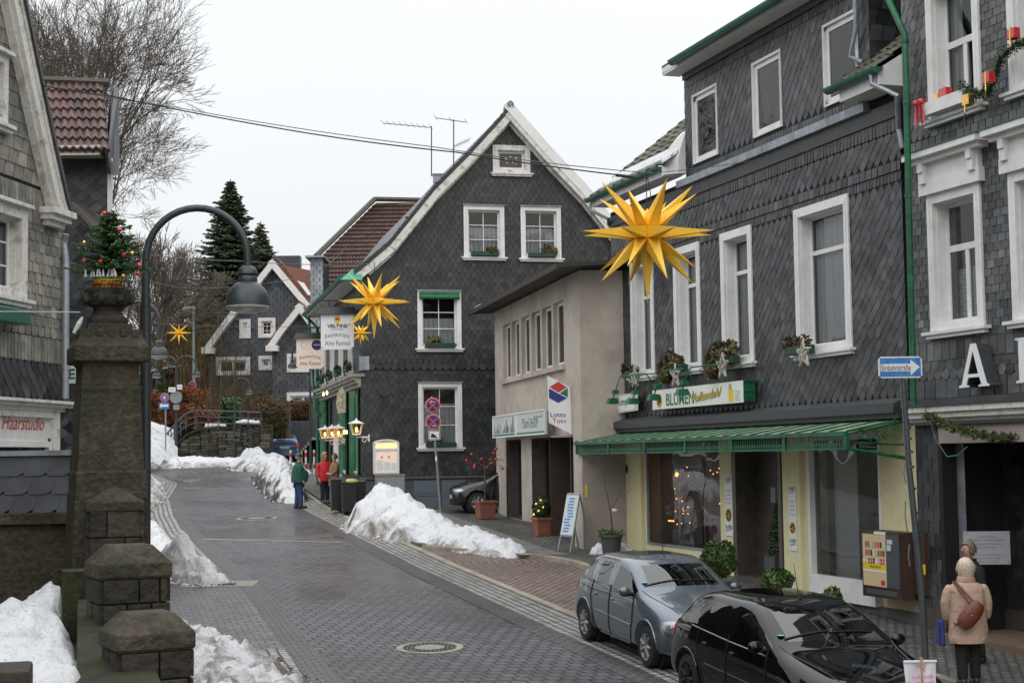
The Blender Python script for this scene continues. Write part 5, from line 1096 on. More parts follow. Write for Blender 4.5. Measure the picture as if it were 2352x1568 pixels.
mb=MB();r=F11.rect(626,655,1002,1042);mb.fb(F11,r[0],r[1],0,.05,r[2],r[3]);mb.build('garage_door',mat('navy_door',(.02,.035,.08),.5),B11)
mb=MB()
for k in range(6):q=at(694+k*5,1034-k*6,80);mb.box((q.x+.6,q.y+.3,q.z-.6),(1.4,.4,1.2))
tag(mb.build('garden_steps','concrete'),'pale concrete garden steps left of the restaurant corner','steps')
B12=thing('garden_shed','dark wooden shed with a thin snowy roof on the slope, far left','shed',at(370,900,96))
a=at(325,862,96);b=at(432,852,96);mb=MB();mb.box(((a.x+b.x)/2,98,a.z-1.0),(b.x-a.x-.4,3,2.2));mb.build('wall',mat('shed_wood',(.05,.03,.022),.8),B12)
mb=MB();mb.hexa([a+Vector((0,-.8,-.1)),b+Vector((0,-.8,-.1)),b+Vector((0,3,.2)),a+Vector((0,3,.2)),a+Vector((0,-.8,.0)),b+Vector((0,-.8,.0)),b+Vector((0,3,.3)),a+Vector((0,3,.3))]);mb.build('roof','bark',B12)
c=at(395,850,96);mb=MB();mb.hexa([a+Vector((0,-.82,.02)),c+Vector((0,-.82,.1)),c+Vector((0,3,.4)),a+Vector((0,3,.3)),a+Vector((0,-.82,.18)),c+Vector((0,-.82,.2)),c+Vector((0,3,.5)),a+Vector((0,3,.5))]);mb.build('roof_snow','snow',B12)
# ======= helpers for things
def face(u,v,Y,ang=0.0):return Fr(at(u,v,Y),ang)
def leaves(mb,c,rad,n,size,seed=1,surf=0.5,m=0,flat=1.0,up=0.0):
 rg=random.Random(seed);c=Vector(c)
 for _ in range(n):
  while True:
   p=Vector((rg.uniform(-1,1),rg.uniform(-1,1),rg.uniform(-1,1)))
   if p.length<=1 and p.length>0.05:break
  p=p.normalized()*(p.length**surf);q=c+Vector((p.x*rad[0],p.y*rad[1],p.z*rad[2]))
  a=Vector((rg.gauss(0,1),rg.gauss(0,1),rg.gauss(0,1)+up)).normalized();b=a.cross(p+Vector((.01,.3,.2))).normalized();s=size*rg.uniform(.6,1.3)
  mb.add([q-a*s,q+b*s*.5*flat,q+a*s,q-b*s*.5*flat],[(0,1,2,3)],m,rg.random())
def conifer(par,base,H,Rr,layers,per,seed,nm='needle',card=.3,droop=.35,tr=.15,z0=.06,name='crown',stiff=.0,tm='bark',needle=3):
 rg=random.Random(seed);base=Vector(base)
 mb=MB();mb.tube([base,base+Vector((0,0,H*.5)),base+Vector((0,0,H))],[tr,tr*.55,.01*H/5],8);mb.build('trunk',tm,par,smooth=True)
 mb=MB()
 for l in range(layers):
  f=z0+(1-z0)*(l/layers)**1.0;R_=Rr*(1-f)**.85*rg.uniform(.75,1.12)+.02*Rr
  for k in range(per):
   a=6.283*(k+rg.random())/per;L_=R_*rg.uniform(.65,1.15);d=Vector((math.cos(a),math.sin(a),0));z=f*H+rg.uniform(-.5,.5)*H/layers
   pts=[base+d*(L_*t)+Vector((0,0,z-droop*L_*(math.sin(t*2.2)*.8)+stiff*L_*t*t))for t in(0,.25,.5,.75,1.0)]
   mb.tube(pts,[.012*H/5,.01*H/5,.008*H/5,.005*H/5,.002],3,t=.2,cap=False)
   n=max(3,int(L_/card*needle));side=Vector((-d.y,d.x,0))
   for i in range(n):
    t=(i+.6)/n;j=min(3,int(t*4));p=pts[j].lerp(pts[j+1],t*4-j);s=min(card,.25*card+L_*.45)*(1.1-.5*t)*rg.uniform(.6,1.2)
    for sg in(-1,1):
     e_=p+side*sg*s+d*s*.5+Vector((0,0,-s*rg.uniform(.0,.7)*(droop+.1)));w=Vector((rg.uniform(-1,1),rg.uniform(-1,1),rg.uniform(-1,.4))).normalized()*s*.28
     mb.add([p,p.lerp(e_,.5)+w,e_,p.lerp(e_,.5)-w],[(0,1,2,3)],0,rg.random())
    if rg.random()<.5:mb.add([p,p+Vector((.3*s,0,-s*.5)),p+d*s+Vector((0,0,-s*.2)),p+Vector((-.2*s,.1*s,s*.2))],[(0,1,2,3)],0,rg.random())
 mb.build(name,nm,par,recalc=False)
def garland(mb,pts,r,size,dens=90,seed=1,m=0):
 rg=random.Random(seed);pts=[Vector(p)for p in pts]
 for a,b in zip(pts,pts[1:]):
  for _ in range(max(2,int((b-a).length*dens))):
   p=a.lerp(b,rg.random());d=Vector((rg.gauss(0,1),rg.gauss(0,1),rg.gauss(0,1))).normalized();e_=d.orthogonal().normalized()*size*.3;q=p+d*r*rg.uniform(.2,1)
   mb.add([q-d*size*.5,q+e_,q+d*size*.6,q-e_],[(0,1,2,3)],m,rg.random())
# ======= stars
def star(loc,Rd,label,rz=0.3,hang=0.5):
 t=thing('hanging_star',label,'star',(0,0,0),'yellow spiky paper stars hung over the street')
 s2=1+2**.5;V=[Vector(p)for p in{(x*a,y*b,z*c)for(x,y,z)in((1,1,s2),(1,s2,1),(s2,1,1))for a in(1,-1)for b in(1,-1)for c in(1,-1)}]
 k=.235/2.6;V=[v*k for v in V];mb=MB();rot=Matrix.Rotation(rz,3,'Z')@Matrix.Rotation(.05,3,'X')
 dirs=[Vector((x,y,z))for x in(-1,0,1)for y in(-1,0,1)for z in(-1,0,1)if(x,y,z)!=(0,0,0)]
 for d in dirs:
  n=d.normalized();mxd=max(v.dot(n)for v in V);f=[v for v in V if v.dot(n)>mxd-.02];c=sum(f,Vector())/len(f)
  u=n.orthogonal().normalized();w=n.cross(u);f.sort(key=lambda v:math.atan2((v-c).dot(w),(v-c).dot(u)))
  L_=(1.0 if len(f)==4 else.92);L_=L_ if d.z<=0 or d.z==0 or len(f)==3 or abs(d.x)+abs(d.y)>0 else 0.35
  f=[v*.97 for v in f];ap=n*L_;vs=[rot@(v*Rd)for v in f]+[rot@(ap*Rd)];m_=len(f)
  mb.add(vs,[(i,(i+1)%m_,m_)for i in range(m_)])
 mb.build('spikes','star',t)
 mb=MB();mb.ball((0,0,0),Rd*.2,12);mb.build('core','star',t,smooth=True)
 mb=MB();mb.tube([(0,0,Rd*.25),(0,0,hang)],.006,5);mb.tube([(.03,0,Rd*.25),(.05,0,hang*.6),(.0,0,hang)],.006,5);mb.build('cord','cable',t)
 place(t,loc);return t
S1=star(at(1487,535,19),.855,'largest yellow star, right of centre in front of the slate house',.32,.78)
S2=star(at(860,692,42),1.02,'mid-size yellow star at the left corner of the gable house',.36,1.1)
S3=star(at(829,764,46),.36,'smallest yellow star just below the mid-size star by the white hanging sign',.42,.3)
S4=star(at(411,764,62),.52,'distant yellow star hanging between the lamp post and the trees',.2,.35)
def wire(name,label,pts,r=.008,m='cable',sag=0.0,n=14):
 P=[]
 for a,b in zip(pts,pts[1:]):
  for i in range(n):t=i/n;P.append(a.lerp(b,t)-Vector((0,0,4*sag*t*(1-t))))
 P.append(pts[-1]);mb=MB();mb.tube(P,r,5,cap=False);return tag(mb.build(name,m,smooth=True),label,'cable')
wire('overhead_cable','twisted black cable across the street carrying the largest star',[at(-40,172,22.6),at(260,222,21),at(700,305,20.2),at(1050,350,19.6),at(1440,404,19.0)],.009,sag=.015)
wire('overhead_cable','thin second strand running just above the black star cable',[at(-40,168,22.7),at(400,246,20.9),at(1000,338,19.7),at(1500,398,19.05)],.006,'wire',sag=.03)
wire('overhead_cable','thin grey wire from the largest star to the slate flower-shop house',[at(1500,398,19.05),F1.p(F1.S(1940,330),.05,F1.sz(1940,330)[1])],.005,'wire',sag=.05)
wire('overhead_cable','thin wire from the left trees to the mid-size star',[at(250,575,35),at(560,600,40),at(846,606,42)],.01,'wire',sag=.05)
wire('overhead_cable','sagging thin wire passing behind the big lamp head',[at(330,640,50),at(470,662,50),at(720,630,50),at(800,560,52)],.009,'wire',sag=.1)
wire('overhead_cable','dark wire carrying the distant star',[at(330,738,62),at(411,746,62),at(700,750,60),at(830,742,48)],.009,'wire',sag=.03)
wire('overhead_cable','pale taut cord from the pillar top to the salon window',[at(-30,715,17),at(185,717,15.6)],.006,'signwhite')
mb=MB();mb.tube([at(1440,404,19.0)+Vector((-.14,0,.012)),at(1440,404,19.0)+Vector((.1,0,-.02))],.02,8);tag(mb.build('cable_joint','cable'),'thick black sleeve on the cable left of the largest star','cable joint')
# ======= street lamps
def lamp(label,base,H,arcs,r=.055,head=.235,low=2.6,k=1.0):
 t=thing('street_lamp',label,'street lamp',base,'curved-arm anthracite street lamps');b=Vector(base)
 mb=MB();rr=arcs[0][1];z1=H-rr
 mb.tube([b,b+Vector((0,0,low))],r*1.35,14);mb.tube([b+Vector((0,0,low)),b+Vector((0,0,low+.06))],r*1.42,14)
 if low<z1:mb.tube([b+Vector((0,0,low)),b+Vector((0,0,z1))],r*1.0,12)
 mb.tube([b+Vector((0,0,z1-.5)),b+Vector((0,0,z1-.42))],r*1.15,12)
 mb.build('pole','lamp',t,smooth=True)
 for sg,rad,drop in arcs:
  mb=MB();c=b+Vector((sg*rad,0,z1));pts=[c+Vector((-sg*rad*math.cos(math.pi*i/18),0,rad*math.sin(math.pi*i/18)))for i in range(19)]+[c+Vector((sg*rad,0,-drop))]
  mb.tube(pts,r*.92,12);mb.build('arm','lamp',t,smooth=True)
  h=c+Vector((sg*rad,0,-drop));q=head/.235
  mb=MB();mb.lathe([(.03*q,0.02),(.075*q,0),(.10*q,-.04*q),(.105*q,-.075*q),(.09*q,-.095*q),(.10*q,-.11*q),(.103*q,-.145*q),(.10*q,-.16*q),(.14*q,-.185*q),(.19*q,-.24*q),(.222*q,-.31*q),(.233*q,-.38*q),(.235*q,-.41*q),(.228*q,-.405*q)],h,32)
  hd=mb.build('lamp_head','lamp',t,smooth=True)
  mb=MB();mb.lathe([(.231*q,-.405*q),(.226*q,-.43*q),(.17*q,-.465*q),(.09*q,-.485*q),(.01*q,-.49*q)],h,32);mb.build('lens',LENS,hd,smooth=True)
 return t
LENS=mat('lamp_lens',(.5,.5,.48),.18,var=.3,scale=14,spec=.8)
Lb1=at(333,1300,16.4);Lb1.z=gz(0,16.4)
lamp('nearest curved lamp post right beside the mossy stone pillar',Lb1,at(440,478,16.4).z-Lb1.z+.0,[(1,.535,.1)],.042,.235,at(333,720,16.4).z-Lb1.z,)
q=at(268,800,39.7);lamp('second curved lamp partly hidden behind the stone pillar',Vector((q.x,39.7,gz(0,39.7))),at(320,693,39.7).z-gz(0,39.7),[(1,.54,.45)],.05,.23,2.5)
q=at(405,900,79);lamp('double-armed lamp post at the far stair railing',Vector((q.x,79,gz(0,79))),at(405,818,79).z-gz(0,79),[(-1,.5,.15),(1,.5,.12)],.06,.22,2)
q=at(538,1000,79.3);lamp('small single curved lamp in front of the far stone wall',Vector((q.x,79.3,gz(0,79))),at(538,868,79).z-gz(0,79),[(1,.38,.1)],.045,.17,1)
q=at(713,1000,74);lamp('curved lamp mostly hidden behind the two restaurant signs',Vector((q.x,74,gz(0,74))),at(700,790,74).z-gz(0,74),[(-1,.42,.3)],.05,.22,1)
t=thing('tall_street_light','tall plain grey street light with a flat head above the hedge','street light',at(444,1000,86));b=at(446,950,86);top=at(444,709,86)
mb=MB();mb.tube([b,top],[.09,.06],8);mb.build('pole','metal',t,smooth=True);mb=MB();mb.box(top+Vector((-.2,-.0,.06)),(.55,.26,.13));mb.box(top+Vector((-.42,0,.0)),(.3,.22,.1));mb.build('lamp_head','signgrey',t)
# ======= traffic signs
def post(mb,a,b,r):mb.tube([a,b],r,8)
def nostop(par,F,s,z,r,arrow=0,card=False):
 mb=MB();mb.disc(F,s,z,r,.02,.035,28);p=mb.build('sign_disc','redorange',par)
 mb=MB();mb.disc(F,s,z,r*1.04,.012,.0195,28);mb.build('rim','signwhite',p)
 mb=MB()
 mb.disc(F,s,z,r*.80,.036,.038,28);mb.build('blue_field','navy' if not card else 'blue',p)
 mb=MB()
 for a in(45,135):
  c,d=math.cos(R(a)),math.sin(R(a));w=r*.09;L_=r*.82
  mb.fpoly(F,[(s-c*L_-d*w,z-d*L_+c*w),(s+c*L_-d*w,z+d*L_+c*w),(s+c*L_+d*w,z+d*L_-c*w),(s-c*L_+d*w,z-d*L_-c*w)],.039,.041+a*1e-5)
 mb.build('red_cross','redorange',p)
 if arrow:
  mb=MB();zz=z+(r*.5 if arrow<0 else-r*.52);mb.fpoly(F,[(s-r*.22,zz-r*.04),(s+r*.22,zz-r*.04),(s+r*.22,zz+r*.04),(s-r*.22,zz+r*.04)],.043,.045)
  e_=s+arrow*r*.34;mb.fpoly(F,[(e_,zz),(e_-arrow*r*.2,zz+r*.13),(e_-arrow*r*.2,zz-r*.13)],.043,.046);mb.build('arrow','signwhite',p)
 if card:mb=MB();mb.fpoly(F,[(s-r*.18,z-r*.34),(s+r*.18,z-r*.34),(s+r*.18,z+r*.34),(s-r*.18,z+r*.34)],.046,.048);mb.build('paper_patch','signwhite',p)
Yp=47.6;F=face(1003,1000,Yp);t=thing('traffic_sign','leaning post with two no-stopping discs and a small white plate before the slate gable','traffic sign',at(1010,1183,Yp),'traffic signs')
k=Yp/3600;sx_=lambda u:(u-1003)*k;zz=lambda v,Y=Yp,u=1000:at(u,v,Y).z
mb=MB();post(mb,F.p(sx_(1011),-.03,zz(1186)),F.p(sx_(992),-.03,zz(910)),.035);mb.build('post','metal',t,smooth=True)
nostop(t,F,sx_(994.7),zz(930.5),.225,-1);nostop(t,F,sx_(995.4),zz(968.4),.225,1)
mb=MB();mb.fb(F,sx_(984),sx_(1011),.01,.03,zz(1010),zz(988));p=mb.build('plate','signwhite',t);mb=MB()
for a,b,c,d in((985,1010,989,990.2),(985,1010,1007.8,1009),(985,986.2,990.2,1007.8),(1008.8,1010,990.2,1007.8)):mb.fb(F,sx_(a),sx_(b),.031,.034,zz(d),zz(c))
mb.fpoly(F,[(sx_(989),zz(1004)),(sx_(1006),zz(1006)),(sx_(1000),zz(999)),(sx_(992),zz(994))],.031,.033);mb.build('pictogram','txt',p)
mb=MB();mb.fb(F,sx_(999),sx_(1003),-.0,.012,zz(1058),zz(1047));mb.build('sticker','signwhite',t)
Yo=22.6;F=face(2100,1000,Yo,2);k=Yo/3600;t=thing('one_way_sign','blue one-way street sign on a dented grey pole at the right','traffic sign',at(2104,1500,Yo),'traffic signs')
so=lambda u:(u-2100)*k;zo_=lambda v:at(2070,v,Yo).z
mb=MB();mb.tube([F.p(so(2110),-.02,gz(0,Yo)+.0),F.p(so(2106),-.02,zo_(1350)),F.p(so(2094),-.02,zo_(1180)),F.p(so(2085),-.02,zo_(1050)),F.p(so(2079),-.02,zo_(872))],[.05,.05,.046,.042,.042],10)
for v in(900,935,985,1010,1040,1075,1125,1180,1235):a=F.p(so(lerp(2079,2096,(v-872)/330)),-.02,zo_(v));mb.tube([a,a+Vector((0,0,.035))],.055,10)
mb.build('pole','metal_d',t,smooth=True)
mb=MB()
for v0,v1 in((1065,1110),(1150,1220),(1250,1300)):mb.tube([F.p(so(2085 if v0<1200 else 2090)-.06,-.01,zo_(v0)),F.p(so(2085 if v0<1200 else 2090)-.075,-.01,zo_((v0+v1)/2)),F.p(so(2087 if v0<1200 else 2090)-.06,-.01,zo_(v1))],.01,5)
mb.tube([F.p(so(2072),.0,zo_(872)),F.p(so(2078),.0,zo_(1050))],.008,5);mb.build('strap_wires','metal',t)
S_,Z_=(so(2020),so(2121)),(zo_(868),zo_(819))
mb=MB();r=.04;a,b=S_;c,d=Z_
rr=[(a+r,c),(b-r,c),(b,c+r),(b,d-r),(b-r,d),(a+r,d),(a,d-r),(a,c+r)];mb.fpoly(F,rr,.03,.05);p=mb.build('sign_panel','signwhite',t)
mb=MB();g_=.02;mb.fb(F,a+g_,b-g_,.051,.053,c+g_,d-g_);mb.build('blue_field','blue',p)
mb=MB();zm=(c+d)/2;h=(d-c);xe=b-.035;mb.fb(F,a+.03,b-.17,.054,.056,zm-h*.19,zm+h*.16);mb.fpoly(F,[(b-.17,zm+h*.36),(xe,zm),(b-.17,zm-h*.38)],.054,.057);mb.build('arrow','signwhite',p)
mb=MB();text(mb,'Einbahnstraße',F,a+.045,zm-.045,.085,.059,w=.42);mb.build('lettering','txt',p)
Yf=77;F=face(380,950,Yf);k=Yf/3600;sf=lambda u:(u-380)*k;zf_=lambda v:at(380,v,Yf).z
t=thing('traffic_sign','far post with a red-rimmed disc above a blue one-way arrow plate','traffic sign',at(380,1051,Yf),'traffic signs')
mb=MB();post(mb,F.p(0,-.05,gz(0,Yf)),F.p(0,-.05,zf_(905)),.04);mb.build('post','metal',t);nostop(t,F,sf(378),zf_(912.6),.215,0,True)
mb=MB();mb.fb(F,sf(365),sf(389),.0,.03,zf_(939),zf_(924));p=mb.build('arrow_plate','blue',t);mb=MB();z=zf_(931);mb.fb(F,sf(371),sf(387),.031,.033,z-.06,z+.06);mb.fpoly(F,[(sf(366.5),z),(sf(371.5),z+.13),(sf(371.5),z-.13)],.031,.034);mb.build('arrow','signwhite',p)
t=thing('traffic_sign','grey back of a round sign fixed to the far double lamp','traffic sign',at(405,940,78.8),'traffic signs');F=face(405,912,78.9)
mb=MB();mb.disc(F,0,F.o.z,.31,.06,.08,24);mb.build('disc','metal',t);mb=MB();mb.fb(F,-.14,.17,.06,.08,at(405,941,78.9).z,at(405,929,78.9).z);mb.build('plate','metal',t)
for(u0,u1,v0,v1,lb,tx)in((387,403,889,900,'lower white street name plate on the far double lamp','Markt'),(406.5,418.5,882,894,'upper white street name plate on the far double lamp','Steinweg')):
 F=face(u0,v1,78.6,8);mb=MB();w_=(u1-u0)*78.6/3600;mb.fb(F,0,w_,0,.02,F.o.z,F.o.z+.24);o=mb.build('street_name_plate','signwhite');tag(o,lb,'street sign','street name plates');mb=MB()
 for q_ in range(6):mb.fb(F,w_*(.2+.1*q_),w_*(.26+.1*q_),.021,.023,F.o.z+.09,F.o.z+.12+.03*(q_%2))
 mb.build('lettering','txt_grey',o)
t=thing('traffic_sign','small no-stopping disc on the tall plain street light','traffic sign',at(442,884,85.8),'traffic signs');nostop(t,face(442,884,85.8),0,at(442,884,85.8).z,.2)
# ======= shop signs
SG=lambda u,v,d=0.0:F1.sz(u,v,d)
t=thing('flower_shop_sign','long white board reading BLUMEN in a green frame above the awning','shop sign',F1.p(2,.3,5.3));dS=.30
a0,z1=SG(1498,897,dS);a1=SG(1707,900,dS)[0];z0=SG(1498,941,dS)[1]
mb=MB();mb.fb(F1,a0,a1,dS-.05,dS,z0,z1);mb.build('board',mat('sign_board',(.75,.76,.72),.4,var=.06,scale=3,col2=(.55,.55,.35),lo=.6,hi=.8),t)
mb=MB();mb.fb(F1,a0,a1+.012,dS-.25,dS-.051,z1-.02,z1+.01);mb.fb(F1,a0,a1+.012,dS-.25,dS-.051,z0-.01,z0+.02);mb.fb(F1,a1,a1+.02,dS-.25,dS-.001,z0,z1)
for q_ in(.0,.5,1):z=lerp(z0+.02,z1-.03,q_);mb.fb(F1,a1+.02,a1+.04,dS-.25,dS,z,z+.02)
mb.build('frame','green',t)
wS,hS=a1-a0,z1-z0
mb=MB();text(mb,'BLUMEN',F1,a0+wS*.17,z0+hS*.16,hS*.62,dS+.004,w=wS*.32,bold=.02);mb.build('lettering','txt_g',t)
mb=MB();text(mb,'Vollendahl',F1,a0+wS*.47,z0+hS*.2,hS*.45,dS+.012,w=wS*.32,shear=.5,rot=.06);mb.build('script_lettering','txt_y',t)
mb=MB();text(mb,'Vollendahl',F1,a0+wS*.473,z0+hS*.185,hS*.45,dS+.009,w=wS*.32,shear=.5,rot=.06,bold=.01);mb.build('script_shadow','txt_g',t)
mb=MB();mb.disc(F1,a0+wS*.085,z0+hS*.45,hS*.36,dS,dS+.004);mb.build('round_emblem','txt_y',t)
mb=MB();mb.disc(F1,a0+wS*.085,z0+hS*.45,hS*.31,dS+.005,dS+.007);mb.build('emblem_centre','txt',t)
mb=MB();c_=(a0+wS*.085,z0+hS*.45)
for x,y,q_ in((-.12,.1,.4),(.05,-.12,1.2),(.1,.12,-.5),(-.05,-.05,2.0)):mb.fpoly(F1,[(c_[0]+x*1.0-.09*math.cos(q_),c_[1]+y-.09*math.sin(q_)),(c_[0]+x+.02,c_[1]+y-.02),(c_[0]+x+.09*math.cos(q_),c_[1]+y+.09*math.sin(q_)),(c_[0]+x-.02,c_[1]+y+.02)],dS+.008,dS+.01)
mb.build('emblem_figure','txt_y',t)
mb=MB();x=a0+wS*.855;mb.fb(F1,x,x+wS*.05,dS,dS+.004,z0+hS*.08,z0+hS*.66);mb.disc(F1,x+wS*.022,z0+hS*.74,hS*.1,dS,dS+.004,12);mb.build('yellow_panel','txt_y',t)
mb=MB()
for i,w_ in enumerate(('MOOSHOF','FLEUROP','DEKO','GARTEN')):text(mb,w_,F1,x+wS*.065,z0+hS*(.48-.13*i),hS*.07,dS+.003,w=wS*.05)
mb.tube([F1.p(x+wS*.02+.05*math.cos(q_),dS+.01,z0+hS*.78+.05*math.sin(q_))for q_ in(0,1,2,3,4,5,6.2)],.006,4);mb.build('small_lettering','txt_grey',t)
P0_=[((1388,927),(1410,903),(1423,867),(1500,857),(1523,887)),((1433,927),(1446,903),(1458,862),(1560,850),(1600,895)),((1507,915),(1516,889),(1535,850),(1585,846),(1612,888)),((1567,897),(1577,878),(1601,839),(1668,833),(1696,876))]
P0_=[[(1407,919),(1413,898),(1425,864),(1484,858),(1500,880)],[(1453,919),(1459,899),(1467,861),(1516,856),(1537,893)],[(1501,910),(1510,885),(1521,851),(1570,846),(1584,862),(1606,893)],[(1567,898),(1572,876),(1587,843),(1655,837),(1694,880)]]
for i,pp in enumerate(P0_):
 lb=('leftmost green spotlight on a bent arm, over the Lennep sign','second green spotlight from the left, between Lennep sign and white board','third green spotlight, covering the board\'s round emblem','rightmost green spotlight, in front of the word BLUMEN')[i]
 t=thing('spotlight',lb,'spotlight',F1.p(SG(*pp[0])[0],1.0,SG(*pp[0])[1]),'green sign spotlights')
 dd=[1.0,.98,.9,.4,.12]if len(pp)==5 else[1.0,.98,.9,.6,.4,.12]
 pts=[F1.p(SG(u,v,d_)[0],d_,SG(u,v,d_)[1])for(u,v),d_ in zip(pp,dd)]
 mb=MB();mb.tube(pts,.016,6);mb.build('arm','green',t);h=pts[0];mb=MB();mb.box(h+Vector((0,0,-.02)),(.26,.2,.13),rz=.3,taper=.75);mb.box(pts[1]+Vector((0,0,-.02)),(.13,.12,.09),rz=.3);mb.build('lamp_head','green',t)
dL=.2;q=[SG(u,v,dL)for u,v in((1412.5,923),(1422,906),(1463,901),(1463,942),(1422,948))];t=thing('direction_sign','white arrow board reading Lennep B 51 pointing left','direction sign',F1.p(q[0][0],dL,q[0][1]))
mb=MB();mb.fpoly(F1,q,dL-.03,dL);mb.build('panel','signwhite',t)
c_=(sum(p[0]for p in q)/5,sum(p[1]for p in q)/5);mb=MB()
for i in range(5):
 a,b=q[i],q[(i+1)%5];f=lambda p,r:(c_[0]+(p[0]-c_[0])*r,c_[1]+(p[1]-c_[1])*r);mb.fpoly(F1,[f(a,.9),f(b,.9),f(b,.87),f(a,.87)],dL+.001,dL+.004)
text(mb,'Lennep',F1,q[0][0]+.25,c_[1]-.06,.19,dL+.003,w=.52);text(mb,'B 51',F1,q[0][0]+.9,c_[1]-.04,.19,dL+.003,w=.3);mb.build('lettering','txt',t)
for(u0,u1,v0,v1,lb)in((1664,1681,1093,1229,'narrow white BLUMEN board on the pilaster left of the shop doorway'),(1811,1827,1114,1263,'narrow white BLUMEN board on the pilaster right of the shop doorway')):
 a,z1=SG(u0,v0,.03);b=SG(u1,v0,.03)[0];z0=SG(u0,v1,.03)[1];t=thing('advert_board',lb,'shop sign',F1.p(a,.03,z0),'narrow BLUMEN boards');w_,h_=b-a,z1-z0
 mb=MB();mb.fb(F1,a,b,.022,.04,z0,z1);mb.build('board','signwhite',t);mb=MB()
 for zz_ in(.93,.13):text(mb,'BLUMEN',F1,a+.02,z0+h_*zz_,.07,.042,w=w_-.04,bold=.02)
 mb.build('lettering','txt_g',t);mb=MB()
 for zz_ in(.87,.07):text(mb,'Vollendahl',F1,a+.03,z0+h_*zz_,.055,.042,w=w_-.06,shear=.4,rot=.15)
 for i,s_ in enumerate(('Floristik','Trends','Events','Design')):text(mb,s_,F1,a+.05,z0+h_*(.74-.065*i),.04,.042,w=w_-.1)
 mb.build('small_lettering','txt_grey',t)
 mb=MB();mb.disc(F1,(a+b)/2,z0+h_*.35,w_*.42,.04,.044);mb.build('round_emblem','txt_y',t);mb=MB();mb.disc(F1,(a+b)/2,z0+h_*.35,w_*.34,.045,.047)
 mb.build('emblem_centre','txt',t);mb=MB()
 for q_ in range(4):mb.fpoly(F1,[((a+b)/2+.05*math.cos(q_*1.6),z0+h_*.35+.05*math.sin(q_*1.6)),((a+b)/2+.1*math.cos(q_*1.6+.5),z0+h_*.35+.1*math.sin(q_*1.6+.5)),((a+b)/2+.02,z0+h_*.35)],.048,.05)
 mb.build('emblem_figure','txt_y',t)
mb=MB();a,z1=SG(1433,1067,.02);text(mb,'18',F1,a,SG(1433,1085,.02)[1],z1-SG(1433,1085,.02)[1],.03,w=.28,bold=.04);tag(mb.build('house_number','txt'),'black house number 18 on the yellow pilaster','house number')
dF=.38;T3=lambda u,v,d=dF:F3.sz(u,v,d)
t=thing('shop_fascia_sign','two-panel white fascia sign reading Dorf-SHOP on the beige building','shop sign',F3.p(2,dF,5));a=T3(1132,960)[0];b=T3(1185,950)[0];c=T3(1252,940)[0];z1=T3(1132,956)[1];z0=T3(1135,1006)[1]
mb=MB();mb.fb(F3,a,b-.02,dF-.05,dF,z0,z1);mb.build('picture_panel','signgrey',t);mb=MB();mb.fb(F3,b+.02,c,dF-.05,dF,z0,z1);mb.build('name_panel','signgrey',t)
mb=MB()
for x0_,x1_ in((a,b-.02),(b+.02,c)):mb.fb(F3,x0_,x1_,dF,dF+.02,z1-.04,z1);mb.fb(F3,x0_,x1_,dF,dF+.02,z0,z0+.03);mb.fb(F3,x0_,x0_+.04,dF,dF+.018,z0,z1);mb.fb(F3,x1_-.04,x1_,dF,dF+.018,z0,z1)
mb.build('frame','signwhite',t);mb=MB();mb.fb(F3,a,F3.S(1272,950),.02,dF-.06,z0+.04,z1-.02);mb.build('sign_box','beige_d',t)
mb=MB();mb.fb(F3,a+.04,b-.06,dF+.001,dF+.006,z0+.05,z0+.09);mb.fb(F3,b+.06,c-.04,dF+.001,dF+.006,z0+.05,z0+.09);text(mb,'SHOP',F3,lerp(b,c,.5),z0+.2,.26,dF+.004,w=(c-b)*.26,shear=.1,bold=.0);mb.build('green_lettering','txt_g',t)
mb=MB();text(mb,'*Dorf-',F3,lerp(b,c,.22),z0+.2,.28,dF+.004,w=(c-b)*.26);text(mb,'Ihre Auswahl',F3,lerp(b,c,.62),z1-.2,.07,dF+.004,w=(c-b)*.28);rg=random.Random(4)
for i in range(26):x=lerp(a+.1,b-.25,rg.random());h_=rg.uniform(.08,.55)*(1-i/40);mb.fb(F3,x,x+rg.uniform(.03,.14),dF+.001,dF+.003+i*1e-4,z0+.12,z0+.12+h_)
mb.build('grey_lettering','txt_grey',t)
YL=38.2;F=face(1261,970,YL,0);k=YL/3600;t=thing('lottery_sign','slanted white projecting board reading Lotto Toto with a coloured hexagon','shop sign',F.o)
X=lambda u:(u-1261)*k;Zl=lambda v:at(1285,v,YL).z
q=[(X(1259),Zl(862)),(X(1311),Zl(889)),(X(1313),Zl(998)),(X(1261),Zl(970))];mb=MB();mb.fpoly(F,q,-.14,0);mb.build('board','signwhite',t)
for nm,pts in(('red',((1284,876),(1303,889),(1284,901),(1263.5,888))),('txt_g',((1286.5,903),(1305,891),(1305,912))),('navy',((1262,891),(1282.5,903),(1303,914),(1283,925),(1262,913)))):
 mb=MB();mb.fpoly(F,[(X(u),Zl(v))for u,v in pts],.001,.008);mb.build('emblem_'+{'red':'red','txt_g':'green','navy':'blue'}[nm],nm,t)
mb=MB();text(mb,'Lotto',F,X(1264.5),Zl(957),.115,.003,w=X(1300)-X(1264.5),bold=.01);mb.build('blue_lettering','navy',t);mb=MB();text(mb,'Toto',F,X(1269),Zl(971),.115,.003,w=X(1301)-X(1269),bold=.01);mb.build('red_lettering','red',t)
mb=MB();mb.fb(F,X(1311),X(1327),-.3,-.02,Zl(992),Zl(953));mb.fb(F,X(1265),X(1320),-.1,-.05,Zl(1004),Zl(1000));mb.build('bracket_box','beige_d',t)
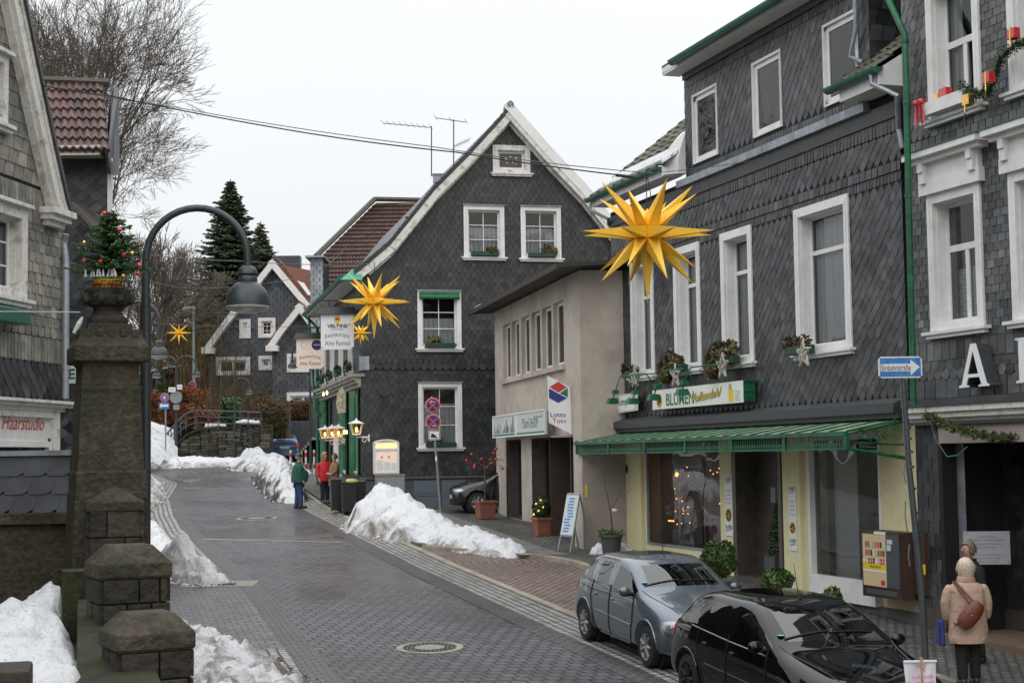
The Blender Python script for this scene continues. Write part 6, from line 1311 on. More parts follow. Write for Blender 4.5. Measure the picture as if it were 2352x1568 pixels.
def hsign(u0,u1,v0,v1,Y,label,lit,brewer):
 F=face(u0,v1,Y,2);k=Y/3600;w_=(u1-u0)*k;z0=F.o.z;z1=at(u0,v0,Y).z;h_=z1-z0;t=thing('hanging_sign',label,'restaurant sign',F.o,'hanging restaurant signs');c=.09;um=0
 mb=MB();mb.fpoly(F,[(c,z0),(w_-c,z0),(w_-c+.02,z0+c*.7),(w_,z0+c),(w_,z1),(0,z1),(0,z0+c),(c-.02,z0+c*.7)],-.14,0)
 mb.build('panel',mat('sign_lit',(.75,.66,.58),.4,emit=(1,.68,.5),es=.16)if lit else 'signwhite',t)
 mb=MB();z=z1+.22;mb.hexa([F.p(-.12,.12,z1),F.p(w_+.12,.12,z1),F.p(w_+.12,-.26,z1),F.p(-.12,-.26,z1),F.p(-.02,-.03,z+.02),F.p(w_+.02,-.03,z+.02),F.p(w_+.02,-.11,z+.02),F.p(-.02,-.11,z+.02)]);mb.build('roof_cap','black',t)
 mb=MB();mb.fb(F,w_*.0-.1,w_+.55,-.09,-.05,z+.2,z+.25);mb.fb(F,w_*.25,w_*.25+.03,-.09,-.05,z,z+.2);mb.fb(F,w_*.8,w_*.8+.03,-.09,-.05,z,z+.2)
 for x in(-.2,-.05):mb.tube(scroll(lambda a,b:F.p(a,-.07,b),(x,z+.17-.12*(x>-.1)),.12,1.2,1),.012,5)
 mb.build('bracket','black',t)
 mb=MB();text(mb,'Restaurant',F,w_*.12,z0+h_*.30,.15,.006,w=w_*.76,arc=.09);text(mb,'Alte Rentei',F,w_*.12,z0+h_*.12,.16,.006,w=w_*.76);mb.build('lettering','txt_grey',t)
 mb=MB()
 if brewer:
  text(mb,'VELTINS',F,w_*.19,z0+h_*.62,.115,.006,w=w_*.62,bold=.03);mb.build('brewery_lettering','txt',t);mb=MB();text(mb,'PILSENER',F,w_*.31,z0+h_*.55,.045,.006,w=w_*.38);mb.build('small_lettering','txt_grey',t)
  mb=MB();cx_,cz_=w_*.5,z0+h_*.84;mb.fpoly(F,[(cx_-.09,cz_+.1),(cx_+.09,cz_+.1),(cx_+.1,cz_-.05),(cx_,cz_-.13),(cx_-.1,cz_-.05)],.001,.006);mb.fpoly(F,[(cx_-.06,cz_+.12),(cx_+.06,cz_+.12),(cx_+.05,cz_+.17),(cx_-.05,cz_+.17)],.001,.006);mb.build('crest','txt_y',t)
  mb=MB();mb.fb(F,cx_-.065,cx_+.065,.007,.009,cz_-.01,cz_+.07);mb.build('crest_field','red',t)
 else:
  mb.disc(F,w_*.74,z0+h_*.80,.2,.001,.008,20);mb.build('blue_roundel','navy',t);mb=MB();mb.fb(F,w_*.62,w_*.86,.009,.011,z0+h_*.79,z0+h_*.82);mb.build('roundel_mark','txt_y',t)
  mb=MB()
  for q_ in range(7):a_=q_*.9;mb.fpoly(F,[(w_*.26+.1*math.cos(a_),z0+h_*.8+.14*math.sin(a_)),(w_*.26+.13*math.cos(a_+.4),z0+h_*.8+.17*math.sin(a_+.4)),(w_*.26+.05*math.cos(a_+.8),z0+h_*.8+.06*math.sin(a_+.8))],.001,.004+q_*1e-4)
  mb.build('grey_crest','signgrey',t)
hsign(737,813,722,803,50.3,'white hanging restaurant sign with a small beer crest, nearer of the two',False,True)
hsign(681,744,779,847,60,'warm lit hanging restaurant sign with a blue roundel, farther of the two',True,False)
F=face(783,930,50.5,-20);t=thing('shield_sign','faded narrow shield-shaped board hanging under the restaurant jetty','restaurant sign',F.o);k=50.5/3600;zq=lambda v:at(783,v,50.5).z
mb=MB();mb.fpoly(F,[(-.12,zq(949)),(.16,zq(947)),(.17,zq(905)),(.04,zq(886)),(-.13,zq(903)),(-.17,zq(925))],-.05,0);mb.build('board',mat('shield_board',(.42,.4,.27),.7,var=.3,scale=9,col2=(.2,.2,.14)),t);mb=MB();mb.tube([F.p(0,-.02,zq(887)),F.p(0,-.02,zq(880))],.012,5);mb.build('hook','black',t)
# ======= lanterns
def lantern(u,Y,v0,v1,lb,ang):
 F=face(u,v1,Y,ang);t=thing('wall_lantern',lb,'lantern',F.o,'lit white wall lanterns');H_=at(u,v0,Y).z-F.o.z;z0=F.o.z;c=F.o
 mb=MB();mb.lathe([(.02,H_),(.025,H_*.9),(.05,H_*.86),(.11,H_*.80),(.23,H_*.71),(.23,H_*.68),(.02,H_*.68)],c,4,sq=True)
 mb.lathe([(.11,.0),(.12,.02),(.1,.04),(.02,.04)],c,4,sq=True)
 for a in range(4):w_=math.pi/4+a*math.pi/2;mb.tube([c+Vector((.105*1.41*math.cos(w_),.105*1.41*math.sin(w_),.03)),c+Vector((.175*1.41*math.cos(w_),.175*1.41*math.sin(w_),H_*.68))],.012,4)
 p=mb.build('lantern_frame','signwhite',t)
 mb=MB();mb.lathe([(.1,.04),(.168,H_*.67)],c,4,sq=True);mb.build('lantern_glass',LGL,p)
 mb=MB();mb.ball(c+Vector((0,0,H_*.33)),.038,10,sc=(1,1,2));mb.build('light_bulb','bulb',p)
 mb=MB();q=F.p(0,-.0,z0);e_=q+F.t*.38;mb.tube([q,q-Vector((0,0,.06)),e_-Vector((0,0,.06))],.02,6);mb.tube(scroll(lambda a,b:F.p(a,0,b),(.25,z0-.16),.1,1.1,0),.012,5);mb.tube([e_-Vector((0,0,.2)),e_+Vector((0,0,.02))],.022,6);mb.build('bracket','signwhite',t)
 l=bpy.data.lights.new('lantern_light','POINT');l.energy=6;l.color=(1,.55,.2);l.shadow_soft_size=.06;o=bpy.data.objects.new('lantern_light',l);COL.objects.link(o);o.location=c+Vector((0,0,H_*.33));adopt(o,t)
LGL=glassmat('lantern_glass',(1.0,.85,.6),1.25,.06)
lantern(818.7,47.6,960,999,'lit white lantern nearest the slate corner, apart from the other three',0)
lantern(746.5,54.5,976,1007,'leftmost lit lantern of the row of three',0);lantern(762.4,54,974,1006,'middle lit lantern of the row of three',0);lantern(778,53.5,973,1005,'right lit lantern of the row of three',0)
mb=MB()
for u,v in((791,992),(796,992),(743,905),(751,902)):mb.ball(at(u,v,52),.045,8,sc=(.8,.8,1.5))
tag(mb.build('string_light_bulbs','bulb'),'small warm bulbs glowing under the restaurant jetty','lights',kind='stuff')
F=Fr(F4.p(0,.25,2.5),12.9);F.t,F.n=F4.t,F4.n;ms=lambda u,v:F.sz(u,v)
a0,z1=ms(858,1018);a1=ms(917,1040)[0];z0=ms(858,1088)[1];t=thing('menu_case','white arched menu display case lit warm inside, fixed to the slate wall','menu case',F.p(a0,0,z0));mid=(a0+a1)/2;w_=a1-a0
arc=[(a1,z1)]+[(mid+w_/2*math.cos(q_),z1+.13*math.sin(q_))for q_ in[math.pi*i/12 for i in range(1,12)]]+[(a0,z1)]
mb=MB();mb.fpoly(F,[(a0,z0),(a1,z0)]+arc,-.2,-.05);mb.build('case_body','signwhite',t)
mb=MB();mb.fb(F,a0,a0+.06,-.05,0,z0,z1);mb.fb(F,a1-.06,a1,-.05,0,z0,z1);mb.fb(F,a0+.06,a1-.06,-.05,-.001,z0,z0+.06);zt_=z1-.22;mb.fb(F,a0+.06,a1-.06,-.05,-.001,zt_,zt_+.06)
for a,b in zip(arc,arc[1:]):mb.fpoly(F,[a,b,(b[0],b[1]-.05),(a[0],a[1]-.05)],-.05,.03)
mb.build('case_frame','signwhite',t)
mb=MB();mb.fb(F,a0+.07,a1-.07,-.048,-.03,zt_+.07,z1+.02);mb.build('lit_header',mat('lit_header',(.9,.6,.35),.5,emit=(1,.58,.25),es=1.1),t);mb=MB();mb.fb(F,a0+.07,a1-.07,-.048,-.03,z0+.06,zt_-.02);mb.build('menu_sheet_back',mat('lit_back',(.8,.68,.6),.6,emit=(1,.72,.55),es=.28),t)
mb=MB();
for i in range(3):x=a0+.1+i*w_*.29;mb.fb(F,x,x+w_*.25,-.029,-.026,z0+.08,z0+.42-.04*i)
mb.build('menu_sheets','signwhite',t);mb=MB()
for x,y in((.32,.55),(.6,.55)):mb.disc(F,a0+w_*x,z0+(z1-z0)*y,.03,-.029,-.02,8)
mb.build('red_dots','red',t)
F=face(864,1150,48.3,10);k=48.3/3600;mb=MB();z0=gz(0,48.3)+.08;z1=at(890,1092,48.3).z;mb.fb(F,0,66*k,-.35,0,z0,z1);o=mb.build('utility_cabinet','concrete');tag(o,'plain light grey utility cabinet below the menu case','cabinet');mb=MB();mb.fb(F,-.02,66*k+.02,-.37,.02,z1,z1+.04);mb.fb(F,.04,66*k-.04,.001,.012,z0+.1,z1-.08);mb.build('cabinet_lid','metal',o)
# ======= cigarette machine, plaque, letters, paper sign
dM=.36;M1=lambda u,v,d=dM:F1.sz(u,v,d);a0,z1=M1(1978,1217);a1=M1(2064,1240)[0];z0=M1(1979,1366)[1];w_,h_=a1-a0,z1-z0
t=thing('cigarette_machine','brown and cream wall-mounted cigarette vending machine beside the grey pole','vending machine',F1.p(a0,dM,z0));BR=mat('machine_brown',(.06,.035,.025),.45)
mb=MB();mb.fb(F1,a0,a1,-.05,dM-.02,z0,z1);mb.fb(F1,a0-.01,a1+.01,dM-.03,dM,z1-.05,z1+.01);mb.fb(F1,a0-.01,a0+.04,dM-.03,dM,z0,z1-.05);mb.build('casing',BR,t)
cf=a0+w_*.66;CR=mat('machine_cream',(.62,.5,.3),.4,var=.04)
mb=MB();mb.fb(F1,a0+.04,cf,dM-.018,dM+.01,z0+h_*.17,z1-.05);mb.build('front_panel',CR,t)
mb=MB();mb.fb(F1,cf,a1-.01,dM-.018,dM+.006,z0+h_*.17,z1-.05);mb.fb(F1,a0+.1,a1-.1,dM-.018,dM,z0+.05,z0+h_*.12);mb.build('coin_panel','metal_d',t)
mb=MB();zb_=z0+h_*.42;mb.fb(F1,a0+.04,cf-.005,dM+.011,dM+.014,zb_,zb_+h_*.11);mb.build('yellow_band','txt_y',t);mb=MB();mb.fb(F1,a0+.04,cf-.005,dM+.011,dM+.013,zb_-h_*.03,zb_-.002);mb.fb(F1,a0+.04,cf-.005,dM+.011,dM+.013,zb_+h_*.112,zb_+h_*.142);mb.fb(F1,cf-w_*.3,cf-.01,dM+.0,dM+.013,z1-.045,z1-.0);mb.build('white_bands','signwhite',t)
mb=MB();text(mb,'tabaccoland',F1,a0+w_*.22,zb_+h_*.03,h_*.05,dM+.016,w=w_*.3);mb.build('lettering','txt',t)
for r_ in range(3):
 for c in range(8):
  x=a0+w_*(.12+.066*c);z=z0+h_*(.84-.125*r_);mb=MB();mb.fb(F1,x,x+w_*.042,dM+.011,dM+.016,z-h_*.085,z);mb.build('pack_window',mat('pack',[(.35,.08,.04),(.6,.55,.4),(.5,.22,.06),(.25,.16,.08),(.45,.4,.3)][(c*3+r_*2)%5],.4)if r_==0 and c<5 else['redorange','cream','terra','bark','wicker'][(c*3+r_*2)%5],t)
mb=MB();mb.fb(F1,cf-w_*.14,cf-w_*.04,dM+.011,dM+.016,z0+h_*.2,z0+h_*.27);mb.build('red_sticker','red',t)
mb=MB();mb.fb(F1,cf+.06,cf+.16,dM+.006,dM+.03,z1-.3,z1-.2);mb.fb(F1,cf+.05,cf+.2,dM+.006,dM+.015,z1-.19,z1-.12);mb.build('coin_slot','signgrey',t)
mb=MB();mb.fb(F1,a1+.02,a1+.36,.0,.12,z0+.1,z1);mb.build('side_machine',BR,t);mb=MB();mb.fb(F1,a1+.14,a1+.37,.12,.13,zb_-.02,zb_+.14);mb.build('side_band','txt_y',t)
PL=Fr(at(2215,1294,24.2),-6);k=24.2/3600;t=thing('brass_plaque','pale rectangular practice plaque on the dark entrance wall','plaque',PL.o);wq=103*k;zq0=at(2215,1296,24.2).z;zq1=at(2215,1220,24.2).z
mb=MB();mb.fb(PL,0,wq,-.02,.0,zq0,zq1);mb.build('plate',mat('plaque_silver',(.42,.42,.46),.4,var=.05),t);mb=MB()
for i,(s_,h_)in enumerate((('Dipl.-Psychologin',.028),('Elisabeth Teixeira Busch',.036),('Psychologische Psychotherapeutin',.026),('privat und alle Kassen',.024),('',0),('Termine nach tel. Vereinbarung',.025),('Tel. 021 91 / 59 74 80',.028),('Mobil 01 73 42 22 89',.024))):
 if s_:text(mb,s_,PL,wq/2,zq1-.09-i*.055,h_,.004,cx=1,w=min(wq*.8,h_*len(s_)*.62))
mb.build('lettering','txt_grey',t);mb=MB()
for x in(.03,wq-.03):
 for z in(zq0+.03,zq1-.03):mb.disc(PL,x,z,.01,0,.006,8)
mb.build('screws','metal',t)
for ch,u0,u1,v0,v1,lb in(('A',2199,2268,793,891,'large white raised letter A on the slate wall'),('P',2330,2395,777,880,'large white raised letter P cut off by the right edge')):
 a,z1=F2.sz(u0,v0,.3);b=F2.S(u1,v0,.3);z0=F2.sz(u0,v1,.3)[1];t=thing('wall_letter',lb,'letter',F2.p(a,.3,z0),'white raised shop letters');h_=z1-z0;w_=b-a
 if ch=='A':
  g=w_*.2;outer=[[(0,0),(.34,0),(.34,.035),(.25,.05),(.32,.22),(.3,.3),(.5,.84),(.43,1),(.1,.07),(0,.035)],[(.43,1),(.5,.84),(.66,.3),(.32+.36,.25),(.76,.05),(.66,.035),(.66,0),(1,0),(1,.035),(.92,.07),(.6,1)],[(.3,.3),(.32,.22),(.68,.22),(.66,.3)]]
 else:outer=[[(0,0),(.45,0),(.45,.04),(.33,.06),(.33,.94),(0,.97+.03),(0,.96),(.12,.94),(.12,.06),(0,.04)],[(.33,.94),(.33,1),(.7,1),(.95,.9),(1,.72),(.93,.52),(.7,.42),(.33,.42),(.33,.5),(.6,.5),(.76,.6),(.78,.72),(.74,.86),(.6,.94)],[(0,1),(.33,1),(.33,.94),(0,.96)]]
 mb=MB();sd=MB()
 for po in outer:
  q=[(a+x*w_,z0+y*h_)for x,y in po];mb.fpoly(F2,q,.285,.3);sd.fpoly(F2,q,.06,.284)
 p=mb.build('letter_face','signwhite',t);sd.build('letter_side','zinc_dark',t)
Fp=face(2113,1540,13.0,3);k=13.0/3600;t=thing('paper_sign','white paper sheet with pink handwriting on a wooden stick, bottom right','paper sign',Fp.p(0,0,1.2));zp=lambda v:at(2113,v,13.0).z;xp=lambda u:(u-2113)*k
mb=MB();n=10
for i in range(n):
 for j in range(8):
  f=lambda i,j:Fp.p(lerp(xp(2075+j*1.0),xp(2150),i/n),.012*math.sin(i*.9+j*.6),lerp(zp(1517),zp(1640),j/8));mb.quad(f(i,j),f(i+1,j),f(i+1,j+1),f(i,j+1))
mb.build('paper',mat('paper_white',(.68,.66,.75),.8,var=.03),t,smooth=True);mb=MB();mb.fb(Fp,xp(2075),xp(2151),-.0,.022,zp(1519),zp(1515));mb.build('top_strip','signwhite',t)
mb=MB();mb.tube([Fp.p(.003,.04,zp(1508)),Fp.p(.003,.04,.7)],.0095,6);mb.build('stick','wood',t);mb=MB();PK=mat('pink_ink',(.7,.12,.25),.7)
for s_,u,v,w_ in(('Für',2104,1532,22),('A',2118,1540,8),('Kunden',2094,1556,48),('Eingabe ll',2083,1570,62)):text(mb,s_,Fp,xp(u),zp(v),8*k,.016,w=w_*k,mirror=True,shear=.2)
mb.build('handwriting',PK,t)
t=thing('shop_letter_board','white board with a green letter E between downpipe and pillar','shop sign',at(165,860,24.5));F=face(153,880,24.5);mb=MB();k=24.5/3600;mb.fb(F,0,40*k,-.1,0,F.o.z,F.o.z+43*k);mb.build('board','signwhite',t);mb=MB();text(mb,'EI',F,5*k,F.o.z+10*k,24*k,.004,bold=.02);mb.build('lettering','txt_g',t)
mb=MB();s0_=F7.S(2,965,.05);zt_=F7.sz(60,986,.05)[1];text(mb,'Soreya Haarstudio',F7,F7.S(104,960,.05)-2.1,zt_,F7.sz(60,952,.05)[1]-zt_,.04,w=2.1,shear=.35);tag(mb.build('salon_lettering','redorange'),'red script lettering Haarstudio on the white salon fascia','shop lettering')
# ======= old stone gate pillar, stepped piers and wall on the left
Yp=15.5;cpx=246;C0=at(cpx,1000,Yp);ROT=Matrix.Rotation(R(22),3,'Z');W2=lambda px,Y=Yp:px*Y/3600/1.12/2;zv=lambda v,Y=Yp,u=246:at(u,v,Y).z
t=thing('stone_pillar','tall mossy sandstone gate pillar with an urn on top, left foreground','pillar',Vector((C0.x,Yp,.8)))
def sq(mb,prof,c,Y=Yp,rot=ROT):mb.lathe([(W2(w,Y),zv(v,Y)-c.z)for w,v in prof],c,4,rot=rot,sq=True)
c=Vector((C0.x,Yp,0));mb=MB();sq(mb,[(190,1750),(190,1300),(182,1200),(178,1135),(173,1126),(173,1120)],c);sq(mb,[(172,1126),(172,1084),(168,1082),(168,1079)],c);sq(mb,[(163,1081),(163,1074),(148,905),(150,900),(152,897),(152,893),(146,889)],c);sq(mb,[(145,890),(140,845),(150,838),(158,834)],c)
mb.build('shaft','stone',t,bevel=.012)
mb=MB();sq(mb,[(170,836),(184,833),(184,800),(172,792),(150,772),(150,764)],c)
hwd=W2(150)
for i in range(5):
 for a in range(4):
  r_=ROT@Matrix.Rotation(a*math.pi/2,3,'Z');mb.box(c+r_@Vector((hwd*(-.8+.4*i),-hwd*.98,zv(770))),(.07,.05,.075),rz=R(22)+a*math.pi/2)
sq(mb,[(112,766),(108,746)],c);mb.build('capital','stone',t,bevel=.008)
mb=MB();P=[(102,746),(108,738),(102,730),(84,726),(72,715),(78,706),(105,702),(120,690),(122,675),(118,667),(108,664),(104,670)];mb.lathe([(W2(w)*.98,zv(v))for w,v in P],c,28)
for a in range(8):w_=a*math.pi/4;mb.ball(c+Vector((W2(119)*math.cos(w_),W2(119)*math.sin(w_),zv(687))),.045,8,sc=(1,1,1.3))
mb.build('urn','stone_d',t,smooth=True)
for(u,Y,hw_,prof,name,lb,bot)in((262,15.1,143,((143,1172),(143,1150),(8,1115)),'pyramid','smallest pier with a pointed pyramid cap right against the tall pillar',1320),(294,12.6,183,((170,1326),(183,1318),(183,1290),(105,1251),(100,1249)),'flat','middle stepped pier with a mossy chamfered cap',1530),(338,11.0,200,((186,1489),(200,1480),(200,1447),(118,1406),(112,1403.5)),'flat','nearest and lowest stepped pier with a dark chamfered cap',1900)):
 cc=at(u,1200,Y);cc=Vector((cc.x,Y,0));t=thing('stone_pier',lb,'pier',Vector((cc.x,Y,1)),'stepped stone piers');rt=Matrix.Rotation(R(27 if Y<14 else 16),3,'Z')
 mb=MB();mb.lathe([(W2(w,Y),at(u,v,Y).z)for w,v in prof],cc,4,rot=rt,sq=True);mb.build('cap','stone',t,bevel=.012)
 bw=W2(hw_*.88,Y);zt_=at(u,prof[0][1]-2,Y).z;zb_=at(u,bot,Y).z;rg=random.Random(int(Y));mb=MB();mb.box(cc+Vector((0,0,(zt_+zb_)/2)),(bw*1.9,bw*1.9,zt_-zb_),rz=R(27 if Y<14 else 16));z=zt_
 while z>zb_:
  h_=rg.uniform(.13,.26)
  for a in range(4):
   x=-bw
   while x<bw-.02:
    w_=min(rg.uniform(.16,.34),bw-x);r_=rt@Matrix.Rotation(a*math.pi/2,3,'Z');mb.box(cc+r_@Vector((x+w_/2,-bw*.95,z-h_/2)),(w_-.012,.06+rg.uniform(0,.035),h_-.012),rz=R(27 if Y<14 else 16)+a*math.pi/2,t=rg.random());x+=w_
  z-=h_
 mb.build('rubble_shaft','stone_d',t,bevel=.014)
t=thing('terrace_wall','dark mossy wall stepping down beside the piers','wall',at(200,1568,9.5));mb=MB()
q0,q1=at(180,1300,15.2),at(172,1740,8.6);dv=Vector((.36,.0,0));n=16
for i in range(n):
 a,b=q0.lerp(q1,i/n),q0.lerp(q1,(i+1)/n);ex=lerp(.36,.62,i/n);ey=lerp(.36,.62,(i+1)/n);rj=0
 mb.hexa([Vector((a.x,a.y,.3)),Vector((a.x+ex,a.y,.3)),Vector((b.x+ey,b.y,.3)),Vector((b.x,b.y,.3)),a,a+Vector((ex,0,0)),b+Vector((ey,0,0)),b])
mb.build('wall_body','stone_moss',t)
mb=MB();a=at(146,1430,13.6);mb.box((a.x+.1,13.6,a.z+.15),(.22,.4,.6),rz=.3);mb.build('buttress','stone_moss',t)
Ft=face(157,1170,16.0,3);k=16.0/3600;t=thing('slate_parapet_wall','low wall left of the pillar with slate shingles above dark stone','wall',Ft.o);zt=lambda v:at(100,v,16).z
mb=MB();mb.fb(Ft,-1.6,.02,-.35,0,.5,zt(1045));mb.build('wall_core','stone_d',t);mb=MB()
for r_ in range(3):
 for i in range(7):
  x=-1.6+i*.235+r_*.05;z1=zt(1048)-r_*.185;sh=[(0,0),(.25,0),(.25,-.1),(.22,-.16),(.15,-.195),(-.02,-.195),(-.02,-.1)]
  z1+=0;P_=[Ft.p(min(x+a,.02),.02+.02*(-b/.19)+.004*(6-i),z1+b)for a,b in sh];P2=[p-Ft.n*.012 for p in P_];mb.add(P_+P2,[tuple(range(7))]+[(q,(q+1)%7,7+(q+1)%7,7+q)for q in range(7)],0,.4+.1*((i+r_)%3))
mb.build('slate_shingles',mat('slate_blue',(.075,.085,.1),.4,tint=.3,col2=(.05,.055,.065)),t,recalc=False)
mb=MB();mb.fb(Ft,-1.6,.03,-.4,.07,zt(1046),zt(1034));mb.build('zinc_coping','zinc',t)
mb=MB();mb.fb(Ft,-1.6,.03,.0,.12,zt(1203),zt(1176));mb.fb(Ft,-1.6,.02,.0,.05,.5,zt(1204));mb.build('stone_course','stone',t,bevel=.01)
g0=at(120,1700,9.0).z;snow('snow_pile','clean snow bank filling the corner at the bottom left behind the mossy wall',[(at(70,1568,9).x-.1,8.6,.3,1.5,.42),(at(60,1500,10.5).x,10.5,.38,1.5,.5),(at(75,1420,12.5).x,12.4,.42,1.3,.45),(at(112,1380,14).x,13.8,.36,.6,.22),(at(125,1345,14.8).x,14.9,.5,.22,.1)],'snow',seed=3.9,rough=.2,n=70,k=30,pw=2.6,gfun=lambda x,y:lerp(2.35,2.55,(y-8.6)/6.3))
mb=MB();a=at(25,1560,9.4);mb.box((a.x-.1,9.4,a.z-.2),(.42,.5,.55),rz=.25);tag(mb.build('stone_block','stone_d',bevel=.02),'dark flat stone block at the very bottom left corner','stone')
mb=MB();mb.hexa([Vector((-9,6,0)),Vector((-2.0,6,0)),Vector((-3.9,16.2,0)),Vector((-9,16.2,0)),Vector((-9,6,2.4)),Vector((-2.3,6,2.3)),Vector((-4.0,16.2,2.5)),Vector((-9,16.2,2.5))]);struct(mb.build('terrace_ground','ground'))
bz=zv(664);t=thing('christmas_tree','small decorated fir in the pillar urn with red and gold balls','christmas tree',Vector((C0.x+.03,Yp,bz)))
cb=Vector((C0.x+.03,Yp,bz+.06));mb=MB();mb.lathe([(.13,0),(.15,.12),(.13,.12)],Vector((C0.x,Yp,bz-.03)),20);mb.build('yellow_pot','txt_y',t,smooth=True);mb=MB();mb.lathe([(.152,.055),(.153,.075)],Vector((C0.x,Yp,bz-.03)),20);mb.build('red_pot_band','red',t)
conifer(t,cb,.74,.54,15,12,5,'needle_l',card=.06,droop=.02,tr=.014,z0=.14,stiff=.10,needle=3.4)
for i,(u,v,m_)in enumerate(((240,491,'redball'),(235,497,'gold'),(274,528,'redball'),(283,585,'redball'),(303,582,'gold'),(193,599,'redball'),(231,601,'redball'),(320,610,'redball'),(316,628,'redball'),(283,634,'gold'),(193,558,'gold'))):
 mb=MB();p=at(u,v,Yp-.22 if i>1 else Yp);mb.ball(p,.024 if i>1 else.027,14);mb.tube([p+Vector((0,0,.02)),p+Vector((0,0,.05))],.004,4);mb.build('glass_ball',m_,t,smooth=True)
mb=MB();rg=random.Random(2)
for i in range(11):x=at(205+i*7.5,640,Yp).x;p=Vector((x,Yp-.2+rg.uniform(-.04,.04),zv(640)));a=rg.uniform(-.25,.25);mb.tube([p,p+Vector((a*.08,0,.075))],[.013,.006],6)
mb.build('white_candle_sockets','signwhite',t);mb=MB()
for i in range(16):
 x=C0.x+rg.uniform(-.2,.24);P_=[Vector((x+.07*math.cos(q)+.01*q,Yp-.2+rg.uniform(-.03,.03),zv(660)+.055*math.sin(q)-.01))for q in[j*.7 for j in range(10)]];mb.tube(P_,.003,4,cap=False)
mb.tube([Vector((C0.x-.2,Yp-.18,zv(665))),Vector((C0.x-.24,Yp-.2,zv(700))),Vector((C0.x-.16,Yp-.22,zv(740)))],.004,4);mb.build('cable_tangle','cable',t)
mb=MB();a,b=at(170,765,15.3),at(190,728,15.3);mb.tube([a,a.lerp(b,.6),b],[.02,.028,.012],8);tag(mb.build('cable_plug','signgrey'),'grey plastic plug lying against the pillar top','plug')
# ======= plants and window decorations
def flowerbox(F,s0,s1,z,d,label,lm,pm='box_green',n=300,sz=.05,hh=.13,star=False,hang=0.0):
 t=thing('flower_box',label,'flower box',F.p((s0+s1)/2,d,z),'planted window boxes');mb=MB();mb.fb(F,s0,s1,d-.09,d+.09,z,z+.15);mb.build('box',pm,t,bevel=.01)
 mb=MB();c=F.p((s0+s1)/2,d,z+.2);L_=(s1-s0)/2+.04;rg=random.Random(int(s0*100))
 for _ in range(max(3,int(L_*7))):a=rg.uniform(-1,1)*L_*.85;leaves(mb,c+F.t*a+Vector((0,0,rg.uniform(-.03,.05))),(.13,.13,hh*rg.uniform(.7,1.2)),n//5,sz,rg.randint(0,999))
 if hang:leaves(mb,c+F.t*(-L_*.6)+F.n*.08-Vector((0,0,hang*.5)),(.16,.12,hang),n,sz,5)
 mb.build('plants',lm,t,recalc=False)
def wicker(F,s,z,d,r,label,squash=1.0):
 t=thing('wicker_star',label,'wicker star',F.p(s,d,z),'whitened wicker stars');mb=MB();rg=random.Random(int(s*50));P=[(s+r*(1 if i%2==0 else.42)*math.sin(math.pi*i/5),z+r*(1 if i%2==0 else.42)*math.cos(math.pi*i/5))for i in range(10)]
 for i in range(10):
  a,b=P[i],P[(i+1)%10]
  for _ in range(3):mb.tube([F.p(a[0]+rg.uniform(-.02,.02),d+rg.uniform(-.02,.03),a[1]+rg.uniform(-.02,.02)),F.p(b[0]+rg.uniform(-.02,.02),d+rg.uniform(-.02,.03),b[1]+rg.uniform(-.02,.02))],.009,4,t=rg.random())
 for _ in range(46):
  i=rg.randrange(10);a=P[i];f=rg.uniform(.2,.95);q=(lerp(s,a[0],f),lerp(z,a[1],f));w_=rg.uniform(0,3.14);l=r*.28*(1.15-f);mb.tube([F.p(q[0]-l*math.cos(w_),d+rg.uniform(-.02,.04),q[1]-l*math.sin(w_)),F.p(q[0]+l*math.cos(w_),d+rg.uniform(-.02,.04),q[1]+l*math.sin(w_))],.007,4,t=rg.random())
 mb.build('wicker_weave','wicker',t)
w=wins;zs=zb-.02
flowerbox(F1,w[0][0]+.1,w[0][0]+.75,zs,.24,'heather box on the leftmost sill of the flower-shop house','leaf_red');flowerbox(F1,w[1][0]-.0,w[1][0]+1.0,zs-.02,.26,'bushy dry plant spilling over the second sill of the flower-shop house','leaf_dry',n=520,sz=.07,hh=.27,hang=.3)
flowerbox(F1,w[2][0]+.0,w[2][0]+1.1,zs+.0,.26,'pale green trailing plant on the third sill of the flower-shop house','leaf_dry',n=460,sz=.07,hh=.26,hang=.34);flowerbox(F1,w[3][0]+.05,w[3][0]+.9,zs,.24,'two dark green pots of red heather on the large right sill of the flower-shop house','leaf_red')
for(u,v,lb)in((1458,866,'wicker star below the leftmost heather box'),(1551,862,'wicker star under the bushy dry plant'),(1660,840,'wicker star by the pale trailing plant'),(1845,812,'largest wicker star, below the red heather pots')):s_,z_=F1.sz(u,v,.42);wicker(F1,s_,z_,.42,.26,lb)
for i,(r,lb)in enumerate(((g1,'green trough under the left upper gable window'),(g2,'green trough under the right upper gable window'),(g3,'green trough at the window with the rolled green awning'),(g4,'green trough of the ground-floor gable window behind the traffic sign'))):flowerbox(F4,r[0]+.22,r[1]-.22,r[2]+.02,.12,lb,'leaf_dry',n=420,hh=.17,sz=.06)
for i,r in enumerate(fw):flowerbox(F5,r[0]+.05,r[1]-.05,r[2]+.0,.16,('farthest street-side window box above the restaurant jetty','second farthest street-side window box above the jetty','second nearest street-side window box above the jetty','nearest street-side window box above the jetty, by the corner')[i],'leaf',n=200,hh=.14,sz=.07)
a,b=F7.S(-5,730,.25),F7.S(62,730,.25);z=F7.sz(30,742,.25)[1];t=thing('flower_box','empty dark green planter on the salon window ledge','flower box',F7.p(b,.2,z),'planted window boxes');mb=MB();mb.fb(F7,b-1.4,b,.1,.32,z,z+.2);mb.build('box','green_dark',t,bevel=.02)
zb2=uw[2];t=thing('gift_planter','white planter on the upper right sill with red and gold gift boxes','flower box',F2.p(uw[0],.2,zb2));mb=MB();mb.fb(F2,uw[0]+.12,uw[1]-.08,.08,.26,zb2+.04,zb2+.24);mb.build('box','white',t)
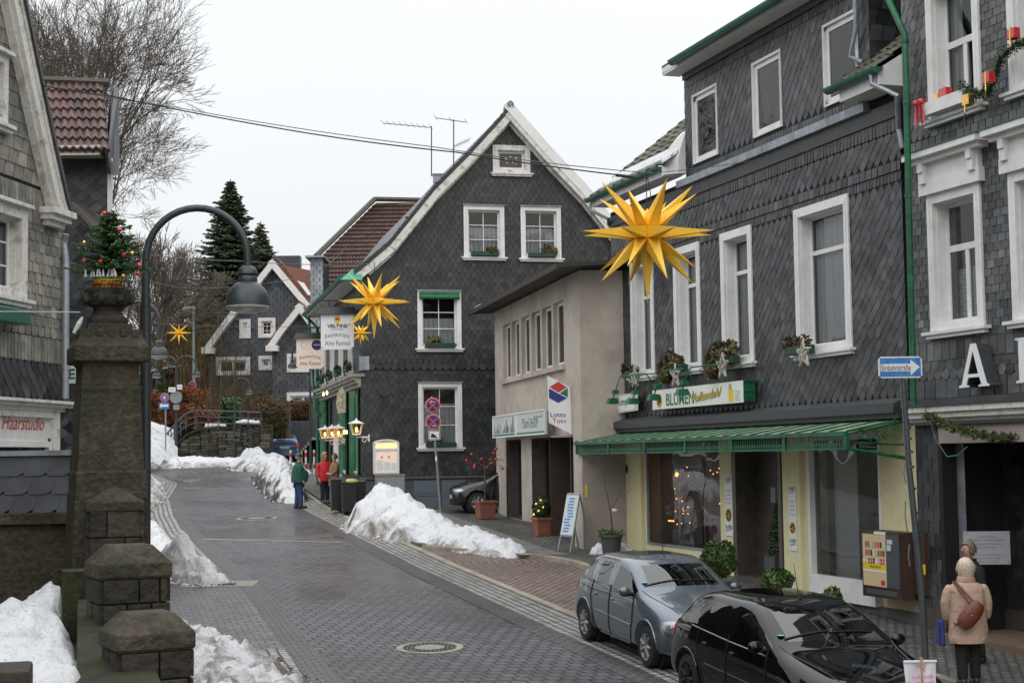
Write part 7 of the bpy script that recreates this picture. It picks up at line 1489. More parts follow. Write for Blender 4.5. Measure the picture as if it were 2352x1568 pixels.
mb=MB();mb.fb(F2,uw[0]+.55,uw[0]+.75,.12,.24,zb2+.24,zb2+.38);mb.build('red_gift','redball',t);mb=MB();mb.fb(F2,uw[0]+.42,uw[0]+.54,.12,.24,zb2+.24,zb2+.33);mb.build('gold_gift','gold',t)
c=F2.p(uw[0]+.12,.3,zb2+.22);mb=MB();
for sg in(-1,1):mb.ball(c+F2.t*sg*.07+Vector((0,0,.05)),.07,10,sc=(1,.4,.7));mb.hexa([c+F2.t*(sg*.02),c+F2.t*(sg*.08),c+F2.t*(sg*.09)+F2.n*.01,c+F2.t*(sg*.02)+F2.n*.01]+[c+F2.t*(sg*.06)-Vector((0,0,.32)),c+F2.t*(sg*.15)-Vector((0,0,.28)),c+F2.t*(sg*.15)+F2.n*.01-Vector((0,0,.28)),c+F2.t*(sg*.06)+F2.n*.01-Vector((0,0,.32))])
tag(mb.build('ribbon_bow','redball'),'red ribbon bow at the left end of the white sill planter','bow')
GP=[(uw[1]-.3,.2,zb2+.34),(uw[1]+.1,.25,zb2+.1),(uw[1]+.45,.25,zb2+.02),(uw2[0]-.02,.25,zb2+.3),(uw2[0]+.1,.25,zb2+.5),(uw2[0]+.5,.25,zb2+.6),(uw2[1]+.4,.25,zb2+.3)]
mb=MB();garland(mb,[F2.p(*p)for p in GP],.1,.05,700,3);mb.tube([F2.p(*p)for p in GP],.03,6,t=.1);tag(mb.build('garland','leaf',recalc=False),'fir garland swagged between the two upper right windows','garland')
for s_,z_,m_,lb in((uw[1]+.12,zb2+.0,'gold','gold gift packet hanging at the low point of the upper garland'),(uw2[0]-.05,zb2+.22,'redball','red gift packet with a gold ribbon on the upper garland'),(uw2[0]+.55,zb2+.72,'redball','red packet at the very right of the upper garland')):mb=MB();mb.fb(F2,s_-.08,s_+.08,.3,.42,z_-.08,z_+.08);o=mb.build('gift_packet',m_,bevel=.01);tag(o,lb,'gift');mb=MB();mb.fb(F2,s_-.015,s_+.015,.295,.425,z_-.085,z_+.085);mb.tube([F2.p(s_,.42,z_-.08),F2.p(s_+.02,.44,z_-.2),F2.p(s_-.01,.44,z_-.32)],.01,5);mb.build('ribbon','gold',o)
GQ=[at(2125,952,24.2),at(2160,968,24.0),at(2215,990,23.6),at(2290,1005,23.2),at(2360,1003,22.8)];mb=MB();garland(mb,GQ,.09,.055,800,8);mb.tube(GQ,.035,6,t=.1);tag(mb.build('garland',mat('garland_moss',(.07,.09,.02),.7,tint=.5),recalc=False),'mossy green garland draped over the dark entrance','garland')
mb=MB();mb.tube([at(2135,965,24.3),at(2150,1010,24.3),at(2175,1048,24.3),at(2200,1045,24.2),at(2222,1025,24)],.008,5);tag(mb.build('loose_cable',mat('cable_green',(.15,.35,.25),.5)),'loose pale green cable hanging under the entrance garland','cable')
def potted(c,label,top,h,m,sqr=True,rim=.03):
 mb=MB();b=top*.78;pr=[(b,0),(top,h-.06),(top+rim,h-.06),(top+rim,h),(top-.02,h),(top-.03,h-.05)];mb.lathe(pr,c,4 if sqr else 28,sq=sqr,rot=Matrix.Rotation(.35,3,'Z'));return mb
zw=lambda x,y:gz(x,y)+.09
def atg(u,Y):p=at(u,1200,Y);return Vector((p.x,Y,zw(p.x,Y)))
RMIN=.003
def baretree(mb,base,d,L_,r,depth,rg,spread=.6,n=3,m=0,sides=4,up=.25,mid=True,tips=None):
 r=max(r,RMIN)
 p=Vector(base);e=p;d=d.normalized();k=3;pts=[p]
 for i in range(k):d=(d+Vector((rg.gauss(0,.1),rg.gauss(0,.1),rg.gauss(0,.08)))).normalized();e=e+d*(L_/k);pts.append(e)
 r1=r*.62;mb.tube(pts,[lerp(r,r1,i/k)for i in range(k+1)],sides if r>.03 else 3,m,t=rg.random(),cap=False)
 if tips is not None and depth<=1:tips.append(e)
 if depth<=0:return
 for i in range(n):
  q=pts[-1]if i==0 else pts[1+(i%3)]if mid else pts[-1]
  a=d.orthogonal().normalized();a.rotate(Matrix.Rotation(rg.uniform(0,6.283),3,d));nd=(d+a*spread*rg.uniform(.5,1.3)*(.35 if i==0 else 1)+Vector((0,0,up))).normalized()
  baretree(mb,q,nd,L_*rg.uniform(.6,.85),r1*(.95 if i==0 else.72),depth-1,rg,spread,n,m,sides,up,mid,tips)
p=atg(1115,45.6);t=thing('potted_tree','terracotta tub with a thin tree hung with red balls beside the parked dark car','potted plant',p);potted(p,'',.26,.52,'terra').build('pot','terra',t)
rg=random.Random(9);mb=MB();tips=[];mb.tube([p+Vector((0,0,.4)),p+Vector((0,0,1.45))],.03,6);
for i in range(9):a=i*.7;baretree(mb,p+Vector((0,0,1.35+.03*i)),Vector((math.cos(a),math.sin(a),.8)),.28,.01,3,rg,.8,3,up=-.35,tips=tips)
mb.build('branches','twig_br',t);
for i in range(14):q=rg.choice(tips);mb=MB();mb.ball(q-Vector((0,0,.04)),.04,10);mb.build('red_ball','redball',t,smooth=True)
p=atg(1244,40.6);t=thing('potted_bush','small round bush with red lights in a weathered terracotta pot by the shop door','potted plant',p);potted(p,'',.19,.46,'terra').build('pot','terra',t);mb=MB();leaves(mb,p+Vector((0,0,.7)),(.24,.24,.28),1500,.04,4,.35);mb.build('bush','leaf',t,recalc=False);mb=MB()
for i in range(5):mb.ball(p+Vector((-.2+.06*i,-.22,.55+.09*((i*3)%5))),.022,6)
mb.build('red_lights','fairy',t)
p=atg(1403,35.6);t=thing('potted_tree','bare forked sapling in a tall grey tub beside the yellow wall','potted plant',p);potted(p,'',.24,.5,'pot',False).build('pot','pot',t,smooth=True);mb=MB();garland(mb,[p+Vector((-.25,-.1,.53)),p+Vector((.25,-.1,.53))],.1,.06,500,2);mb.build('fir_sprigs','leaf_box',t,recalc=False)
rg=random.Random(21);mb=MB();mb.tube([p+Vector((.05,0,.4)),p+Vector((0,0,1.0)),p+Vector((-.12,0,1.65))],[.022,.018,.012],6);baretree(mb,p+Vector((-.12,0,1.65)),Vector((0,0,1)),.3,.012,3,rg,.8,3);baretree(mb,p+Vector((0,0,1.0)),Vector((.4,0,1)),.35,.01,2,rg,.8,3);mb.build('branches','twig',t);mb=MB();mb.ball(p+Vector((.08,-.05,1.05)),.05,8,sc=(1.4,.2,.7));mb.build('plastic_tag','signwhite',t)
def bush(u,Y,dz,rad,n,sz,label,nm='leaf_box',m2=None):
 p=atg(u,Y);t=thing('topiary_bush',label,'bush',p);mb=MB();mb.lathe([(rad[0]*.5,0),(rad[0]*.6,.3),(rad[0]*.55,.3)],p,16);mb.build('pot','pot',t);mb=MB();leaves(mb,p+Vector((0,0,dz)),rad,n,sz,7,.3);mb.v=[v+(v-p-Vector((0,0,dz)))*.35*mnoise.noise(v*5)for v in mb.v];mb.build('foliage',nm,t,recalc=False);mb=MB();mb.ball(p+Vector((0,0,dz)),rad[0]*.7,14,sc=(1,rad[1]/rad[0],rad[2]/rad[0]));mb.build('inner_foliage','leaf',t)
bush(1652,28.8,.72,(.31,.31,.33),3600,.028,'clipped ball-shaped box bush left of the shop doorway');bush(1785,27.3,.50,(.27,.27,.22),1500,.035,'low loose light green bush right of the shop doorway');bush(1908,26.0,.38,(.17,.17,.18),500,.04,'small leafy bush below the large right shop window')
p=F1.p((sdo[0]+sdo[1])/2+.35,-.25,zf(7)+.04);t=thing('cone_topiary','dark cone-shaped conifer in the shadowy shop doorway','bush',p);mb=MB();mb.fb(F1,(sdo[0]+sdo[1])/2+.12,(sdo[0]+sdo[1])/2+.55,-.45,-.05,p.z,p.z+.5);mb.build('planter','pot',t);mb=MB()
for i in range(14):leaves(mb,p+Vector((0,0,.55+i*.07)),(.24*(1-i/15),.24*(1-i/15),.07),120,.035,i,.4)
mb.build('foliage','leaf',t,recalc=False)
p=atg(1317,37.0);Fa=Fr(p+Vector((-.12,0,-.02)),-62);t=thing('a_frame_sign','aluminium A-frame news board outside the beige shop','a-frame sign',p);mb=MB();H_=1.32;L=lambda s,d,z:Fa.p(s,d+.28*(1-z/H_),p.z+z);L2=lambda s,d,z:Fa.p(s,d-.28*(1-z/H_),p.z+z)
for s_ in(0,.56):mb.tube([L(s_,0,0),L(s_,0,H_)],.022,4);mb.tube([L2(s_,0,0),L2(s_,0,H_)],.022,4)
mb.tube([L(0,0,H_),L(.56,0,H_)],.025,4);mb.tube([L(0,0,.35),L(.56,0,.35)],.02,4);mb.build('frame','metal',t);mb=MB();mb.hexa([L(.0,.0,.38),L(.56,0,.38),L(.56,.02,.38),L(0,.02,.38),L(0,0,H_-.02),L(.56,0,H_-.02),L(.56,.02,H_-.02),L(0,.02,H_-.02)]);mb.build('poster','signgrey',t);mb=MB();rg=random.Random(3)
for i in range(12):z=.45+i*.068;s_=rg.uniform(.05,.2);mb.hexa([L(s_,.021,z),L(s_+rg.uniform(.1,.3),.021,z),L(s_+.25,.023,z),L(s_,.023,z),L(s_,.021,z+.035),L(s_+.25,.021,z+.035),L(s_+.25,.023,z+.035),L(s_,.023,z+.035)])
mb.build('poster_print','blue',t)
def bin_(u,Y,label,tb='red',w=.52,h=1.0):
 p=atg(u,Y);t=thing('dustbin',label,'dustbin',p,'black wheeled dustbins');mb=MB();mb.box(p+Vector((0,0,h*.45)),(w*.84,.55,h*.86),taper=1.13,rz=.2);mb.build('bin_body','black',t,bevel=.03)
 mb=MB();mb.box(p+Vector((0,0,h*.9)),(w*1.02,.66,.05),rz=.2);mb.box(p+Vector((0,-.02,h*.95)),(w*.98,.64,.07),rz=.2,taper=.85);mb.tube([p+Vector((-w*.45,.33,h*.9)),p+Vector((w*.45,.38,h*.9))],.025,6);mb.build('lid',mat('lid_gloss',(.012,.013,.014),.18),t,bevel=.01)
 for sg in(-1,1):mb=MB();mb.lathe([(.09,-.03),(.1,-.02),(.1,.02),(.09,.03)],p+Vector((sg*w*.4,.24,.09)),14,rot=Matrix.Rotation(R(90),3,'Y'));mb.build('wheel','rubber',t)
 if tb:mb=MB();mb.box(p+Vector((-.06,-.3,h*.62)),(.13,.012,.07),rz=.2);mb.build('label_sticker',tb,t)
bin_(776,49.0,'black dustbin at the back left, nearest the brown-coated woman',None,.5,1.06);bin_(802,48.2,'black dustbin in front with yellow bags under its lid','redorange',.5,1.02);bin_(824,48.7,'black dustbin on the right, half behind the front one',None,.42,1.0)
p=atg(806,48.0)+Vector((.02,0,.98));mb=MB();mb.ball(p,.22,10,sc=(1,.9,.35));tag(mb.build('yellow_bag',mat('bag_yellow',(.5,.48,.15),.35)),'crumpled yellow bag bulging under the front bin lid','bag')
for i,(u,v,lb)in enumerate(((668,1072,'left red and white bollard behind the man'),(703,1065,'middle red and white bollard near the far steps'),(722,1065,'right red and white bollard near the far steps'))):
 q=at(u,v,68);t=thing('bollard',lb,'bollard',Vector((q.x,68,gz(0,68))),'red and white bollards');b=Vector((q.x,68,gz(0,68)));mb=MB();mb.tube([b,b+Vector((0,0,1.15))],.05,8);mb.build('post','signwhite',t);mb=MB()
 for z in(.35,.85):mb.tube([b+Vector((0,0,z)),b+Vector((0,0,z+.18))],.054,8)
 mb.build('red_bands','red',t)
def yagi(u,v0,v1,Y,boom,label,els):
 a,b=at(u,v1,Y),at(u,v0,Y);t=thing('roof_antenna',label,'antenna',a,'rooftop antennas');mb=MB();mb.tube([a,b],.022,5);mb.build('mast','metal_d',t);mb=MB();p0,p1=at(*boom[0],Y),at(*boom[1],Y);mb.tube([p0,p1],.014,4)
 for i in range(els):q=p0.lerp(p1,i/(els-1));mb.tube([q+Vector((-.05,-.35,.03)),q+Vector((.05,.35,.02))],.008,3)
 mb.build('boom','metal_d',t);return t
yagi(991,290,405,54,((879,283),(989,293)),'left television antenna with a long boom on the gable roof',9);t=yagi(1042,275,385,53,((1000,271),(1071,281)),'right television antenna with a small spiky lower array',3)
mb=MB();p0,p1=at(1042,337,53),at(1078,321,53);mb.tube([p0,p1],.012,4)
for i in range(9):q=p0.lerp(p1,i/8);mb.tube([q+Vector((-.04,-.1,-.12)),q+Vector((.04,.1,.12))],.007,3)
mb.build('lower_array','metal_d',t)
t=thing('retaining_wall','curved dark stone retaining wall at the far bend','wall',at(500,1050,80));TP=[(398,1052),(404,1030),(416,1013),(434,998),(461,987),(500,984),(540,984),(541,976),(597,977),(622,979)];mb=MB();cop=MB();rg=random.Random(6)
for(u0,v0),(u1,v1)in zip(TP,TP[1:]):
 a,b=at(u0,v0,80),at(u1,v1,80)
 if b.x-a.x<.03:continue
 n=max(1,int((b.x-a.x)/.3))
 mb.hexa([Vector((a.x,80.1,3.5)),Vector((b.x,80.1,3.5)),Vector((b.x,80.8,3.5)),Vector((a.x,80.8,3.5)),Vector((a.x,80.1,a.z)),Vector((b.x,80.1,b.z)),Vector((b.x,80.8,b.z)),Vector((a.x,80.8,a.z))],0,.1)
 for i in range(n):
  z=3.9;
  while z<min(a.z,b.z)-.05:h_=rg.uniform(.1,.2);w_=(b.x-a.x)/n;mb.box((a.x+w_*(i+.5)+rg.uniform(-.06,.06),80.05,z+h_/2),(w_-.04,.12+rg.uniform(0,.1),h_-.03),t=rg.random());z+=h_
 cop.hexa([Vector((a.x,79.85,a.z)),Vector((b.x,79.85,b.z)),Vector((b.x,80.9,b.z)),Vector((a.x,80.9,a.z)),Vector((a.x,79.85,a.z+.12)),Vector((b.x,79.85,b.z+.12)),Vector((b.x,80.9,b.z+.12)),Vector((a.x,80.9,a.z+.12))])
mb.build('stonework',mat('wall_rubble',(.1,.09,.068),.85,tint=.5,var=.3,scale=1.5,col2=(.04,.045,.025)),t);cop.build('coping','stone',t)
for u0,u1,v,lb in((470,520,984,'thin snow strip on the left half of the far retaining wall'),(541,597,976,'thin snow strip on the right half of the far retaining wall')):a,b=at(u0,v-3,80.3),at(u1,v-3,80.3);snow('snow_strip',lb,[(a.x,80.3,.1,.25,.25),((a.x+b.x)/2,80.3,.17,.35,.3),(b.x,80.3,.1,.2,.2)],'snow',n=24,k=8,seed=u0,gfun=lambda x,y,z=(a.z):z)
t=thing('stair_railing','grey steel railing climbing over the far stone wall','railing',at(400,1040,79.6));RP=[(381,998),(408,967),(427,950),(450,942),(512,944),(560,945),(600,947)];mb=MB()
for k_,r in((0,.045),(14,.028),(28,.028)):mb.tube([at(u,v+k_*(1.25 if u<400 else 1),79.7)for u,v in RP],r,6)
for u,v,h_ in((381,998,46),(387,991,42),(393,984,38),(400,976,36),(415,961,40),(427,950,38),(450,942,42),(478,943,42),(502,944,42),(540,945,38),(570,946,34),(600,947,32)):mb.tube([at(u,v,79.7),at(u,v+h_,79.7)],.03,5)
mb.build('rails','metal_d',t);
# ======= cars
def shaped(st,mats_glass,L_,name_mats,sub=3,wells=()):
 """hatchback body from cross sections; returns a baked, smooth mesh: sections run front to back, x forward"""
 V=[];Fq=[];K=8
 for(x,bow,pts)in st:
  ymx=max(p[0]for p in pts)
  for sg in(1,-1):
   for(y,z)in(pts if sg==1 else pts[1:-1]):V.append((L_-(x-bow*(1-(y/ymx)**2)if bow else x),y*sg,z))
 per=K*2-2
 ring=lambda i:[i*per+j for j in range(K)]+[i*per+K+j for j in reversed(range(K-2))]
 Fm=[];n=len(st)
 for i in range(n-1):
  a,b=ring(i),ring(i+1)
  for j in range(per):
   Fq.append((a[j],a[(j+1)%per],b[(j+1)%per],b[j]));jj=j if j<K-1 else per-1-j;Fm.append(1 if(i,jj)in mats_glass else(2 if jj<=1 and jj>=0 and False else 0))
 for i,fl in((0,1),(n-1,0)):
  a=i*per
  for j in range(K-1):
   l0=a+j;l1=a+j+1;r0=a if j==0 else a+K+j-1;r1=a+K-1 if j==K-2 else a+K+j
   f=[l0,l1,r1,r0];f=[q for k_,q in enumerate(f)if q not in f[:k_]];Fq.append(tuple(f));Fm.append(0)
 me=bpy.data.meshes.new('b');me.from_pydata(V,[],Fq)
 for m in name_mats:me.materials.append(m)
 me.polygons.foreach_set('material_index',Fm);b=bmesh.new();b.from_mesh(me);bmesh.ops.recalc_face_normals(b,faces=b.faces);b.to_mesh(me);b.free()
 o=bpy.data.objects.new('b',me);COL.objects.link(o);m=o.modifiers.new('s','SUBSURF');m.levels=m.render_levels=sub;m.boundary_smooth='ALL'
 cut=[]
 for(x,z,r)in wells:
  q=MB();q.lathe([(r,-2),(r,-.05-.30),(r,2)][:1]+[(r,2)],Vector((L_-x,0,z)),40,rot=Matrix.Rotation(R(90),3,'X'));c=q.build('c','black');cut.append(c);bo=o.modifiers.new('c','BOOLEAN');bo.object=c;bo.operation='DIFFERENCE';bo.solver='EXACT'
 dg=bpy.context.evaluated_depsgraph_get();out=bpy.data.meshes.new_from_object(o.evaluated_get(dg))
 for c in cut+[o]:bpy.data.objects.remove(c)
 return out
def split_faces(me,idx,name):
 b=bmesh.new();b.from_mesh(me);bmesh.ops.delete(b,geom=[f for f in b.faces if f.material_index not in idx],context='FACES');n=bpy.data.meshes.new(name);b.to_mesh(n);b.free()
 n.polygons.foreach_set('use_smooth',[True]*len(n.polygons));
 for m in me.materials:n.materials.append(m)
 return n
def paint(name,c,m=.55,r=.28):
 x=mat(name,c,r,metal=m,coat=1.0,spec=0.0 if m<.1 else.5,var=.03,rvar=.02,scale=6);nt=x.node_tree;bs=nt.nodes['Principled BSDF'];lk=[l for l in nt.links if l.to_socket==bs.inputs['Base Color']][0].from_socket;ge=nt.nodes.new('ShaderNodeNewGeometry');mi=nt.nodes.new('ShaderNodeMix');mi.data_type='RGBA';nt.links.new(ge.outputs['Backfacing'],mi.inputs[0]);nt.links.new(lk,mi.inputs[6]);mi.inputs[7].default_value=(.02,.02,.02,1);nt.links.new(mi.outputs[2],bs.inputs['Base Color']);return x
CGL=glassmat('car_glass',(.36,.44,.42),1.5,.09);CLR=mat('headlamp',(.3,.31,.33),.2,metal=.6,coat=1.0,var=.3,scale=30);RIM=mat('wheel_trim',(.35,.36,.37),.35,metal=.7)
def car(loc,rz,L_,Wd,H_,wb,fo,pt,label,detail=True,rim=RIM,belt=.9,pos=None,far=False,grp=None):
 w=Wd/2;h=H_/1.44;t=thing('parked_car',label,'car',(0,0,0),grp);x1=fo;x2=fo+wb;k=L_/3.84
 S=lambda x,bow,*p:(x*k,bow*k,[(a*w/.825,z*h)for a,z in p])
 st=[S(.0,.10,(0,.28),(.50,.28),(.60,.34),(.62,.48),(.58,.60),(.52,.64),(.42,.66),(0,.67)),S(.10,.13,(0,.2),(.66,.2),(.76,.3),(.79,.5),(.74,.66),(.66,.72),(.50,.75),(0,.76)),S(.50,.08,(0,.19),(.72,.19),(.81,.3),(.825,.58),(.785,.79),(.70,.855),(.56,.885),(0,.905)),S(.98,.10,(0,.19),(.74,.19),(.82,.3),(.825,.62),(.79,.89),(.735,.945),(.66,.97),(0,1.0)),S(1.14,.20,(0,.19),(.74,.19),(.82,.3),(.825,.63),(.79,.92),(.745,.985),(.685,1.02),(0,1.03)),S(1.80,.16,(0,.19),(.74,.19),(.82,.3),(.825,.63),(.80,.945),(.63,1.335),(.555,1.385),(0,1.41)),S(2.10,.05,(0,.19),(.74,.19),(.82,.3),(.825,.63),(.80,.955),(.64,1.365),(.56,1.415),(0,1.44)),S(2.17,.0,(0,.19),(.74,.19),(.82,.3),(.825,.63),(.80,.958),(.64,1.367),(.56,1.417),(0,1.44)),S(2.85,0,(0,.19),(.74,.19),(.82,.3),(.825,.64),(.79,.99),(.625,1.355),(.55,1.40),(0,1.425)),S(2.93,0,(0,.19),(.74,.19),(.82,.3),(.825,.64),(.79,.995),(.62,1.35),(.545,1.395),(0,1.42)),S(3.28,-.04,(0,.19),(.74,.19),(.82,.3),(.82,.64),(.775,1.01),(.615,1.30),(.53,1.345),(0,1.375)),S(3.62,-.06,(0,.22),(.73,.22),(.80,.32),(.80,.62),(.745,.95),(.66,1.02),(.56,1.05),(0,1.06)),S(3.78,-.06,(0,.26),(.70,.26),(.76,.34),(.76,.58),(.70,.80),(.63,.86),(.52,.88),(0,.89)),S(3.84,-.05,(0,.30),(.60,.30),(.68,.36),(.68,.52),(.62,.62),(.56,.66),(.46,.68),(0,.69))]
 GL={(4,6)}|{(4,4),(5,4),(7,4),(9,4)}|{(10,6)}
 Rw=.295*(H_/1.44)**.5;zc_=Rw;me=shaped(st,GL,L_,[pt,CGL],3,[(x1,zc_+.01,Rw+.065),(x2,zc_+.01,Rw+.065)])
 body=split_faces(me,(0,),'body');gl=split_faces(me,(1,),'windows');bt=BVHTree.FromPolygons([v.co for v in me.vertices],[tuple(p.vertices)for p in me.polygons])
 bo=link('body',body,t);g=link('windows',gl,t);so=bo
 def side(x,z,sg):r=bt.ray_cast(Vector((L_-x,sg*2,z)),Vector((0,-sg,0)));return(r[0]+Vector((0,sg*.004,0)))if r[0]else None
 def strip(pts,r,name,m,par=bo,sg=1,cap=True):
  P=[side(x,z,sg)for a,b in zip(pts,pts[1:])for x,z in[(lerp(a[0],b[0],i/6),lerp(a[1],b[1],i/6))for i in range(6)]]+[side(*pts[-1],sg)];P=[p for p in P if p]
  if len(P)>1:mb=MB();mb.tube(P,r,5);return mb.build(name,m,par,smooth=True)
 if detail:
  mb=MB()
  for x,ys in((1.95,(.36,-.36)),(2.75,(.4,0,-.4))):
   for y in ys:b_=Vector((L_-x*k,y*w/.825,0));mb.box(b_+Vector((.15,0,.5)),(.5,.5,.2));mb.box(b_+Vector((-.14,0,.80)),(.14,.48,.5),taper=.8);mb.box(b_+Vector((-.17,0,1.14)),(.09,.26,.17),taper=.85)
  s_=mb.build('seats',mat('seat_fabric',(.035,.037,.04),.9),t,bevel=.03)
  mb=MB();mb.box((L_-1.30*k,0,.80),(.42,w*1.6,.2),taper=.85);mb.build('dashboard','black',t,bevel=.03)
  c=Vector((L_-1.58*k,.36,.92));rt_=Matrix.Rotation(R(-62),3,'Y');mb=MB();mb.tube([c+rt_@Vector((.18*math.cos(a),.18*math.sin(a),0))for a in[i*.3142 for i in range(21)]],.014,6);mb.tube([c+rt_@Vector((0,-.17,0)),c+rt_@Vector((0,.17,0))],.018,6);mb.build('steering_wheel','black',t)
  mb=MB();mb.box((L_/2,0,.24),(L_*.8,w*1.7,.04));mb.build('floor_pan','black',t)
 X_=lambda x:x*k;Zh=lambda z:z*h
 for sg in((1,-1)if detail else()):
  for pts in([(X_(1.22),Zh(.97)),(X_(1.20),Zh(.6)),(X_(1.30),Zh(.26))],[(X_(2.13),Zh(1.0)),(X_(2.14),Zh(.6)),(X_(2.12),Zh(.26))],[(X_(2.86),Zh(1.0)),(X_(2.92),Zh(.75)),(X_(2.78),Zh(.42)),(X_(2.72),Zh(.26))],[(X_(1.3),Zh(.26)),(X_(2.72),Zh(.26))]):strip(pts,.008,'door_gap','black',sg=sg)
  strip([(X_(1.25),Zh(.905)),(X_(2.1),Zh(.925)),(X_(3.1),Zh(.965))],.008,'belt_trim','black' if pt.name!='paint_black' else 'metal',sg=sg);strip([(X_(1.26),Zh(.52)),(X_(2.68),Zh(.56))],.014,'rubbing_strip',pt,sg=sg)
  strip([(X_(1.4),Zh(.24)),(X_(2.6),Zh(.24))],.022,'sill',pt,sg=sg)
  for xh in(2.0,2.7):
   p=side(X_(xh),Zh(.80),sg)
   if p:mb=MB();mb.ball(p,.05,10,sc=(1.4,.35,.5));mb.build('door_handle',pt,bo,smooth=True)
  p=side(X_(1.32),Zh(.965),sg);q=p+Vector((.03,sg*.12,.04));mb=MB();mb.ball(q,.085,14,sc=(.62,1.15,.78));mr=mb.build('wing_mirror',pt,t,smooth=True);mb=MB();mb.tube([p-Vector((0,sg*.04,0)),p+Vector((.01,sg*.08,.0))],.035,8);mb.ball(q+Vector((-.008,0,-.02)),.08,12,sc=(.6,1.12,.72));mb.build('mirror_base','black',mr,smooth=True)
 for sg in(1,-1):
  for x in(x1,x2):
   arc=[(x+(Rw+.075)*math.cos(a),zc_+.01+(Rw+.075)*math.sin(a))for a in[math.pi*i/20 for i in range(-1,22)]]
   P=[side(a,b,sg)for a,b in arc];P=[p_ for p_ in P if p_]
   if detail and len(P)>3:mb=MB();mb.tube(P,.014,6);mb.build('wheel_arch',pt,bo,smooth=True)
   c=Vector((L_-x,sg*(w-.10),zc_));rt=Matrix.Rotation(R(-90*sg),3,'X');mb=MB();mb.lathe([(Rw*.6,-.08),(Rw*.93,-.09),(Rw,-.06),(Rw,.05),(Rw*.95,.08),(Rw*.68,.09),(Rw*.6,.06)],c,32,rot=rt);wh=mb.build('wheel','rubber',t,smooth=True)
   mb=MB();mb.lathe([(Rw*.66,.03),(Rw*.66,.085),(Rw*.6,.075),(Rw*.5,.05),(Rw*.22,.055),(Rw*.18,.075),(.01,.08)],c,28,rot=rt)
   for a in range(7):w_=a*6.283/7;d=rt@Vector((math.cos(w_),math.sin(w_),0));mb.tube([c+d*Rw*.15+rt@Vector((0,0,.07)),c+d*Rw*.6+rt@Vector((0,0,.075))],Rw*.085,6)
   mb.build('wheel_trim',rim,wh,smooth=True)
   mb=MB();mb.lathe([(Rw+.06,-.06),(Rw+.06,-.25),(.01,-.25)],c,28,rot=rt);mb.build('wheel_well','rubber',bo)
 def front(cy,cz,ry,rz_,name,m,sgx=1,pw=2.6,off=.006,nn=14,lift=.02):
  mb=MB();ok=[];
  for i in range(nn+1):
   for j in range(nn*2):
    r_=i/nn;a=j*math.pi/nn;ca,sa=math.cos(a),math.sin(a);y=cy+ry*r_*math.copysign(abs(ca)**(2/pw),ca);z=cz+rz_*r_*math.copysign(abs(sa)**(2/pw),sa);rc=bt.ray_cast(Vector((L_/2+sgx*4,y,z)),Vector((-sgx,0,0)));p=rc[0]if rc[0]and(rc[0].x-L_/2)*sgx>0 else None;ok.append(p is not None);mb.v.append((p or Vector((0,0,0)))+(rc[1]*(off+lift*(1-r_*r_))if p else Vector()))
  n2=nn*2
  for i in range(nn):
   for j in range(n2):
    q=(i*n2+j,i*n2+(j+1)%n2,(i+1)*n2+(j+1)%n2,(i+1)*n2+j)
    if all(ok[e_]for e_ in q):mb.f.append(q);mb.m.append(0);mb.t.append(.5)
  return mb.build(name,m,t,smooth=True)if mb.f else None
 if detail or far:
  for sg in(1,-1):
   hl=front(sg*w*.735,.635*h,w*.20,.088*h,'headlight',CLR,1,2.6)
   if hl and detail:
    for dy in(-.07,.06):c=bt.ray_cast(Vector((9,sg*w*.73+dy,.635*h)),Vector((-1,0,0)))[0];mb=MB();mb.ball(c+Vector((.005,0,0)),.05,12,sc=(.5,1,1));mb.build('reflector','glass_dark' if dy>0 else 'metal',hl,smooth=True)
   front(sg*w*.80,.80*h,w*.10,.16*h,'tail_light','red',-1)
  front(0,.33*h,w*.55,.075*h,'lower_grille','black',1,5,.004,lift=0);front(0,.60*h,w*.34,.035*h,'upper_grille','black',1,5,.004,lift=0)
  front(0,.47*h,.26,.055,'number_plate','signwhite',1,12,.012,lift=0);front(0,.70*h,.26,.055,'number_plate','signwhite',-1,12,.012,lift=0);front(0,.27*h,w*.8,.03,'bumper_lip','black',1,6,.006,lift=0)
 if detail:
  def ws(y,f):x=lerp(1.18*k,1.74*k,f);r=bt.ray_cast(Vector((L_-x,y,3)),Vector((0,0,-1)));return r[0]+r[1]*.008
  for y0,y1 in((-.05,.52),(-.62,-.06)):mb=MB();mb.tube([ws(lerp(y0,y1,i/8),.02+.05*i/8)for i in range(9)],.011,5);mb.build('wiper','black',g)
  c=ws(-w*.72,.14);mb=MB();mb.ball(c,.045,14,sc=(1,1,.12));mb.build('green_sticker',mat('sticker_green',(.15,.5,.3),.5),g)
  r=bt.ray_cast(Vector((L_-1.9*k,0,3)),Vector((0,0,-1)))[0];mb=MB();mb.tube([r,r+Vector((-.05,0,.06)),r+Vector((-.16,0,.42))],[.014,.007,.003],6);mb.build('antenna','black',t)
  for sg in(1,-1):
   P=[]
   for i in range(14):f=i/13;x=lerp(.22,1.12,f)*k;y=sg*w*lerp(.60,.83,f);rr=bt.ray_cast(Vector((L_-x,y,3)),Vector((0,0,-1)));P.append(rr[0]+rr[1]*.001)
   mb=MB();mb.tube(P,.007,4);mb.build('bonnet_gap','black',bo)
 place(t,loc,rz);return t
def car_at(front_uv,rear_uv,L_,Wd,fo,wb,**kw):
 a,b=G(*front_uv),G(*rear_uv);d=(a-b);d.z=0;d.normalize();rz=math.atan2(d.y,d.x);n=Vector((-d.y,d.x,0))
 return a,b,d,rz,n
HD=math.atan2(-.952,.307)
d=Vector((math.cos(HD),math.sin(HD),0));nR=Vector((d.y,-d.x,0))
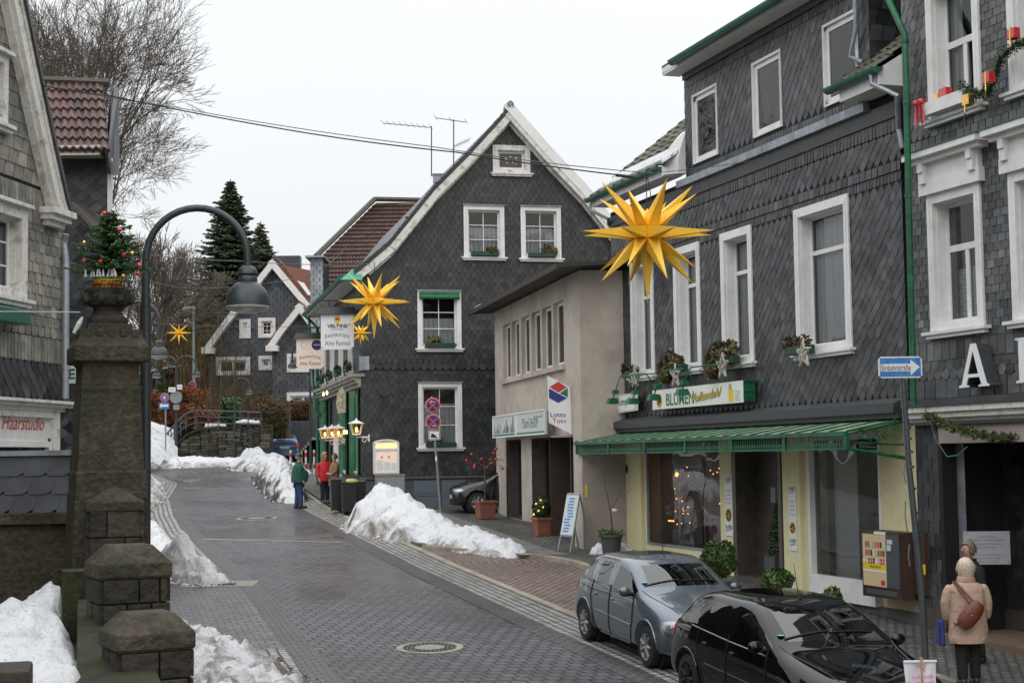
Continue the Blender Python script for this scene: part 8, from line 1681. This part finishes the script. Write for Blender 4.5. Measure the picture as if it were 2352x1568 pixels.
def put_car(cf,L_,Wd,fo):p=cf+d*fo-nR*(Wd/2-.08)-d*L_;return Vector((p.x,p.y,gz(p.x,p.y)))
T=Matrix.Rotation(math.atan(SLOPE),4,'Y')
def tilt(o):o.matrix_basis=o.matrix_basis@Matrix.Rotation(math.atan(SLOPE*.952),4,'Y')
cs=G(1471,1536)+Vector((.14,.1,0));c1_=car(put_car(cs,3.84,1.65,.72),HD,3.84,1.65,1.44,2.49,.72,paint('paint_silver_blue',(.10,.125,.155)),'silver-blue small hatchback parked behind the black car');tilt(c1_)
cb_=G(1362,1478)+d*4.45*.5;cb2=at(1680,1700,19.0);cb2=Vector((3.03,17.8,gz(0,17.8)))
c2_=car(put_car(cb2,4.25,1.75,.9),HD,4.25,1.75,1.46,2.61,.9,paint('paint_black',(.003,.003,.0035),0,.25),'glossy black hatchback in the bottom right foreground',rim='rubber');tilt(c2_)
q=at(640,1057,83);c3_=car(Vector((q.x-.2,86.6,4.15)),R(97),3.8,1.65,1.5,2.5,.7,paint('paint_blue',(.10,.17,.34),.3),'small light blue hatchback at the far bend below the garage',False,far=True)
q=at(1066,1160,49.0);c4_=car(Vector((q.x+3.5,48.5,gz(0,48)+.09)),R(188),3.9,1.65,1.45,2.5,.72,paint('paint_dark',(.008,.009,.01),.2,.2),'dark car nosing out between the slate gable and the beige building',False,far=True)
# ======= people
def skin_mesh(name,nodes,edges,m,par,lv=2):
 me=bpy.data.meshes.new('s');me.from_pydata([tuple(n[0])for n in nodes],edges,[]);me.materials.append(M[m]if isinstance(m,str)else m);o=bpy.data.objects.new('s',me);COL.objects.link(o);o.modifiers.new('k','SKIN');sv=me.skin_vertices[0].data
 for i,n in enumerate(nodes):r=n[1];sv[i].radius=r if isinstance(r,tuple)else(r,r)
 sv[0].use_root=True;s=o.modifiers.new('u','SUBSURF');s.levels=s.render_levels=lv;dg=bpy.context.evaluated_depsgraph_get();out=bpy.data.meshes.new_from_object(o.evaluated_get(dg));bpy.data.objects.remove(o)
 out.polygons.foreach_set('use_smooth',[True]*len(out.polygons));a=out.attributes.new('tint','FLOAT','FACE');a.data.foreach_set('value',[.5]*len(out.polygons));return link(name,out,par)
def loft(mb,rings,n=26,m=0,fold=0.0,seed=1):
 R0=rings;rings=[tuple(lerp(R0[i][q],R0[i+1][q],f/4)for q in range(5))for i in range(len(R0)-1)for f in range(4)]+[R0[-1]];o_=len(mb.v)
 for i,(cx,cy,z,rx,ry)in enumerate(rings):
  for j in range(n):w=6.283*j/n;a_=Vector((math.cos(w)*2.2,math.sin(w)*2.2,z*3.2+seed));f=1+fold*4.2*mnoise.noise(a_)+fold*2.2*mnoise.noise(a_*2.6);mb.v.append(Vector((cx+rx*math.cos(w)*f,cy+ry*math.sin(w)*f,z)))
 for i in range(len(rings)-1):
  for j in range(n):mb.f.append((i*n+j,i*n+(j+1)%n,(i+1)*n+(j+1)%n,(i+1)*n+j));mb.m.append(m);mb.t.append(.5)
 mb.f.append(tuple(range(n)));mb.m.append(m);mb.t.append(.5);mb.f.append(tuple((len(rings)-1)*n+j for j in range(n)));mb.m.append(m);mb.t.append(.5)
def cloth(n,c,r=.85,**k):return mat(n,c,r,bump=.012,bscale=14,var=.12,scale=5,**k)
def person(loc,rz,H_,label,coat,trou,hair,coat_len,girth=1.0,arms=None,cap=None,hairlen=0,head=(0,0),shoes='black',belly=0.0,stride=.04,hood=False):
 """faces +Y in local space; k scales a 1.75 m body"""
 t=thing('person',label,'person',(0,0,0));k=H_/1.75;V=lambda x,y,z:Vector((x*k,y*k,z*k));g=girth
 A=arms or[((-.24,.0,1.14),(-.25,.06,.88),(-.24,.1,.80)),((.24,.0,1.14),(.25,.06,.88),(.24,.1,.80))]
 hx,hy=head;nodes=[(V(0,0,.92),.125*g*k),(V(0,.0,1.12),.12*g*k),(V(0,-.01,1.34),.13*g*k),(V(0,0,1.46),.065*k),(V(hx*.5,hy*.5+.01,1.53),.055*k),(V(hx,hy+.02,1.60),.075*k),(V(hx,hy+.015,1.66),.083*k),(V(hx,hy,1.72),.055*k)]
 E=[(0,1),(1,2),(2,3),(3,4),(4,5),(5,6),(6,7)]
 for sg,a in((-1,A[0]),(1,A[1])):
  b=len(nodes);nodes+=[(V(sg*.15*g,-.01,1.36),.045*k),(V(*a[0]),.045*k),(V(*a[1]),.032*k),(V(*a[2]),(.04*k,.025*k))];E+=[(2,b),(b,b+1),(b+1,b+2),(b+2,b+3)]
  dv=(V(*a[2])-V(*a[1])).normalized();sd=dv.cross(Vector((0,1,.2))).normalized();fl=sd.cross(dv)
  for q,(o_,l)in enumerate(((-.024,.062),(-.008,.075),(.008,.07),(.023,.055))):c0=len(nodes);p=V(*a[2])+dv*.035*k+sd*o_*k;nodes+=[(p,.0095*k),(p+dv*l*.55*k-fl*.004*k,.0085*k),(p+dv*l*k-fl*.018*k,.007*k)];E+=[(b+3,c0),(c0,c0+1),(c0+1,c0+2)]
  c0=len(nodes);p=V(*a[2])+sd*sg*.03*k;nodes+=[(p,.011*k),(p+dv*.035*k+sd*sg*.02*k,.009*k)];E+=[(b+3,c0),(c0,c0+1)]
 for sg in(-1,1):
  b=len(nodes);y=stride*sg;nodes+=[(V(sg*.09,0,.84),.085*g*k),(V(sg*.095,y*.5+.01,.48),.062*k),(V(sg*.1,y,.10),.042*k),(V(sg*.1,y+.12,.05),.035*k)];E+=[(0,b),(b,b+1),(b+1,b+2),(b+2,b+3)]
 skin_mesh('body',nodes,E,'skin',t)
 nodes=[(V(0,0,.93),.135*g*k)];E=[]
 for sg in(-1,1):b=len(nodes);y=stride*sg;nodes+=[(V(sg*.095,0,.80),.105*g*k),(V(sg*.10,y*.5+.01,.48),.088*k),(V(sg*.105,y,.14),.08*k),(V(sg*.105,y,.07),.075*k)];E+=[(0,b),(b,b+1),(b+1,b+2),(b+2,b+3)]
 skin_mesh('trousers',nodes,E,trou,t)
 for sg in(-1,1):mb=MB();y=stride*sg;mb.ball(V(sg*.105,y+.06,.045),.105*k,14,sc=(.52,1.42,.46));mb.ball(V(sg*.105,y-.03,.06),.07*k,12,sc=(.75,1,.9));mb.build('shoe',shoes,t,smooth=True)
 zb_=coat_len;mb=MB();B=belly;rings=[(0,.0,zb_,.215*g,.165*g+B*.3),(0,.005+B*.2,zb_+.04,.222*g,.172*g+B*.4),(0,.01+B*.3,lerp(zb_,1.4,.3),.215*g,.165*g+B*.7),(0,.01+B*.35,lerp(zb_,1.4,.6),.205*g,.155*g+B*.6),(0,0,1.24,.20*g,.145*g+B*.2),(0,-.01,1.34,.205*g,.125*g),(0,-.015,1.405,.175*g,.10*g),(0,-.01,1.45,.11,.085),(0,-.005,1.475,.085,.08),(0,-.005,1.50,.09,.085)]
 loft(mb,[tuple(q*k for q in r)for r in rings],30,fold=.018);jc=mb.build('jacket',coat,t,smooth=True)
 for sg,a in((-1,A[0]),(1,A[1])):skin_mesh('sleeve',[(V(sg*.15*g,-.01,1.375),.09*k),(V(sg*.20*g,-.005,1.33),.083*k),(V(*a[0]),.07*k),(V(*a[0]).lerp(V(*a[1]),.5),.063*k),(V(*a[1]),.052*k)],[(0,1),(1,2),(2,3),(3,4)],coat,jc)
 hc=V(hx,hy+.01,1.645);mb=MB()
 mb.ball(hc+V(0,.095,-.012),.016*k,8,sc=(.8,1.2,1.4));
 for sg in(-1,1):mb.ball(hc+V(sg*.083,.0,-.01),.024*k,8,sc=(.5,.8,1.2))
 mb.build('nose_and_ears','skin',t,smooth=True);mb=MB()
 for sg in(-1,1):mb.ball(hc+V(sg*.03,.083,.012),.009*k,8)
 mb.build('eyes','txt',t);mb=MB();mb.ball(hc+V(0,.082,-.05),.02*k,8,sc=(1.1,.4,.3));mb.build('mouth','terra',t)
 mb=MB();rg=random.Random(3);hk=1.15 if hairlen>.3 else 1.04;mb.ball(hc+V(0,-.018,.02),.103*k*hk,18,sc=(.95,1.02,1.04));hm=mb
 if hairlen:mb.ball(hc+V(0,-.035,-.05),.098*k*hk,16,sc=(1.05,.95,1.0+hairlen))
 for v in hm.v:d_=mnoise.noise(v*38)*.007*k;v+=(v-hc).normalized()*d_
 if hairlen or not cap:
  for _ in range(1000 if hairlen>.3 else 420):
   u=Vector((rg.gauss(0,1),rg.gauss(-.5,1),rg.gauss(.25,.9))).normalized();
   if u.y>.45 and u.z<.5:continue
   p=hc+V(0,-.02,.01)+u*.104*k*hk;e_=p+(u*.3+Vector((rg.uniform(-.6,.6),-.2,-1))).normalized()*.045*k;sd=u.cross(Vector((0,0,1))).normalized()*.007*k;mb.add([p-sd,p+sd,e_+u*.01*k],[(0,1,2)],0,rg.random())
 hr=mb.build('hair',hair,t,smooth=True);hr.data.polygons.foreach_set('use_smooth',[True]*len(hr.data.polygons))
 b=bmesh.new();b.from_mesh(hr.data);bmesh.ops.delete(b,geom=[v for v in b.verts if v.co.y>hc.y+.052*k and v.co.z<hc.z+.045*k],context='VERTS');b.to_mesh(hr.data);b.free()
 if cap:mb=MB();mb.ball(hc+V(0,-.005,.055),.115*k,16,sc=(.98,1.05,.62));mb.ball(hc+V(0,.10,.045),.07*k,12,sc=(1.0,1.0,.18));mb.build('cap',cap,t,smooth=True)
 place(t,loc,rz);return t,k
def gfeet(u,Y,up=.0):p=at(u,1100,Y);return Vector((p.x,Y,gz(0,Y)+up))
HA=lambda n,c:mat(n,c,.6,tint=.35,var=.25,scale=30)
person(gfeet(686,51.2),R(-70),1.76,'man in a dark green jacket, blue jeans and black cap at the kerb',cloth('jacket_green',(.012,.075,.055)),cloth('jeans',(.025,.05,.13)),HA('hair_grey',(.25,.24,.22)),.84,1.34,[((-.30,-.03,1.14),(-.31,.06,.9),(-.28,.12,.82)),((.30,-.03,1.14),(.31,.06,.9),(.28,.12,.82))],cap='black',belly=.09,stride=.05)
person(gfeet(746,52.2,.085),R(-150),1.66,'blonde woman in a bright red jacket by the restaurant wall',cloth('jacket_red',(.5,.01,.012),.6),cloth('trousers_navy',(.012,.02,.04)),HA('hair_blond',(.5,.3,.12)),.76,1.18,[((-.27,-.0,1.14),(-.2,.1,.95),(-.1,.17,.98)),((.24,0,1.14),(.25,.06,.88),(.24,.1,.80))],hairlen=.36)
person(gfeet(768,52.0,.085),R(118),1.64,'grey-haired woman in a long tan coat turned to the woman in red',cloth('coat_tan',(.22,.13,.075)),cloth('trousers_brown',(.04,.03,.025)),HA('hair_dkgrey',(.09,.085,.08)),.60,1.15,[((-.24,.02,1.14),(-.2,.18,1.02),(-.1,.26,1.05)),((.24,0,1.14),(.22,.12,.95),(.12,.18,.98))])
pW,kW=person(gfeet(2210,20.6,.09),R(4),1.62,'woman in a quilted beige coat with pale hair seen from behind',mat('coat_beige',(.47,.33,.25),.75,bump=.03,bscale=9,var=.1,scale=4),cloth('trousers_black',(.012,.01,.009)),HA('hair_white',(.62,.53,.42)),.60,1.27,[((-.31,.01,1.14),(-.27,.08,.90),(-.22,.15,.85)),((.31,.0,1.14),(.32,.08,.92),(.22,.15,.88))],hairlen=.36)
cp=bpy.data.materials['coat_beige']
mb=MB();loft(mb,[tuple(q*.914 for q in r)for r in((0,-.0,1.43,.12,.10),(0,-.005,1.47,.135,.115),(0,-.01,1.52,.125,.115),(0,-.01,1.55,.105,.10))],24,fold=.03);hd=mb.build('folded_hood',cp,None,smooth=True);hd.parent=pW
hb_=thing('handbag','brown leather shoulder bag on the back of the woman in the beige coat','handbag',(0,0,0));BL=mat('leather_brown',(.14,.035,.018),.38,var=.3,scale=9,bump=.01,bscale=12);base=pW.matrix_basis.translation
mb=MB();q=Matrix.Rotation(R(38),3,'Y')
for i in range(9):
 f=(i-4)/4;rr=.105*(1-abs(f)**3*.45)
 for j in range(16):w_=6.283*j/16;mb.v.append(q@Vector((f*.20,rr*.62*math.cos(w_)*(1+.05*math.sin(j*3+i)),rr*1.15*math.sin(w_))))
for i in range(8):
 for j in range(16):mb.f.append((i*16+j,i*16+(j+1)%16,(i+1)*16+(j+1)%16,(i+1)*16+j));mb.m.append(0);mb.t.append(.5)
mb.f+=[tuple(range(16)),tuple(8*16+j for j in range(16))];mb.m+=[0,0];mb.t+=[.5,.5]
for i,v in enumerate(mb.v):mb.v[i]=Matrix.Rotation(R(-88),3,'Y')@v*1.0
ctr=base+Vector((-.03,-.27,.93));mb.v=[v+ctr for v in mb.v];mb.build('bag_body',BL,hb_,smooth=True)
mb=MB();mb.tube([ctr+Vector((-.02,-.02,.16)),base+Vector((-.12,-.19,1.22)),base+Vector((-.17,-.10,1.315)),base+Vector((-.16,.03,1.33))],.014,6);mb.tube([ctr+Vector((.06,.0,.15)),base+Vector((-.07,-.19,1.22)),base+Vector((-.14,-.10,1.32)),base+Vector((-.13,.03,1.34))],.014,6);mb.build('straps',BL,hb_,smooth=True);mb=MB();mb.ball(ctr+Vector((.0,-.075,.0)),.012,8);mb.build('clasp','metal',hb_)
mb=MB();c=base+Vector((-.33,.1,.68));mb.box(c,(.08,.24,.34),taper=.8);tag(mb.build('carrier_bag',mat('bag_blue',(.01,.025,.14),.3),bevel=.02),'blue plastic carrier bag held by the woman in the beige coat','bag')
person(gfeet(2222,22.2,.09),R(112),1.68,'grey-haired person in dark clothes half hidden behind the beige coat',cloth('jacket_black',(.008,.009,.01)),cloth('trousers_blk',(.01,.01,.012)),HA('hair_greybrown',(.16,.13,.10)),.78,1.0,head=(-.02,.05))
# ======= trees and shrubs
def big_tree(u,Y,H_,depth,label,seed,r=.28,spread=.6,nm='twig',first=.28,n=3,group='leafless trees',up=.12,lean=0.0,k=1.0,s0=.2):
 p=at(u,1000,Y);b=Vector((p.x,Y,hz_(p.x,Y)-.3 if Y>80 else gz(0,Y)-.1));t=thing('bare_tree',label,'tree',b,group);rg=random.Random(seed);th=H_*first
 mb=MB();mb.tube([b,b+Vector((lean*.3,0,th*.5)),b+Vector((lean,0,th))],[r*1.25,r,r*.85],8);mb.build('trunk','bark',t,smooth=True)
 mb=MB();top=b+Vector((lean,0,th));L_=(H_-th)*s0*1.35;global RMIN;RMIN=Y*(.00014 if H_>20 else.00018)
 for i in range(8 if H_>20 else 6):a=i*(.8 if H_>20 else 1.05)+rg.random();baretree(mb,top-Vector((0,0,th*.12*(i%3))),Vector((math.cos(a)*spread,math.sin(a)*spread,1.0 if i else 2)),L_,r*.55,depth,rg,spread,n,up=up,sides=4)
 mb.build('crown',nm,t,recalc=False);return t
BT=big_tree(134,66,29,7,'huge bare spreading tree towering behind the red-tiled dormer',14,r=.34,spread=.62,first=.3,up=.03,s0=.142)
mt_=copy_tree(BT,(-9,-6,0),1.2,'great bare tree beyond the left picture edge, mirrored in the dormer panes')
big_tree(365,92,12,6,'bare brownish tree right of the pillar behind the distant star',12,r=.2,spread=.6,nm='twig',s0=.19)
big_tree(300,84,12,6,'bare tree directly behind the decorated fir',17,r=.18,spread=.6,nm='twig',s0=.19)
big_tree(405,99,5.5,5,'bare thin tree left of the tall spruce',23,r=.16,spread=.55,nm='twig_br',s0=.2)
big_tree(655,118,9.5,5,'bare tree top showing above the far red roof',31,r=.18,spread=.5,nm='twig',s0=.19)
def spruce(u,vt,Y,Rr,label,seed,layers=44,per=15,card=.5,nm='needle'):
 p=at(u,1000,Y);zb_=hz_(p.x,Y)-.3;H_=at(u,vt,Y).z-zb_;b=Vector((p.x,Y,zb_));t=thing('spruce_tree',label,'tree',b,'evergreen spruces');conifer(t,b,H_,Rr,layers,per,seed,nm,card=card,droop=.32,tr=.3,z0=.1,needle=3.2)
spruce(530,412,106,5.6,'tallest dark green spruce standing above the far house',3,54,17,.5)
spruce(600,508,112,4.6,'shorter brownish green spruce just right of the tallest one',4,40,13,.5,mat('needle_brown',(.045,.05,.02),.8,tint=.5))
spruce(470,640,101,3.2,'low dark spruce at the left foot of the tallest one',9,26,12,.5)
p=at(370,905,88);t=thing('young_conifer','small light green conifer above the beech hedge','tree',Vector((p.x,88,p.z)));conifer(t,Vector((p.x,88,p.z-.5)),2.0,.5,14,9,2,'leaf_box',card=.2,droop=.05,tr=.05)
def thicket(u0,u1,vb,vt,Y,dY,n,label,nm,seed,name='shrub',twig=5,cat='shrub',bend=.25,r=.02,grp='leafless shrubs on the bank'):
 rg=random.Random(seed);a,b=at(u0,vb,Y),at(u1,vb,Y);h=at(u0,vt,Y).z-a.z;t=thing(name,label,cat,a.lerp(b,.5),grp);mb=MB()
 for _ in range(n):
  x=rg.uniform(a.x,b.x);f=1-abs((x-a.x)/(b.x-a.x)*2-1)**2*.45;y=Y+rg.uniform(-dY,dY);H_=h*f*rg.uniform(.55,1.1);d=Vector((rg.gauss(0,bend),rg.gauss(0,bend),1));p=Vector((x,y,a.z-.6));q=p+d*H_*.55+Vector((0,0,.5));e_=q+Vector((d.x*1.6+rg.gauss(0,.12),d.y,.9))*H_*.45
  tt=rg.random();mb.tube([p,q,e_],[r,r*.7,r*.25],3,t=tt,cap=False)
  for k_ in range(twig):s=p.lerp(q,rg.uniform(.4,1))if k_%2 else q.lerp(e_,rg.random());w=s+Vector((rg.gauss(0,.3),rg.gauss(0,.3),rg.uniform(.1,.6)))*(H_*.22);mb.tube([s,s.lerp(w,.5)+Vector((0,0,.04)),w],[r*.45,r*.35,r*.15],3,t=tt,cap=False)
 mb.build('stems',nm,t,recalc=False)
thicket(425,560,985,650,93,2.5,260,'tall upright willow shrub with yellowish stems at the foot of the spruce','twig_y',1,bend=.1,twig=7)
thicket(330,440,960,760,97,4,260,'wide brown undergrowth behind the double lamp post','twig_br',2,twig=8,bend=.35)
thicket(505,600,985,800,86,1.8,70,'tallest reddish-brown shrub in front of the far double window','twig_br',3,twig=9,r=.016,bend=.3)
thicket(560,650,985,880,84.5,1.5,90,'rounded reddish-brown shrub left of the garage','twig_br',4,twig=9,r=.016,bend=.4)
thicket(440,530,990,880,84,1.5,160,'olive-brown shrub above the middle of the far wall','twig_y',6,twig=9,r=.016,bend=.4)
thicket(340,440,800,600,112,5,240,'distant brown copse below the sky gap','twig_br',7,twig=8,bend=.35,r=.03)
def hedge(u0,u1,v0,v1,Y,dep,n,sz,label,nm,name='hedge',inner='bark',seed=1,drop=0):
 a,b=at(u0,v1,Y),at(u1,v0,Y);t=thing(name,label,name,Vector(((a.x+b.x)/2,Y,a.z)));rg=random.Random(seed);mb=MB()
 for _ in range(n):
  x=rg.uniform(a.x,b.x);e_=rg.choice((0,0,1));z=rg.uniform(a.z,b.z)if not e_ else b.z+rg.gauss(0,.1);y=Y-dep/2+rg.uniform(-.2,.15)if not e_ else Y+rg.uniform(-dep/2,dep/2)
  z+=.18*math.sin(x*1.7)+.1*math.sin(x*4.1)if e_ or z>b.z-.5 else 0;d=Vector((rg.gauss(0,1),rg.gauss(0,1),rg.gauss(0,1)-drop)).normalized()*sz;w=d.orthogonal().normalized()*sz*.45;q=Vector((x,y,z));mb.add([q-d,q+w,q+d,q-w],[(0,1,2,3)],0,rg.random())
 mb.build('leaves',nm,t,recalc=False);mb=MB();mb.box(((a.x+b.x)/2,Y,(a.z+b.z)/2-.1),(b.x-a.x,dep*.85,b.z-a.z));mb.build('inner_branches',inner,t)
hedge(336,478,906,975,86,1.4,7000,.13,'clipped beech hedge with rusty orange leaves behind the railing','beech')
hedge(430,535,945,985,82.4,1.0,3200,.12,'lower patch of rusty beech leaves behind the railing','beech','beech_shrub',seed=3)
hedge(512,552,925,985,82.2,.9,1500,.14,'dark green ivy bush in the middle of the far wall','leaf','ivy_bush','leaf',seed=4)
hedge(596,665,938,1003,81.6,1.0,5200,.12,'hanging green-brown ivy over the far wall above the garage',mat('ivy',(.05,.055,.02),.8,tint=.5,col2=(.09,.05,.02)),'ivy_curtain',seed=5,drop=1.2)
hedge(596,720,925,962,86,2.0,4500,.14,'brown hedge at the foot of the distant slate house',mat('hedge_brown',(.09,.05,.025),.9,tint=.5),'brown_hedge',seed=6)
